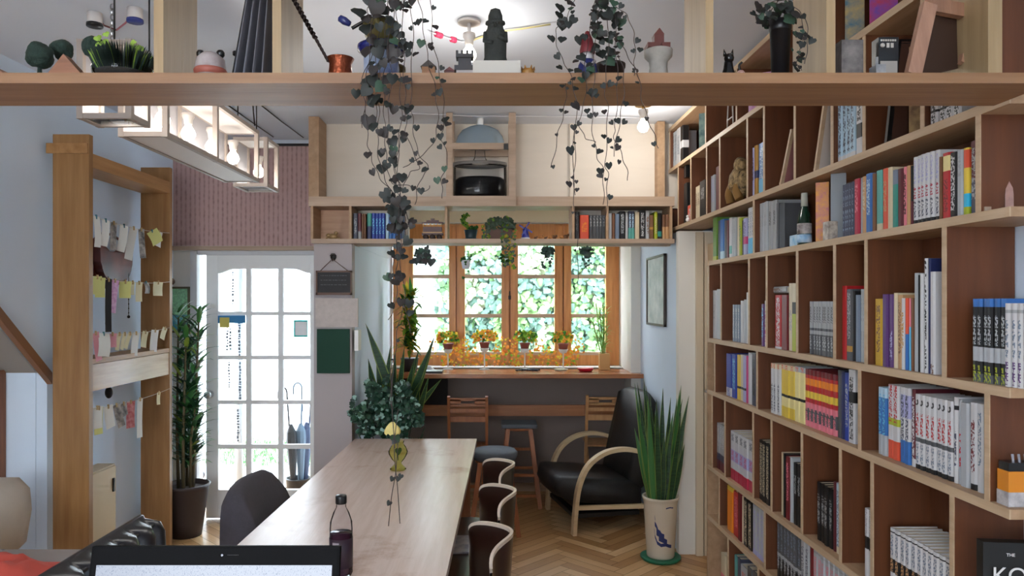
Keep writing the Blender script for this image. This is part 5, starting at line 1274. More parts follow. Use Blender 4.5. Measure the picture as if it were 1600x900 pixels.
wire([cy(640, 177), cy(730, 181), cy(960, 183), cy(1000, 184)], 'long pale cable running under the ceiling to the corner bulb', .004, WW)
wire([cy(150, 24), cy(163, 40), cy(182, 47)], 'red and black wire between ceiling sockets over the spiky plant', .004, mat('wire_darkred', (110, 40, 44), .5))
wire([cy(182, 47), cy(196, 36), cy(212, 16)], 'pink wire running to the blue-taped ceiling socket', .004, mat('wire_pink', (190, 110, 120), .5))
for (px, py, l, tp) in ((148, 20, 'white ceiling socket with black tape', BLACK), (211, 13, 'white ceiling socket with blue tape', mat('tape_blue', (50, 60, 130), .5))):
    Y = (CZ-H)*F/(CY-py); t = thing('ceiling_socket', (PX(px, Y), Y, CZ-.06), l, 'socket'); x = PX(px, Y)
    b = MB(); b.lathe([(.02, -.055), (.03, -.05), (.03, -.0), (0, 0)], (x, Y, CZ-.001), 14); b.build('socket_body', SOCK, t)
    b = MB(); b.lathe([(.0, -.058), (.033, -.058), (.033, -.045), (.0, -.045)], (x, Y, CZ-.001), 14); b.build('tape_ring', tp, t)
b = MB(); Y = (CZ-H)*F/(CY-6)
for k in range(7):
    z = CZ-.012-k*.022; x = PX(176, Y); a = (k % 2)*PI/2
    b.tube([(x+.009*math.cos(t)*math.cos(a), Y+.009*math.cos(t)*math.sin(a), z+.014*math.sin(t)) for t in [2*PI*i/10 for i in range(11)]], .0025, 5, cap=False)
tag(b.build('ceiling_chain', STEEL), 'short steel chain hanging from the ceiling above the spiky plant', 'chain')
# ------------------------------------------------------------------ lattice shelf overhead, close to the viewer
Y0, Y9 = 1.55, 1.73
ZB, ZT = PZ(130, Y0), PZ(113.5, Y0)
def NX(px): return PX(px, Y0)
lt = thing('lattice_shelf', (.1, 1.64, ZB), 'long overhead wooden shelf with uprights crossing the whole room', 'shelf')
b = MB(); b.box(-2.2, 1.17, Y0, Y9, ZB, ZT); b.build('shelf_board', BEAMW, lt)
for px, w in ((247, 15), (432, 14), (1109, 12), (1299, 14), (1556, 22), (-250, 15)):
    b = MB(); b.box(NX(px-w/2), NX(px+w/2), Y0+.002, Y9-.002, ZT, CZ-.003); b.build('upright', POSTW, lt)
b = MB(); b.box(-2.2, 1.17, Y0, Y9, CZ-.03, CZ-.003); b.build('top_board', BEAMW, lt)
ZL = ZT+.0006
YO = 1.62
def LX(px, Y=YO): return PX(px, Y)
def LH(py, Y=YO): return PZ(py, Y)-ZL          # height above the board for a pixel row
# statue
STN = mat('basalt', (40, 42, 38), .85, var=.3, vscale=30, bump=.5, bscale=60)
bk = MB(); bk.box(LX(740), LX(812), YO-.055, YO+.04, ZL, ZL+.030); bw = bk.build('white_box', mat('box_white', (176, 170, 160), .6)); tag(bw, 'low white box under the stone figure on the overhead shelf', 'box')
zb_ = ZL+.031; hst = PZ(12, YO-.01)-zb_; k_ = hst/.125
b = MB(); c = Vector((LX(774), YO-.01, zb_))
b.lathe([(0, 0), (.026, 0), (.026, .012), (.024, .02), (.0245, .05), (.023, .072), (.018, .08), (.0165, .088), (.022, .09), (.0215, .094), (.016, .097), (.0155, .108), (.011, .12), (0, .1245)], c, 20, Matrix.Diagonal((1, .8, k_, 1)))
for s_ in (-1, 1): b.ball(c+Vector((s_*.006, -.0135, .089*k_)), .003, 8); b.tube([c+Vector((s_*.022, -.006, .07*k_)), c+Vector((s_*.024, -.014, .05*k_)), c+Vector((s_*.006, -.021, (.045+.012*(s_ > 0))*k_))], .0045, 8)
b.ball(c+Vector((0, -.016, .083*k_)), .0042, 8, sz=1.3); b.tube([c+Vector((-.007, -.0145, .077*k_)), c+Vector((.007, -.0145, .077*k_))], .0012, 6)
tag(b.build('stone_statue', STN), 'dark basalt grandfather figure with a domed hat on the white box', 'statue')
# coffee mill
cm = thing('coffee_mill', (LX(596), YO, ZL), 'blue and white crank coffee mill wrapped by the trailing vine', 'coffee mill')
x = LX(596); z = ZL
b = MB(); b.lathe([(0, 0), (.040, 0), (.042, .008), (.038, .014), (.039, .055), (.045, .062)], (x, YO, z), 28); b.build('mill_body', mat('delft_ceramic', (176, 190, 206), .3, col2=(70, 84, 140), vscale=22), cm)
b = MB(); b.lathe([(.045, .062), (.052, .068), (.052, .078), (.04, .083), (0, .084)], (x, YO, z), 28); b.build('mill_collar', mat('glaze_blue', (26, 30, 92), .25), cm)
b = MB(); b.lathe([(.024, .084), (.036, .10), (.041, .125), (.040, .128), (.034, .104), (0, .09)], (x, YO, z), 24); b.build('hopper', mat('old_brass', (96, 86, 44), .35, metal=.5), cm)
b = MB(); b.tube(arc([(x+.03, YO, z+.125), (x, YO-.005, z+.142), (x-.035, YO-.01, z+.13), (LX(551), YO-.01, z+LH(44))]), [.004]*18+[.005], 8) if False else b.tube(arc([(x+.03, YO, z+.125), (x, YO-.005, z+.142), (x-.035, YO-.01, z+.13), (LX(551), YO-.01, ZL+LH(47))]), .004, 8)
b.build('crank_arm', DARKM, cm)
b = MB(); b.lathe([(0, -.016), (.006, -.014), (.009, .0), (.0075, .012), (0, .016)], (LX(540), YO-.012, ZL+LH(36)), 14, Matrix.Rotation(-PI/3, 4, 'Y')); b.build('crank_knob', mat('knob_blue', (34, 42, 96), .3), cm)
# copper coffee pot with twisted handle
cp = thing('copper_pot', (LX(532), YO, ZL), 'small hammered copper pot with a long twisted handle', 'pot')
x = LX(532); COP = mat('copper', (134, 66, 40), .35, metal=.8, var=.25, vscale=30, bump=.3, bscale=120)
b = MB(); b.lathe([(0, 0), (.026, 0), (.028, .004), (.0245, .03), (.024, .04), (.029, .05), (.030, .052), (.0265, .05), (.022, .04), (.0225, .02), (0, .015)], (x, YO, ZL), 26); b.build('pot_body', COP, cp)
b = MB(); p0 = Vector((x-.024, YO-.01, ZL+.042)); p1 = P(452, -14, 1.58); 
for ph in (0, PI):
    b.tube([p0+(p1-p0)*(i/60)+Vector((math.cos(i*.9+ph)*.0035*(1 if i > 20 else .3), math.sin(i*.9+ph)*.0035*(1 if i > 20 else .3), 0)) for i in range(61)], .003, 6)
b.build('handle', mat('iron_twist', (44, 34, 32), .45, metal=.7), cp)
# folded dark grey cloth / closed parasol ribs
cl = MB(); GC = mat('grey_pleats', (104, 104, 112), .8, var=.1, vscale=8)
n = 48; top_, bot = [], []
for i in range(n+1):
    u = i/n; xb = LX(357)+(LX(423)-LX(357))*u; xt = LX(392)+(LX(428)-LX(392))*u; dy = .028*math.sin(u*PI*9)
    top_.append(cl.b.verts.new((xt, YO+.02+dy*.6, ZL+.30))); bot.append(cl.b.verts.new((xb, YO+.01+dy, ZL+.001)))
cl.sm = True
for i in range(n): cl._f([bot[i], bot[i+1], top_[i+1], top_[i]])
tag(cl.build('pleated_cloth', GC), 'dark grey pleated cloth leaning against the upright of the overhead shelf', 'cloth')
# bear head pot
br = thing('bear_figure', (LX(328), YO, ZL), 'round white and black-eared bear figure on the overhead shelf', 'figure')
x = LX(329)
b = MB(); b.lathe([(0, 0), (.026, 0), (.029, .012), (.033, .03), (.030, .05), (.018, .062), (0, .065)], (x, YO, ZL), 24); b.build('bear_head', mat('bear_white', (178, 170, 168), .5, col2=(120, 96, 96), vscale=14), br)
for s_ in (-1, 1):
    b = MB(); b.ball((x+s_*.022, YO, ZL+.062), .0095, 10); b.build('ear', BLACK, br)
b = MB(); b.lathe([(.031, .014), (.0345, .018), (.0355, .024), (.033, .028)], (x, YO, ZL), 24); b.build('band', mat('band_salmon', (156, 84, 70), .6), br)
# two round clipped shrubs and wedge blocks, glass bowl plant
GRN = mat('moss_dark', (30, 48, 40), .9, var=.4, vscale=60, bump=.8, bscale=90)
def mossball(px, py, rpx, lbl, y=YO):
    r = rpx/F*y; c = P(px, py, y); b = MB(); b.ball(c, r, 22)
    for v in b.b.verts: v.co += (v.co-c)*.25*mnoise.noise(v.co*60)
    b.cyl((c.x, c.y, ZL), (c.x, c.y, c.z-r*.7), .006, .004, 8)
    tag(b.build('model_tree', GRN), lbl, 'ornament')
mossball(62, 87, 20, 'dark green model tree, outermost of the row on the overhead shelf')
mossball(97, 77, 16, 'dark model tree standing behind the wooden wedge', YO+.05)
mossball(147, 76, 17, 'dark model tree beside the spiky plant bowl', YO+.04)
WDK = wood('wedge_wood', (112, 70, 48), (146, 96, 66), 'x')
b = MB(); x0, xm, x1 = LX(76, 1.58), LX(103, 1.58), LX(133, 1.58); b.poly([(x0, 1.57, ZL), (x1, 1.57, ZL), (xm, 1.57, ZL+LH(84, 1.57))], (0, .03, 0)); tag(b.build('wooden_wedge', WDK), 'small triangular wooden roof block on the overhead shelf', 'block')
b = MB(); b.poly([(LX(-20), 1.58, ZL), (LX(30), 1.58, ZL), (LX(14), 1.58, ZL+.02), (LX(-5), 1.58, ZL+.03)], (0, .04, 0)); tag(b.build('wooden_wedge', WDK), 'flat brown wooden block at the outer end of the overhead shelf', 'block')
b = MB(); b.poly([(LX(30), 1.6, ZL), (LX(76), 1.6, ZL), (LX(60), 1.6, ZL+.014), (LX(34), 1.6, ZL+.008)], (0, .03, 0)); tag(b.build('wooden_wedge', WDK), 'low brown sliver of wood under the outermost model tree', 'block')
gb = thing('spiky_plant', (LX(190), YO, ZL), 'dark bristly plant in a clear glass dish on the overhead shelf', 'plant')
x = LX(193)
b = MB(); b.lathe([(0, 0), (.052, 0), (.062, .012), (.064, .028), (.062, .03)], (x, YO, ZL), 28); b.build('glass_dish', glass('dish_glass', (.85, .9, .92), .5), gb)
b = MB(); b.lathe([(0, .002), (.05, .002), (.057, .018), (0, .02)], (x, YO, ZL), 24); b.build('soil', mat('soil_dark', (40, 32, 28), .9), gb)
random.seed(8); b = MB()
for i in range(420):
    a = rnd(0, 2*PI); r = math.sqrt(random.random())*.052; el = rnd(.2, 1.2); p = Vector((x+r*math.cos(a), YO+r*math.sin(a)*.9, ZL+.02))
    L_ = .032+.038*(1-(r/.055)**2)+rnd(-.005, .006); b.mi = 0 if random.random() < .93 else 1
    b.blade(p, (math.cos(a)*r*12, math.sin(a)*r*12, 1.2), (math.sin(a), -math.cos(a), .1), L_, .007, .5, 3)
for i in range(10):
    a = rnd(0, 6.28); b.mi = 1; b.heart((x+.05*math.cos(a), YO-.02+.02*math.sin(a), ZL+.075+rnd(-.01, .02)), (0, -1, .4), (rnd(-1, 1), 0, 1), rnd(.006, .011))
b.build('foliage', [mat('bristle_green', (26, 44, 36), .7), mat('leaf_lime', (130, 160, 60), .6)], gb, recalc=False)
# little houses, crown, gnome, lighthouse, cat
def house(x, y, w, h, roof, wall_, lbl):
    t = thing('model_house', (x, y, ZL), lbl, 'ornament', local=False)
    b = MB(); b.box(x-w/2, x+w/2, y-w*.4, y+w*.4, ZL, ZL+h*.6); b.build('walls', wall_, t)
    b = MB(); b.poly([(x-w*.6, y-w*.46, ZL+h*.6), (x+w*.6, y-w*.46, ZL+h*.6), (x, y-w*.46, ZL+h)], (0, w*.92, 0)); b.build('roof', roof, t)
    b = MB(); b.box(x-w*.1, x+w*.1, y-w*.4-.001, y-w*.4, ZL+.002, ZL+h*.35); b.build('door', WDK, t)
house(LX(672), YO-.03, .028, .036, mat('roof_dark', (50, 40, 34), .6), mat('house_tan', (128, 86, 52), .6), 'tiny tan model house with dark roof beside the coffee mill')
house(LX(704), YO-.03, .02, .022, mat('roof_maroon', (90, 36, 34), .6), mat('house_plum', (80, 40, 38), .6), 'tiny maroon model house left of the tower model'.replace('left of', 'beside'))
x = LX(727); t = thing('model_tower', (x, YO-.02, ZL), 'tiny dark battlement tower model under the lit bulb', 'ornament')
b = MB(); b.box(x-.018, x+.018, YO-.035, YO-.005, ZL, ZL+.016); b.build('base', mat('tower_pale', (160, 150, 146), .6), t)
b = MB(); b.box(x-.022, x+.022, YO-.038, YO-.002, ZL+.016, ZL+.026).box(x-.014, x+.014, YO-.03, YO-.01, ZL+.026, ZL+.044).box(x-.019, x+.019, YO-.034, YO-.006, ZL+.044, ZL+.052)
for k in range(4): b.box(x-.019+k*.011, x-.014+k*.011, YO-.034, YO-.029, ZL+.052, ZL+.059)
b.build('battlements', mat('tower_dark', (44, 40, 42), .6), t)
x = LX(824); b = MB(); b.lathe([(0, 0), (.014, 0), (.0145, .012), (.014, .018), (.010, .016), (0, .010)], (x, YO-.03, ZL), 14)
for k in range(6): a = k*PI/3; b.cyl((x+.0125*math.cos(a), YO-.03+.0125*math.sin(a), ZL+.017), (x+.014*math.cos(a), YO-.03+.014*math.sin(a), ZL+.025), .0035, .0005, 6)
tag(b.build('ochre_ornament', mat('crown_ochre', (150, 104, 44), .5)), 'tiny ochre crown ornament beside the white box', 'ornament')
x = LX(916); t = thing('gnome_figure', (x, YO-.02, ZL), 'small figure with a dark red cap and blue robe among the vine', 'figure')
b = MB(); b.lathe([(0, 0), (.022, 0), (.023, .01), (.02, .03), (.014, .042), (0, .046)], (x, YO-.02, ZL), 18); b.build('robe', mat('robe_blue', (28, 36, 96), .5), t)
b = MB(); b.ball((x, YO-.02, ZL+.05), .013, 14); b.tube([(x-.014, YO-.035, ZL+.036), (x-.003, YO-.045, ZL+.02)], .0035, 6).tube([(x+.014, YO-.035, ZL+.036), (x+.003, YO-.045, ZL+.02)], .0035, 6); b.build('figure_head', mat('porcelain_pale', (176, 170, 170), .4), t)
b = MB(); b.lathe([(.0165, 0), (.017, .006), (.012, .03), (.004, .048), (0, .05)], (x, YO-.02, ZL+.056), 14); b.build('cap', mat('cap_red', (104, 24, 30), .6), t)
x = LX(1027); t = thing('model_lighthouse', (x, YO-.01, ZL), 'small pale stone lighthouse model with a brick-red top', 'ornament')
b = MB(); b.lathe([(0, 0), (.0215, 0), (.0215, .010), (.019, .03), (.0205, .042), (.03, .052), (.031, .066), (.026, .068), (0, .068)], (x, YO-.01, ZL), 20); b.build('tower', mat('tower_stone', (140, 134, 126), .6, var=.15, vscale=50), t)
b = MB(); b.box(x-.027, x-.011, YO-.03, YO+.01, ZL+.068, ZL+.078).box(x+.004, x+.022, YO-.03, YO+.01, ZL+.068, ZL+.078).box(x-.011, x+.010, YO-.022, YO+.004, ZL+.068, ZL+.098); b.poly([(x-.0115, YO-.023, ZL+.098), (x+.0105, YO-.023, ZL+.098), (x, YO-.023, ZL+.112)], (0, .028, 0)); b.build('lantern_house', mat('brick_red', (84, 36, 28), .6), t)
x = LX(1138); t = MB(); c = Vector((x, YO, ZL))
t.lathe([(0, 0), (.014, 0), (.016, .012), (.011, .03), (.009, .045), (0, .05)], c, 16).ball(c+Vector((.001, -.002, .052)), .011, 12)
for s_ in (-1, 1): t.cyl(c+Vector((s_*.007, 0, .058)), c+Vector((s_*.010, 0, .073)), .0045, .0005, 6)
t.tube(arc([c+Vector((.012, .0, .008)), c+Vector((.026, 0, .016)), c+Vector((.024, 0, .036)), c+Vector((.03, 0, .044))]), .0028, 6)
tag(t.build('cat_figurine', mat('glossy_black', (16, 16, 18), .2)), 'small glossy black cat figurine on the overhead shelf by the upright', 'figurine')
b = MB(); b.ball((LX(1155), YO-.01, ZL+.012), .010, 12, sz=1.2); b.ball((LX(1162), YO-.01, ZL+.008), .007, 10); tag(b.build('red_white_figurine', mat('fig_redwhite', (150, 60, 50), .4, col2=(220, 210, 200), vscale=30)), 'tiny red and white figurine beside the black cat', 'figurine')
b = MB(); b.box(LX(1315), LX(1349), YO, YO+.03, ZL, ZL+LH(62)); tag(b.build('card_box', mat('box_greyprint', (130, 122, 118), .6, col2=(40, 38, 40), vscale=20)), 'grey box with a black leaping figure print on the overhead shelf', 'box')
b = MB(); b.box(LX(1358), LX(1373), YO-.03, YO, ZL, ZL+.03).cyl((LX(1365), YO-.015, ZL+.03), (LX(1365), YO-.015, ZL+.05), .004, n=8); tag(b.build('small_bottle', mat('lighter_grey', (80, 80, 88), .3, col2=(180, 180, 180), vscale=12)), 'small dark dropper bottle in front of the printed boxes', 'bottle')
bxx = thing('black_box', (LX(1388), YO-.01, ZL), 'black carton with a white printed label on the overhead shelf', 'box')
x0, x1, z1 = LX(1373, 1.6), LX(1404, 1.6), ZL+LH(58, 1.6)
b = MB(); b.box(x0, x1, 1.6, 1.63, ZL, z1); b.build('carton', BLACK, bxx)
b = MB(); b.box(x0+.003, x1-.003, 1.599, 1.6, ZL+.014, ZL+.040); b.build('label_panel', mat('label_grey', (150, 144, 138), .6), bxx)
b = MB(); b.lathe([(0, 0), (.005, 0), (.005, .001), (0, .001)], (x0+.008, 1.5995, z1-.018), 12, Matrix.Rotation(PI/2, 4, 'X')).box(x0+.017, x0+.023, 1.599, 1.6, z1-.023, z1-.013).box(x0+.026, x0+.032, 1.599, 1.6, z1-.023, z1-.013)
for k in range(7): b.box(x0+.004+k*.005, x0+.0075+k*.005, 1.599, 1.6, z1-.009, z1-.005)
b.build('printed_marks', mat('print_pale', (176, 170, 162), .6), bxx)
# leaning picture frame (seen from behind)
fr = thing('leaning_picture', (LX(1475), 1.6, ZL), 'wooden picture frame leaning on the overhead shelf by the end upright', 'picture frame')
pA, pB, pC, pD = P(1426, 118, 1.57), P(1451, 8, 1.60), P(1526, 22, 1.66), P(1497, 116, 1.66)
b = MB()
for p, q in ((pA, pB), (pB, pC)): b.beam(p, q, .03, .017, (0, -1, 0))
b.beam(pC, pC+(pA-pB)*.75, .03, .014, (0, -1, 0)); b.build('frame', wood('frame_pinkwood', (140, 102, 82), (172, 130, 106), 'z'), fr)
b = MB(); q = [pA+Vector((.02, .02, .0)), pB+Vector((.015, .02, -.01)), pC+Vector((-.01, .015, -.01)), pC+(pA-pB)*.75+Vector((0, .02, 0))]; b.poly(q, (0, .004, 0)); b.build('backing', mat('backing_brown', (60, 38, 26), .8), fr)
b = MB(); b.poly([P(1512, 78, 1.655), P(1521, 0, 1.66), P(1540, -10, 1.66), P(1545, 20, 1.66)], (0, .002, 0)); tag(b.build('paper_sheet', mat('paper_bluegrey', (150, 156, 168), .7)), 'pale blue-grey paper tucked behind the leaning frame', 'paper')

# ------------------------------------------------------------------ trailing vines on the lattice shelf
VG = [mat('vine_leaf_dark', (20, 26, 22), .6, var=.3, vscale=60), mat('vine_leaf_brown', (32, 25, 23), .6, var=.2, vscale=60), mat('vine_leaf_green', (40, 66, 48), .6), mat('vine_stem', (52, 40, 38), .7)]
def vine(name, label, potdef, strands, seed, leafr=.010, dens=1.0, extra=None):
    random.seed(seed); t = thing(name, potdef[0], label, 'plant')
    x, y, z = potdef[0]; pr, ph, pm = potdef[1:]
    b = MB(); b.lathe([(0, 0), (pr*.75, 0), (pr*.95, ph), (pr, ph), (pr, ph*.85), (pr*.8, ph*.8), (0, ph*.8)], (x, y, z), 24); b.build('pot', pm, t)
    b = MB()
    for pts, lr in strands:
        # wavy strand
        path = [P(*q) for q in pts]; L_ = 0
        fine = arc(path, 8); w = rnd(0, 6)
        fine = [p+Vector((.0022*math.sin(i*.8+w), .002*math.cos(i*.7+w), 0)) for i, p in enumerate(fine)]
        b.mi = 3; b.tube(fine, .0008, 5)
        acc = 0; nxt = .01
        for p, q in zip(fine, fine[1:]):
            acc += (q-p).length
            if acc > nxt:
                nxt = acc+rnd(.03, .085)/dens
                for s_ in ((-1, 1) if random.random() < .45 else (random.choice((-1, 1)),)):
                    r = leafr*lr*rnd(.55, 1.35); off = Vector((s_*r*rnd(.7, 1.3), rnd(-.01, .004), rnd(-.01, .004)))
                    b.mi = random.choices((0, 1, 2), (7, 3, .7))[0]; b.heart(p+off, (rnd(-.5, .5), -1, rnd(-.4, .9)), (s_*rnd(-.2, .9), 0, 1), r)
    if extra: extra(b)
    b.build('trailing_stems', VG, t, recalc=False)
    return t
Yf = 1.525
def mound(cx, cy_, wpx, hpx, n, r, Yc=1.6):
    def f(b):
        for i in range(n):
            a = rnd(0, 2*PI); q = math.sqrt(random.random()); b.mi = random.choices((0, 1, 2), (6, 2, 2))[0]
            b.heart(P(cx+wpx*q*math.cos(a), cy_+hpx*q*math.sin(a), Yc+rnd(-.04, .04)), (rnd(-.7, .7), -1, rnd(-.2, 1)), (rnd(-1, 1), 0, 1), r*rnd(.6, 1.3))
    return f
S1 = []
def st(*pts, lr=1.0): S1.append(([(p[0], p[1], p[2] if len(p) > 2 else Yf) for p in pts], lr))
st((590, -20, 1.6), (582, 30, 1.54), (575, 100), (572, 150), (574, 215), (580, 245), (592, 275), (612, 300), lr=1.3)
st((600, -20, 1.6), (590, 60, 1.54), (588, 130), (592, 180), (590, 230), (600, 275), (618, 310), (628, 335), (622, 370), (620, 420), (618, 470), (607, 500), lr=1.35)
st((612, -10, 1.6), (606, 60, 1.54), (612, 120), (606, 190), (612, 250), (625, 292), (622, 330), (618, 395), (612, 440), lr=1.2)
st((618, -10, 1.6), (622, 50, 1.54), (624, 120), (627, 180), (622, 240), (624, 300), (632, 345), (625, 390), (632, 460), (640, 520), lr=1.3)
st((620, -20, 1.6), (612, 40, 1.54), (600, 110), (600, 160), (602, 212), (604, 250), (612, 285), (640, 290), (662, 300), (672, 290), lr=1.0)
st((628, -20, 1.6), (630, 70, 1.54), (632, 130), (634, 180), (636, 215), (655, 260), (640, 270), (628, 300), lr=.9)
st((640, -20, 1.6), (645, 60, 1.54), (642, 150), (645, 190), (652, 235), (668, 262), (655, 285), (648, 320), lr=.8)
st((650, -20, 1.6), (660, 30, 1.54), (668, 90), (680, 140), (684, 190), (676, 225), (650, 250), (630, 262), lr=1.0)
st((672, -20, 1.6), (676, 60, 1.54), (688, 120), (694, 180), (690, 215), (700, 250), (690, 280), (692, 310), lr=1.0)
st((583, 0, 1.57), (575, 20, 1.54), (583, 70, 1.54), (566, 128), (570, 155), (566, 200), lr=1.9)
st((607, 0, 1.57), (603, 40, 1.54), (596, 100), (588, 150), (588, 196), lr=1.7)
st((626, 210), (618, 260), (622, 300), (640, 345), (634, 360), (625, 400), lr=1.3)
st((628, 480), (618, 540), (610, 600, 1.52), (612, 640, 1.5), lr=.5)
S_A = list(S1)
def exA(b):
    mound(618, 0, 32, 12, 22, .009, 1.66)(b); mound(632, 60, 10, 26, 7, .009, 1.57)(b); mound(614, 322, 24, 14, 14, .009, Yf)(b); mound(580, 142, 16, 20, 9, .014, Yf)(b); mound(622, 352, 12, 34, 12, .009, Yf)(b)
    mound(660, 405, 14, 22, 12, .008, 1.53)(b)
vine('trailing_vine', 'long dark string-of-hearts vine pouring over the overhead shelf past the coffee mill', ((LX(607, 1.68), 1.675, ZL), .04, .05, mat('pot_brass', (84, 70, 30), .4, metal=.4)), S_A, 41, .0078, 1.3, exA)
S1 = []
st((905, -20, 1.6), (885, 30, 1.55), (868, 50, 1.54), (875, 85, 1.54), (890, 115), (900, 160), (898, 240), (897, 305), lr=1.0)
st((897, 200), (896, 300), (903, 370), (902, 445), lr=.5)
st((885, 130), (882, 170), (872, 210), (862, 262), lr=.6)
st((940, 0, 1.6), (930, 60, 1.54), (928, 130), (925, 190), (932, 240), (943, 270), (942, 320), lr=.9)
st((930, 0, 1.6), (915, 90, 1.54), (915, 150), (905, 190), (915, 215), (932, 222), lr=1.1)
st((960, -10, 1.6), (962, 70, 1.54), (965, 130), (962, 190), (960, 215), (975, 250), (982, 282), lr=.8)
st((950, 0, 1.6), (950, 80, 1.54), (945, 140), (950, 175), (946, 250), (950, 280), (946, 340), lr=.9)
st((965, 60, 1.56), (985, 95, 1.54), (998, 120), (1004, 160), (1018, 200), (1030, 232), lr=.6)
st((960, 10, 1.58), (978, 22, 1.56), (990, 52, 1.55), (992, 85, 1.54), (990, 118), lr=.7)
st((960, 80, 1.56), (972, 100, 1.54), (975, 140), (968, 190), (958, 245), lr=.8)
vine('trailing_vine', 'dark string-of-hearts vine hanging over the overhead shelf by the red-capped figure', ((LX(953, 1.66), 1.655, ZL), .034, .05, mat('pot_darkbrown', (46, 34, 30), .5)), S1, 43, .008, .95, lambda b: (mound(945, 30, 26, 34, 44, .010)(b), mound(885, 20, 14, 24, 8, .010)(b), mound(905, 112, 36, 18, 14, .009, 1.54)(b), mound(938, 72, 36, 26, 16, .010)(b)))
S1 = []
st((1215, 0, 1.6), (1195, 10, 1.58), (1185, 25, 1.56), (1180, 35, 1.55), lr=.7)
st((1225, 0, 1.6), (1250, 20, 1.56), (1255, 60, 1.55), (1245, 95, 1.55), (1252, 110, 1.54), lr=.9)
st((1220, -10, 1.6), (1205, 20, 1.58), (1200, 40, 1.56), lr=.9)
st((1258, 20, 1.56), (1262, 60, 1.55), (1258, 100, 1.54), lr=.8)
def exC(b): mound(1212, 22, 36, 20, 50, .010)(b); mound(1250, 75, 12, 36, 22, .007, 1.56)(b); b.mi = 2
o = vine('trailing_vine', 'green-leaved vine in a tall black vase on the overhead shelf', ((LX(1219), 1.62, ZL), .024, .135, mat('vase_black', (18, 18, 22), .4)), S1, 47, .009, 1.2, exC)
# thin strand ends hanging lower over the table
b = MB(); random.seed(5)
for pts in ([(622, 690, 1.5), (618, 740, 1.5), (612, 775, 1.5), (607, 822, 1.5)], [(622, 640, 1.5), (616, 700, 1.5), (621, 760, 1.5), (625, 818, 1.5)], [(616, 560, 1.5), (612, 620, 1.5), (617, 700, 1.5)]):
    b.mi = 3; b.tube(arc([P(*q) for q in pts]), .0009, 5)
for q in ((622, 748), (613, 748), (608, 786), (616, 690), (626, 744)): b.mi = 0; b.heart(P(q[0], q[1], 1.5), (.2, -1, .3), (rnd(-1, 1), 0, 1), .006)
st_tips = b.build('stem_tips', VG, bpy.data.objects['trailing_vine'], recalc=False)
# ------------------------------------------------------------------ floor plants
SN_ = [mat('snake_green', (18, 42, 28), .5, col2=(48, 88, 52), vscale=14, stretch=(1, 1, 6)), mat('snake_edge', (126, 146, 70), .5), mat('snake_bright', (54, 108, 52), .45)]
def snake(b, base, n, rad, hmin, hmax, w, spread, seed, lean=.0):
    random.seed(seed)
    for i in range(n):
        a = 2*PI*i/n*2.4+rnd(-.3, .3); r = rad*math.sqrt(random.random()); h = rnd(hmin, hmax)
        p = Vector(base)+Vector((r*math.cos(a), r*math.sin(a), 0)); d = Vector((math.cos(a)*spread*rnd(.2, 1), math.sin(a)*spread*rnd(.2, 1), 1))
        face = Vector((rnd(-.5, .5), -1, 0)); side = d.cross(face)
        b.mi = 1; b.blade(p+Vector((0, .003, 0)), d, face, h*1.0, w*1.04, -.0, 6, .18)
        b.mi = 0 if random.random() < .75 else 2; b.blade(p+Vector((0, -.001, 0)), d, face, h, w*.86, 0, 6, .18)
c = Vector((1.055, 4.72, 0))
sp = thing('snake_plant', c, 'tall snake plant in a cream cylinder pot with a blue bird painting', 'plant')
b = MB(); b.lathe([(0, 0), (.118, 0), (.128, .012), (.128, .022), (.115, .022), (0, .015)], c, 32); b.build('saucer', mat('saucer_green', (26, 108, 78), .5), sp)
b = MB(); b.lathe([(0, .018), (.084, .018), (.088, .03), (.106, .36), (.110, .385), (.116, .39), (.116, .405), (.104, .405), (.10, .36), (0, .36)], c, 40)
CP = mat('pot_cream', (212, 200, 180), .25)
pot = b.build('pot', CP, sp)
b = MB(); BL_ = mat('brush_blue', (30, 46, 104), .4)
def on_pot(th, z): r = .0885+(.106-.0885)*(z-.03)/.33+.0008; return (c.x+r*math.sin(th), c.y-r*math.cos(th), z)
def stroke(pts, w):
    for (t0, z0), (t1, z1) in zip(pts, pts[1:]):
        b.poly([on_pot(t0, z0-w/2), on_pot(t1, z1-w/2), on_pot(t1, z1+w/2), on_pot(t0, z0+w/2)])
for pts, w in (([(-.75, .22), (-.7, .17), (-.55, .13), (-.3, .115), (0, .12), (.25, .11), (.45, .105)], .014), ([(-.7, .25), (-.62, .24), (-.5, .21)], .02), ([(-.6, .2), (-.4, .19), (-.25, .17), (-.1, .165)], .03), ([(-.45, .16), (-.2, .15), (.1, .135)], .022), ([(-.35, .21), (-.3, .18), (-.1, .14)], .01), ([(-.7, .3), (-.66, .27)], .012)):
    stroke([(a*1.0+.12, z_) for a, z_ in pts], w*1.5)
b.build('painted_bird', BL_, sp)
b = MB(); stroke([(.1, .35), (.35, .355), (.6, .35)], .008); b.build('painted_branch', BL_, sp)
b = MB(); b.lathe([(0, .37), (.10, .37)], c, 24); b.build('soil', mat('soil', (54, 42, 34), .9), sp)
b = MB(); snake(b, c+Vector((0, 0, .37)), 60, .085, .30, .80, .040, .27, 3); b.build('foliage', SN_, sp, recalc=False)

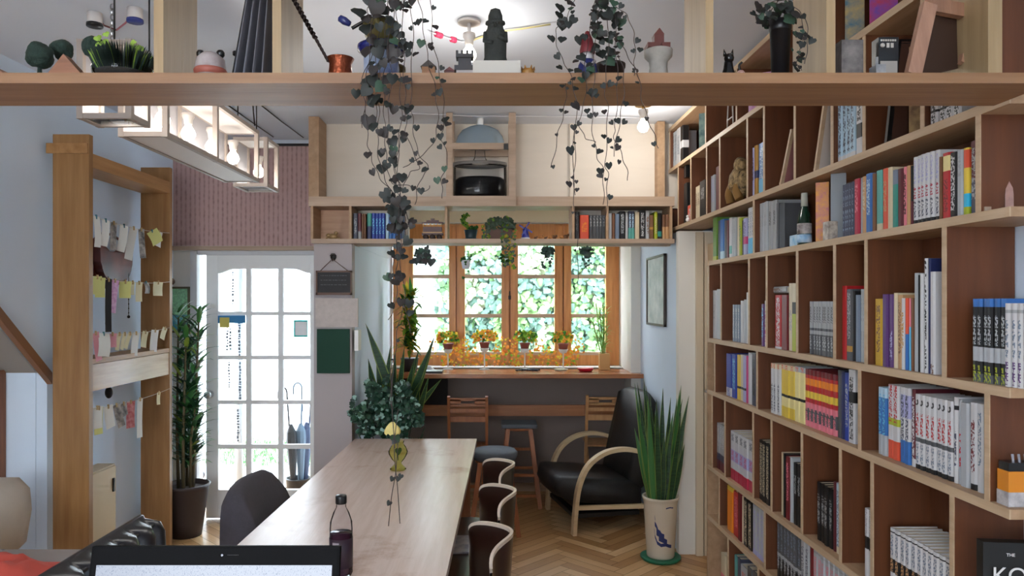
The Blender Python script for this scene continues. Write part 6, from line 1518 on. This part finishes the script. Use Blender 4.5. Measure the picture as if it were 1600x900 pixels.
# big plant group beside the alcove wall, behind the table
c = Vector((-.68, 5.28, 0))
s2 = thing('snake_plant', c, 'yellow-edged snake plant in a dark pot rising behind the long table', 'plant')
b = MB(); b.lathe([(0, 0), (.13, 0), (.17, .40), (.18, .42), (.16, .42), (0, .39)], c, 28); b.build('pot', mat('pot_charcoal', (52, 48, 50), .5), s2)
b = MB(); b.lathe([(0, .40), (.16, .40)], c, 20); b.build('soil', mat('soil', (54, 42, 34), .9), s2)
b = MB()
def bl(px0, py0, px1, py1, w, Y=5.28, dy=0):
    p, q = P(px0, py0, Y), P(px1, py1, Y-.05+dy); d = q-p; f_ = Vector((rnd(-.3, .3), -1, 0))
    b.mi = 1; b.blade(p+Vector((0, .004, 0)), d, f_, d.length*1.0, w*1.08, 0, 7, .15)
    b.mi = 0; b.blade(p, d, f_, d.length, w*.82, 0, 7, .15)
random.seed(12)
for q in ((614, 620, 571, 505, .06), (600, 640, 610, 540, .045), (612, 640, 618, 550, .045), (590, 640, 575, 560, .05), (598, 640, 588, 555, .04), (640, 640, 680, 522, .05), (634, 640, 676, 535, .055), (640, 650, 690, 592, .04), (650, 660, 670, 588, .04), (630, 640, 648, 560, .045), (622, 640, 628, 560, .04), (608, 640, 598, 575, .045), (620, 640, 632, 540, .04),
          (640, 640, 640, 580, .04), (590, 650, 574, 590, .05), (595, 650, 580, 580, .05), (628, 640, 655, 545, .045), (605, 645, 603, 590, .05), (615, 645, 615, 580, .05), (632, 650, 660, 590, .04), (600, 660, 578, 575, .04), (648, 650, 655, 600, .04)): bl(*q, dy=rnd(-.1, .1))
b.build('foliage', SN_, s2, recalc=False)
c = Vector((-.72, 4.98, 0))
bp = thing('bushy_plant', c, 'dense small-leaved dark green bushy plant right behind the long table', 'plant')
b = MB(); b.lathe([(0, 0), (.10, 0), (.13, .26), (.14, .28), (.12, .28), (0, .25)], c, 24); b.build('pot', mat('pot_terracotta_dark', (120, 70, 50), .7), bp)
b = MB(); random.seed(9)
for i in range(22):
    a = i*2.4; b.tube([c+Vector((0, 0, .25)), c+Vector((.12*math.cos(a), .06*math.sin(a), .5)), c+Vector((.24*math.cos(a), .08*math.sin(a), rnd(.62, .85)))], .003, 5)
b.build('stem', mat('stem_green', (40, 72, 40), .6), bp)
b = MB(); LV = [mat('bush_dark', (26, 58, 44), .35), mat('bush_mid', (48, 88, 66), .35), mat('bush_highlight', (140, 176, 164), .35)]  # palest leaves have a bluish highlight put into their colour
for i in range(2100):
    u, v = rnd(-1, 1), rnd(-1, 1); px_ = 606+60*u*(1-.25*abs(v)); q = P(px_, 645+55*v+8*mnoise.noise(Vector((px_*.06, 0, 0))), rnd(4.76, 4.82) if px_ < 570 else 4.98+rnd(-.12, .10))
    if u*u*.8+v*v*.8 > .72+.9*mnoise.noise(Vector((u*2.2, v*2.2, 4))) or (q.y < 4.86 and q.z < .79): continue
    b.mi = random.choices((0, 1, 2), (6, 3, 1.6))[0]; b.heart(q, (rnd(-.8, .8), -.8, rnd(.1, 1)), (rnd(-1, 1), rnd(-.5, .5), rnd(-.5, 1)), rnd(.012, .02))
b.build('foliage', LV, bp, recalc=False)
# dracaena by the door
c = Vector((-2.19, 5.2, 0))
dr = thing('dracaena_plant', c, 'tall leafy green dracaena in a dark brown pot between rack and door', 'plant')
b = MB(); b.lathe([(0, 0), (.105, 0), (.12, .1), (.155, .34), (.165, .36), (.15, .365), (.14, .33), (0, .33)], c, 28); b.build('pot', mat('pot_darkbrown2', (54, 42, 40), .5), dr)
b = MB(); b.lathe([(0, .335), (.14, .335)], c, 20); b.build('soil', mat('soil', (54, 42, 34), .9), dr)
b = MB(); random.seed(15); stems = []
for i in range(7):
    a = i*2.4; r = .05; top_ = Vector((.07*math.cos(a)+.02, .06*math.sin(a), rnd(.9, 1.55))); stems.append(top_)
    b.tube([c+Vector((r*math.cos(a), r*math.sin(a), .33)), c+Vector((r*1.2*math.cos(a), r*1.2*math.sin(a), .7)), c+top_], [.012, .010, .006], 7)
b.build('stem', mat('cane', (96, 84, 56), .7), dr)
b = MB(); DG = [mat('drac_dark', (30, 70, 42), .4), mat('drac_mid', (70, 128, 66), .4), mat('drac_yellow', (160, 180, 70), .45)]
for t_ in stems:
    z = .48
    while z < t_.z+.04:
        a = rnd(0, 2*PI); f = z/t_.z
        b.mi = random.choices((0, 1, 2), (6, 3, 1.2 if z > 1.2 else .2))[0]
        p = c+Vector((t_.x*f, t_.y*f, z)); x_ = math.cos(a)
        if p.x+x_*.2 < -2.42: x_ = abs(x_)*.6
        b.blade(p, (x_*.8, math.sin(a)*.6, rnd(.5, 1.1)), (0, 0, 1), rnd(.14, .25), .034, 1.1, 4, .2)
        z += rnd(.012, .03)
b.build('foliage', DG, dr, recalc=False)

# ------------------------------------------------------------------ window plants on the counter and hung before the window
TC = mat('terracotta', (150, 86, 76), .7); WS = mat('stand_white', (226, 224, 220), .5)
YLW = [mat('leaf_yellow', (206, 182, 60), .5), mat('leaf_green2', (120, 160, 50), .5), mat('leaf_orange', (222, 140, 60), .5), mat('leaf_deep', (50, 100, 44), .5)]
def tuft(b, c, rx, ry, rz, n, r, wts, up=.2):
    for i in range(n):
        d = Vector((rnd(-1, 1), rnd(-1, 1), rnd(-.6, 1)))
        if d.length > 1: d.normalize()
        b.mi = random.choices(range(len(wts)), wts)[0]
        b.heart(c+Vector((d.x*rx, d.y*ry, d.z*rz)), (rnd(-.7, .7), -1, rnd(-.2, 1)), (rnd(-1, 1), 0, rnd(-.3, 1)), r*rnd(.6, 1.3))
for m_ in YLW: translucent(m_)
YW2 = 6.38
for i, (px, py, w, wts, lab) in enumerate(((700, 543, 1, (3, 4, 2, 1), 'yellow-green potted plant on a white stem stand, beside the big snake plant'), (757, 541, 1.1, (5, 1, 4, 1), 'orange-yellow potted plant on a white stem stand at the second window pane'),
                                      (820, 542, 1.1, (2, 6, 1, 3), 'bright green potted plant on a white stem stand at the third window pane'), (880, 543, .9, (4, 3, 3, 1), 'small yellow-green potted plant on a white stand before the fourth window post'))):
    random.seed(50+i); c = Vector((PX(px, YW2), YW2, CT+.0005)); zc = PZ(py+8, YW2)
    t = thing('stand_plant', c, lab, 'plant')
    b = MB(); b.lathe([(0, 0), (.045, 0), (.045, .004), (.006, .012), (.006, zc-CT-.01), (.03, zc-CT), (.042, zc-CT+.03), (.040, zc-CT+.03), (.028, zc-CT+.004), (0, zc-CT+.002)], c, 20); b.build('stand', WS, t)
    z0 = zc+.006
    b = MB(); b.lathe([(0, 0), (.030, 0), (.042, .06), (.047, .062), (.047, .075), (.040, .075), (0, .07)], (c.x, c.y, z0), 20); b.build('pot', TC, t)
    b = MB(); tuft(b, Vector((c.x, c.y, z0+.12)), .10*w, .06, .06, 130, .014, wts)
    for k in range(40):
        s_ = random.choice((-1, 1)); b.mi = random.choice((0, 2)); b.heart((c.x+s_*rnd(.06, .18), c.y+rnd(-.03, .03), z0+rnd(-.05, .12)), (rnd(-.5, .5), -1, .3), (rnd(-1, 1), 0, 1), rnd(.006, .012))
    b.build('foliage', YLW, t, recalc=False)
# orange creeper lying along the sill
random.seed(61); b = MB()
for i in range(420):
    px = rnd(690, 905); b.mi = random.choices((0, 1, 2), (2, 1, 6))[0]; hgt = 12+14*abs(math.sin(px*.05)); b.heart(P(px, rnd(566-hgt, 571), 6.46+rnd(-.02, .02)), (rnd(-.6, .6), -1, .4), (rnd(-1, 1), 0, 1), rnd(.007, .014))
for k in range(14):
    x = 690+k*15; b.mi = 1; b.tube([P(x, 572, 6.46), P(x+8, 560, 6.46), P(x+16, 571, 6.46)], .0015, 5)
tag(b.build('creeping_plant', YLW, recalc=False), 'orange-leaved creeper lying along the window sill behind the potted plants', 'plant', kind='stuff')
# bamboo in a tan pot, by the reveal
c = Vector((PX(944, 6.36), 6.36, CT+.0005)); t = thing('bamboo_plant', c, 'feathery light green bamboo in a square tan pot at the reveal', 'plant')
b = MB(); b.box(c.x-.045, c.x+.045, c.y-.04, c.y+.04, c.z, c.z+.14, bev=.006); b.build('pot', mat('pot_tan', (206, 156, 96), .6), t)
b = MB(); random.seed(63); tips = []
for k in range(6): a = rnd(-.03, .03); e = Vector((c.x+a*4+.0, c.y+rnd(-.05, .05), c.z+rnd(.4, .6))); tips.append((Vector((c.x+a, c.y, c.z+.13)), e)); b.tube([tips[-1][0], e], .004, 6)
b.build('stem', mat('bamboo_stem', (150, 160, 70), .5), t)
b = MB(); BG = [mat('bamboo_leaf', (130, 180, 90), .5), mat('bamboo_leaf2', (170, 200, 110), .5)]
for m_ in BG: translucent(m_)
for p, q in tips:
    for k in range(34): b.mi = k % 2; u = rnd(.1, 1); b.blade(p+(q-p)*u, (rnd(-1, 1), rnd(-.6, .6), rnd(-.1, .8)), (0, 0, 1), rnd(.05, .11), .011, .8, 3)
b.build('foliage', BG, t, recalc=False)
# yellow-green cascade beside the window frame
c = Vector((PX(640, 6.25), 6.25, CT+.0005)); t = thing('climbing_plant', c, 'tall yellow-green climbing plant in a dark pot at the window side', 'plant')
b = MB(); b.lathe([(0, 0), (.06, 0), (.075, .1), (.08, .11), (.07, .11), (0, .1)], c, 20); b.build('pot', mat('pot_charcoal', (52, 48, 50), .5), t)
b = MB(); b.tube([c+Vector((0, 0, .1)), c+Vector((.01, 0, .4)), c+Vector((0, 0, .66))], .008, 8); b.build('stem', mat('cane', (96, 84, 56), .7), t)
b = MB(); random.seed(65)
for k in range(300):
    py = rnd(455, 548); b.mi = random.choices((0, 1, 3), (3, 6, 2))[0]; b.blade(P(640+rnd(-8, 8), py, 6.25+rnd(-.05, .05)), (rnd(-1, 1), rnd(-.8, .3), rnd(-.2, 1)), (0, 0, 1), rnd(.08, .17), .034, 1.2, 4)
b.build('foliage', YLW, t, recalc=False)
# hanging pots before the window (hung from the back shelf)
def hangpot(px, py, w, pm, lab, n, wts=(1, 2, 0, 6), Y=4.95, r=.05, trail=.12, seed=70, mats=None):
    random.seed(seed); c = P(px, py, Y); t = thing('hanging_pot', c, lab, 'plant')
    b = MB(); b.lathe([(0, 0), (r*.6, 0), (r*.85, r*1.4), (r*.9, r*1.5), (r*.75, r*1.4), (0, r*1.3)], c, 18); b.build('pot', pm, t)
    b = MB(); top_ = 2.03
    for a in (0, 2.1, 4.2): b.cyl((c.x+r*.8*math.cos(a), c.y+r*.8*math.sin(a), c.z+r*1.45), (c.x, c.y, top_), .001, n=5)
    b.build('hanging_wire', DARKM, t)
    b = MB(); tuft(b, c+Vector((0, -.01, r*1.6)), w, w*.6, w*.6, n, .012, wts)
    for k in range(n//3): b.mi = 3; b.heart(c+Vector((rnd(-w, w)*.7, -r, r*1.2-rnd(0, trail))), (rnd(-.5, .5), -1, .3), (rnd(-1, 1), 0, 1), rnd(.007, .012))
    b.build('foliage', mats or YLW, t, recalc=False)
DKL = [mat('leaf_slate', (60, 84, 76), .5)]*4
PW = mat('pot_white', (216, 222, 232), .4)
hangpot(728, 420, .03, PW, 'small white pot hanging before the second window pane', 14, Y=4.96, r=.038, trail=.14, seed=71)
hangpot(791, 415, .05, PW, 'white hanging pot below the bushy shelf planter, at the centre post', 40, Y=4.96, r=.032, trail=.02, seed=72)
hangpot(660, 408, .055, mat('pot_charcoal', (52, 48, 50), .5), 'dark leafy pot hanging before the first window pane', 60, (0, 0, 0, 1), 4.96, .03, .06, 73, DKL)
hangpot(855, 403, .05, mat('pot_charcoal', (52, 48, 50), .5), 'dark leafy pot hanging before the third window pane', 46, (0, 0, 0, 1), 4.96, .026, .10, 74, DKL)
hangpot(917, 404, .045, mat('pot_slate', (70, 80, 86), .5), 'slate pot with trailing leaves hanging before the fourth window pane', 46, (0, 0, 0, 1), 4.96, .03, .10, 75, DKL)
# plants standing on the back shelf
c = Vector((SX(735), YS+.1, zS)); t = thing('potted_succulent', c, 'small lime-green twisting plant in a dark teal pot on the back shelf', 'plant')
b = MB(); b.lathe([(0, 0), (.06, 0), (.062, .006), (.036, .008), (.036, .02), (.044, .062), (.047, .065), (.04, .062), (0, .058)], c, 20); b.build('pot', mat('pot_teal', (28, 52, 60), .35), t)
b = MB(); random.seed(81); pth = arc([c+Vector((0, 0, .06)), c+Vector((-.03, 0, .10)), c+Vector((-.05, 0, .12)), c+Vector((-.045, 0, .15)), c+Vector((-.02, 0, .17))])
b.mi = 1; b.tube(pth, .004, 6)
for p in pth: 
    for k in range(3): b.mi = random.choice((1, 1, 3)); b.heart(p+Vector((rnd(-.012, .012), rnd(-.01, .0), rnd(-.01, .01))), (rnd(-.6, .6), -1, .4), (rnd(-1, 1), 0, 1), rnd(.007, .012))
for k in range(20): b.mi = 3; b.heart(c+Vector((rnd(-.02, .045), rnd(-.02, .02), .07+rnd(0, .02))), (rnd(-.6, .6), -1, .6), (rnd(-1, 1), 0, 1), .011)
b.build('foliage', YLW, t, recalc=False)
c = Vector((SX(782), YS+.1, zS)); t = thing('shelf_planter', c, 'bushy grey-green trailing plant in a brown planter at the middle of the back shelf', 'plant')
b = MB(); b.box(c.x-.08, c.x+.08, c.y-.04, c.y+.05, c.z, c.z+.07, bev=.008); b.build('pot', mat('planter_brown', (86, 56, 44), .6), t)
b = MB(); random.seed(83); tuft(b, c+Vector((-.0, -.0, .10)), .10, .05, .055, 260, .011, (0, 1, 0, 9))
for k in range(110): 
    s_ = rnd(-1, 1); b.mi = random.choices((0, 1, 3), (1, 2, 4))[0]; b.heart(c+Vector((-.09+rnd(-.03, .02), -.05, .09-rnd(0, .10))) if s_ < -.2 else c+Vector((.05+rnd(-.045, .05), -.125+rnd(-.01, .0), .06-rnd(0, .26))), (rnd(-.5, .5), -1, .3), (rnd(-1, 1), 0, 1), rnd(.007, .012))
b.build('foliage', [YLW[0], YLW[1], YLW[2], mat('leaf_greygreen', (62, 80, 62), .6)], t, recalc=False)

# ------------------------------------------------------------------ things on the counter
b = MB(); b.lathe([(0, 0), (.05, 0), (.065, .02), (.07, .03), (.06, .026), (0, .012)], (PX(915, 6.2), 6.2, CT+.0005), 24); tag(b.build('red_dish', mat('dish_red', (200, 30, 50), .35)), 'small red dish on the window counter', 'dish')
b = MB(); b.lathe([(0, 0), (.05, 0), (.055, .012), (.05, .014), (0, .004)], (PX(876, 6.3), 6.3, CT+.0005), 20); tag(b.build('saucer_dish', mat('dish_pale', (200, 196, 170), .4)), 'pale flat saucer on the counter beside the red dish', 'dish')
b = MB(); random.seed(91)
for k in range(9): x = PX(808+k*4.2, 6.2); b.ball((x, 6.2+rnd(-.03, .03), CT+.012), rnd(.010, .014), 8, sx=1.6, sz=.8)
tag(b.build('pebble_string', mat('pebble_dark', (44, 46, 54), .4)), 'row of dark pebbles lying on the window counter', 'stones')
b = MB(); b.box(PX(652, 6.1), PX(692, 6.1), 6.03, 6.2, CT+.0005, CT+.018, bev=.003); tag(b.build('black_notebook', BLACK), 'thin black notebook on the counter near the snake plant', 'notebook')
b = MB(); G = {}
for i in range(13):
    for j in range(9):
        x, y = PX(655, 6.3)+.16*i/12, 6.215+.10*j/8; e = min(i, 12-i)/6*min(j, 8-j)/4; G[i, j] = b.b.verts.new((x, y, CT+.001+.05*min(1, e*2)*(.5+.8*mnoise.noise(Vector((x*14, y*14, 0))))+.004*min(1, e*3)))
b.sm = True
for i in range(12):
    for j in range(8): b._f([G[i, j], G[i+1, j], G[i+1, j+1], G[i, j+1]])
tag(b.build('white_cloth', mat('cloth_white', (226, 228, 232), .9)), 'crumpled white cloth on the counter behind the black notebook', 'cloth')
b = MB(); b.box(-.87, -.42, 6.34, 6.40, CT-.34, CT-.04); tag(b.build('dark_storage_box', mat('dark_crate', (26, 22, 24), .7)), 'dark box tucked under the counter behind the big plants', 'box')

# ------------------------------------------------------------------ objects in the bookcase
def cz(row): return Z[row]
# leaning empty frames and boards
def lean(px_foot, px_top, y_foot_row, label, mc, wt=.02, back=None, hgt=None, name='leaning_board'):
    Ya, Yb = BY(px_foot, .02), BY(px_top, .02); z0 = cz(y_foot_row); z1 = z0+hgt
    t = thing(name, (BX(Ya, .02), Ya, z0), label, 'picture frame'); b = MB()
    for xo in (.02, .15): b.beam((BX(Ya, xo), Ya, z0+.006), (BX(Yb, xo), Yb-.0, z1), .014, .014, (1, 0, 0))
    b.beam((BX(Ya, .013), Ya, z0+.009), (BX(Ya, .157), Ya, z0+.009), .014, .014); b.beam((BX(Yb, .013), Yb, z1), (BX(Yb, .157), Yb, z1), .014, .014)
    b.build('frame', mc, t)
    b = MB(); b.poly([(BX(Ya, .025), Ya-.004, z0+.012), (BX(Ya, .15), Ya-.004, z0+.012), (BX(Yb, .15), Yb-.004, z1), (BX(Yb, .025), Yb-.004, z1)], (0, -.004, 0)); b.build('picture', back or BIRCH, t)
lean(1221, 1238, 'C', 'small leaning frame with a pinkish back in a high empty cubby', EDGE, back=mat('back_pink', (150, 96, 96), .7), hgt=.21)
lean(1275, 1296, 'C', 'larger leaning frame with a pale back beside the pale blue volumes', EDGE, back=mat('back_pale', (196, 186, 176), .7), hgt=.34)
lean(1387, 1404, 'C', 'dark leaning frame near the gold painting in the high tier', BLACK, back=mat('back_dark', (70, 40, 26), .7), hgt=.30)
def facing(px0, px1, z0, h, label, m, yoff=0, name='picture_book', cat='book'):
    """a book or card standing with its front to the room and turned a little to the viewer"""
    Ya = BY(px0, .03); xa = BX(Ya, .03); Yb = BY(px1, .03)
    b = MB(); M_ = Matrix.Translation((xa, (Ya+Yb)/2, z0+.0005)) @ Matrix.Rotation(math.radians(-28), 4, 'Z')
    w = (px1-px0)/F*(Ya+Yb)/2*1.05; b.box(0, w, -.006, .006, 0, h, M_, bev=.001); o = b.build(name, m); tag(o, label, cat); return o
facing(1404, 1438, cz('C'), .27, 'gold and brown painted panel standing in the high tier', mat('painting_gold', (176, 140, 84), .5, col2=(96, 60, 36), vscale=26), name='painted_panel', cat='picture')
facing(1085, 1101, cz('D'), .225, 'teal picture book facing out in the topmost tier', mat('cover_teal', (50, 90, 100), .4, col2=(150, 176, 160), vscale=14))
facing(1148, 1196, cz('D')+.0, .2, 'pink and violet comic cover facing out just below the bookcase top', mat('cover_pink', (176, 70, 150), .4, col2=(226, 196, 220), vscale=24))
facing(1308, 1334, cz('D'), .21, 'teal and gold comic cover facing out in the top tier', mat('cover_tealgold', (30, 110, 140), .4, col2=(206, 170, 90), vscale=18))
facing(1341, 1378, cz('D'), .2, 'red and blue comic cover facing out in the top tier', mat('cover_redblue', (190, 40, 50), .4, col2=(40, 70, 190), vscale=16))
facing(1266, 1284, cz('A'), .232, 'orange and pink illustrated card standing behind the sake bottle', mat('card_orange', (226, 160, 50), .5, col2=(190, 110, 120), vscale=45), name='illustrated_card', cat='card')
facing(1288, 1309, cz('A'), .245, 'plain grey board standing at the head of the long row', mat('board_grey', (126, 132, 138), .5), name='grey_board', cat='board')
facing(1214, 1222, cz('A'), .20, 'thin black framed photo leaning in the dark gap of the bottle shelf', BLACK, name='small_photo', cat='photo')
# sake bottle and boxes
Y = BY(1257, .05); x = BX(Y, .05); k = thing('sake_bottle', (x, Y, cz('A')+.0005), 'dark green sake bottle with a blue and white label', 'bottle')
b = MB(); b.lathe([(0, 0), (.026, 0), (.028, .008), (.028, .09), (.024, .12), (.0125, .155), (.011, .19), (0, .19)], (x, Y, cz('A')+.0005), 20); b.build('bottle_body', mat('bottle_green', (16, 46, 34), .1), k)
b = MB(); b.lathe([(.0125, .16), (.0135, .16), (.0125, .215), (0, .216)], (x, Y, cz('A')+.0005), 16); b.build('foil_cap', mat('foil_pale', (176, 180, 170), .4), k)
b = MB(); b.lathe([(.0284, .012), (.0286, .012), (.0286, .045), (.0284, .045)], (x, Y, cz('A')+.0005), 20); b.build('label_blue', mat('label_sky', (90, 160, 210), .5, col2=(220, 230, 236), vscale=20), k)
b = MB(); b.lathe([(.0284, .048), (.0286, .048), (.0286, .09), (.0284, .09)], (x, Y, cz('A')+.0005), 20); b.build('label_print', mat('label_pinkblack', (220, 214, 210), .5, col2=(60, 30, 40), vscale=26), k)
Y = BY(1238, .03); x = BX(Y, .03); b = MB(); b.box(x, x+.05, Y-.05, Y+.03, cz('A')+.0005, cz('A')+.05, bev=.003); b.box(x, x+.04, Y-.085, Y-.055, cz('A')+.0005, cz('A')+.065); tag(b.build('blue_carton', mat('carton_blue', (70, 160, 206), .5, col2=(226, 234, 238), vscale=16)), 'light blue and white cartons at the foot of the sake bottle', 'box')
Y = BY(1290, .01); x = BX(Y, .006); b = MB(); b.box(x, x+.035, Y-.03, Y+.015, cz('A')+.0005, cz('A')+.068, bev=.002); tag(b.build('white_carton', mat('carton_white', (214, 204, 190), .5, col2=(120, 104, 96), vscale=40)), 'small white printed carton before the grey board', 'box')
# elephant toy
Y = BY(1157, .06); x = BX(Y, .06); k = thing('cloth_elephant', (x, Y, cz('C')), 'striped gold and black seated cloth toy in a high cubby', 'toy')
ST_ = mat('stripe_cloth', (190, 158, 110), .85, col2=(14, 10, 8), vscale=40, stretch=(1, 3, 1)); z = cz('C')+.0005
b = MB(); b.ball((x, Y, z+.12), .07, 18, sz=1.2, sx=.8); b.ball((x-.01, Y-.03, z+.2), .035, 14, sz=1.2); b.build('torso', ST_, k)
for dy_ in (.0, -.12):
    b = MB(); b.tube(arc([(x-.02, Y+.05+dy_*.7, z+.12), (x-.03, Y+.09+dy_, z+.07), (x-.02, Y+.10+dy_*1.2, z+.025)]), .022, 8); b.build('leg', mat('cloth_ochre', (140, 104, 54), .8), k)
b = MB(); b.tube(arc([(x-.03, Y+.04, z+.16), (x-.05, Y+.0, z+.1), (x-.05, Y-.02, z+.08)]), .014, 8); b.build('arm', ST_, k)
# white wire stand in the topmost tier
Y = BY(1141, .02); x = BX(Y, .02); b = MB(); z = cz('D')+.0005
for dx in (0, .06):
    for dy in (-.05, .05): b.cyl((x+dx, Y+dy, z), (x+dx, Y+dy*.7, z+.13), .004, n=6)
b.box(x-.005, x+.065, Y-.04, Y+.04, z+.13, z+.137).beam((x, Y-.045, z+.05), (x, Y+.045, z+.05), .005, .005); tag(b.build('wire_stand', mat('stand_pale', (190, 184, 176), .5)), 'small pale wire stool stand in the topmost tier', 'stand')
# cat figurine, white cup near the books
Y = BY(1073, .005); x = BX(Y, .012); b = MB(); b.ball((x, Y, cz('C')+.016), .014, 10).ball((x, Y, cz('C')+.036), .010, 10); tag(b.build('white_figurine', WHITE), 'tiny white figurine in front of the small orange-red book', 'figurine')
b = MB(); Y = BY(1070, .03); b.box(BX(Y, .03), BX(Y, .09), Y-.03, Y+.02, cz('D')-.024-.08, cz('D')-.026); tag(b.build('speaker_box', BLACK), 'small black speaker fixed under a high shelf board near the corner', 'speaker')
# small tower at the end of shelf A
Y = 1.80; x = PX(1577, Y); b = MB(); z = cz('A')+.0005; b.lathe([(0, 0), (.010, 0), (.0095, .035), (.008, .05), (0, .068)], (x, Y, z), 6, smooth=False); tag(b.build('stone_tower', mat('stone_pink', (166, 130, 122), .7, var=.15, vscale=60)), 'tiny pinkish stone tower at the near end of the long tier', 'ornament')
b = MB(); x = PX(1540, 1.86); b.box(x-.008, x+.008, 1.85, 1.87, z, z+.012); tag(b.build('tiny_block', mat('block_pale', (170, 150, 130), .6)), 'tiny pale block at the foot of the lone brown book', 'ornament')
# magazine holder on shelf G, near end
Y = 1.79; x0 = PX(1567, Y); z = cz('G')+.0005; k = thing('magazine_box', (x0+.05, Y, z), 'orange and white pencil box at the near end of the white comics tier', 'box')
b = MB(); b.box(x0, x0+.12, Y-.02, Y+.02, z+.035, z+.085); b.build('orange_panel', mat('box_orange', (206, 128, 26), .5), k)
b = MB(); b.box(x0-.001, x0+.121, Y-.021, Y+.021, z, z+.035); b.build('base_panel', mat('box_base', (200, 196, 196), .5, col2=(120, 116, 120), vscale=30), k)
b = MB(); b.box(x0+.002, x0+.118, Y-.018, Y+.018, z+.085, z+.105); b.build('dark_rim', BLACK, k)
b = MB()
for q in (.02, .035, .05): b.cyl((x0+q, Y-.01, z+.09), (x0+q-.004, Y-.01, z+.125), .003, n=8)
b.build('pens', mat('pens_grey', (140, 140, 150), .4), k)
# black book with big white letters
Y = 1.80; x0 = PX(1536, Y); z0 = PZ(925, Y); z1 = PZ(846, Y)
k = thing('lettered_book', (x0+.08, Y, cz('E')), 'big black book with large white letters facing out at the near end', 'book')
M_ = Matrix.Translation((x0, Y, 0)) @ Matrix.Rotation(math.radians(-6), 4, 'Z')
b = MB(); b.box(0, .17, 0, .03, cz('E')+.0005, cz('E')+.33, M_, bev=.002); b.build('cover', mat('cover_black', (20, 20, 20), .4), k)
def text(s_, size, loc, parent, m, rot=(PI/2, 0, 0), ext=.0006, name='lettering', font_bold=False):
    cu_ = bpy.data.curves.new(name, 'FONT'); cu_.body = s_; cu_.size = size; cu_.extrude = ext
    o_ = bpy.data.objects.new(name, cu_); COL.objects.link(o_); dg = bpy.context.evaluated_depsgraph_get(); me_ = bpy.data.meshes.new_from_object(o_.evaluated_get(dg)); bpy.data.objects.remove(o_)
    o_ = bpy.data.objects.new(name, me_); COL.objects.link(o_); me_.materials.append(m); o_.parent = parent
    o_.location = Vector(loc)-ORG.get(parent.name, Vector()); o_.rotation_euler = rot; return o_
LM = mat('letter_white', (220, 220, 220), .5)
text('KO', .055, (PX(1552, Y-.01), Y-.004-.001, PZ(909, Y)), k, LM, (PI/2, 0, math.radians(-6)))
text('THE', .011, (PX(1574, Y-.01), Y-.0065, PZ(868, Y)), k, LM, (PI/2, 0, math.radians(-6)))

# ------------------------------------------------------------------ outside the door: umbrella stand and posts
Yu = 6.1
us = thing('umbrella_stand', (PX(463, Yu), Yu, -.06), 'dark umbrella stand outside the glazed door', 'stand')
x = PX(466, Yu)
b = MB(); b.lathe([(0, 0), (.09, 0), (.10, .24), (.105, .25), (.095, .25), (.085, .01)], (x, Yu, -.059), 18); b.build('stand_body', DARKM, us)
for i, (dx, hh, hd, m_, lab_) in enumerate(((-.03, 1.02, -.05, DARKM, 'closed dark umbrella with a hooked handle, tallest hook toward the door knob side'), (.03, 1.05, .0, mat('umb_grey', (70, 84, 96), .6), 'closed grey umbrella with curved handle standing upright in the stand'), (.06, .9, .03, mat('umb_navy', (40, 50, 74), .6), 'closed navy umbrella leaning outward in the stand'))):
    u = thing('umbrella', (x+dx, Yu, -.04), lab_, 'umbrella'); hx_ = x+dx+hd
    b = MB(); b.tube([(x+dx*.5, Yu+.05*i-.05, -.04), (hx_, Yu+.05*i-.05, hh-.12)]+[(hx_-.035+.035*math.cos(a), Yu+.05*i-.05, hh-.12+.045*math.sin(a)+.0) for a in [PI*k/8 for k in range(1, 9)]]+[(hx_-.07, Yu+.05*i-.05, hh-.17)], .007, 8); b.build('handle', m_, u)
    b = MB(); b.lathe([(.012, 0), (.03, .25), (.045, .5), (.04, .56), (.012, .62)], (x+dx*.7, Yu+.05*i-.05, .02), 9, Matrix.Rotation(hd*.8, 4, 'Y'), smooth=False); b.build('canopy', m_, u)
b = MB(); b.cyl((PX(373, 6.3), 6.3, -.1), (PX(373, 6.3), 6.3, 2.34), .035, n=12); tag(b.build('porch_post', mat('post_grey', (150, 156, 162), .5)), 'slim grey porch post outside the glazed door', 'post')
b = MB(); b.box(-2.6, -.9, 5.9, 7.0, 2.35, 2.42); tag(b.build('porch_canopy', mat('canopy_grey', (170, 174, 178), .6)), 'pale flat porch roof outside over the glazed door', 'porch')
# things visible through the gap beside the door
b = MB(); random.seed(99)
for (py, r) in ((632, .03), (645, .025), (690, .04), (705, .025), (742, .035), (760, .04)): b.ball(P(313+rnd(-2, 2), py, 6.0), r, 8)
b.cyl(P(313, 800, 6.0), P(313, 620, 6.0), .006, n=6)
tag(b.build('garden_ornament', mat('orn_grey', (90, 90, 96), .7)), 'knobbly dark garden ornament glimpsed beside the door frame', 'ornament')

# ------------------------------------------------------------------ label check (duplicates must share one group)
d = {}
for l, g in LABELS:
    w = l.split()
    if not 4 <= len(w) <= 16: print('LABEL LENGTH', len(w), l)
    if l in d and (d[l] != g or g is None): print('DUPLICATE LABEL', l, d[l], g)
    d[l] = g
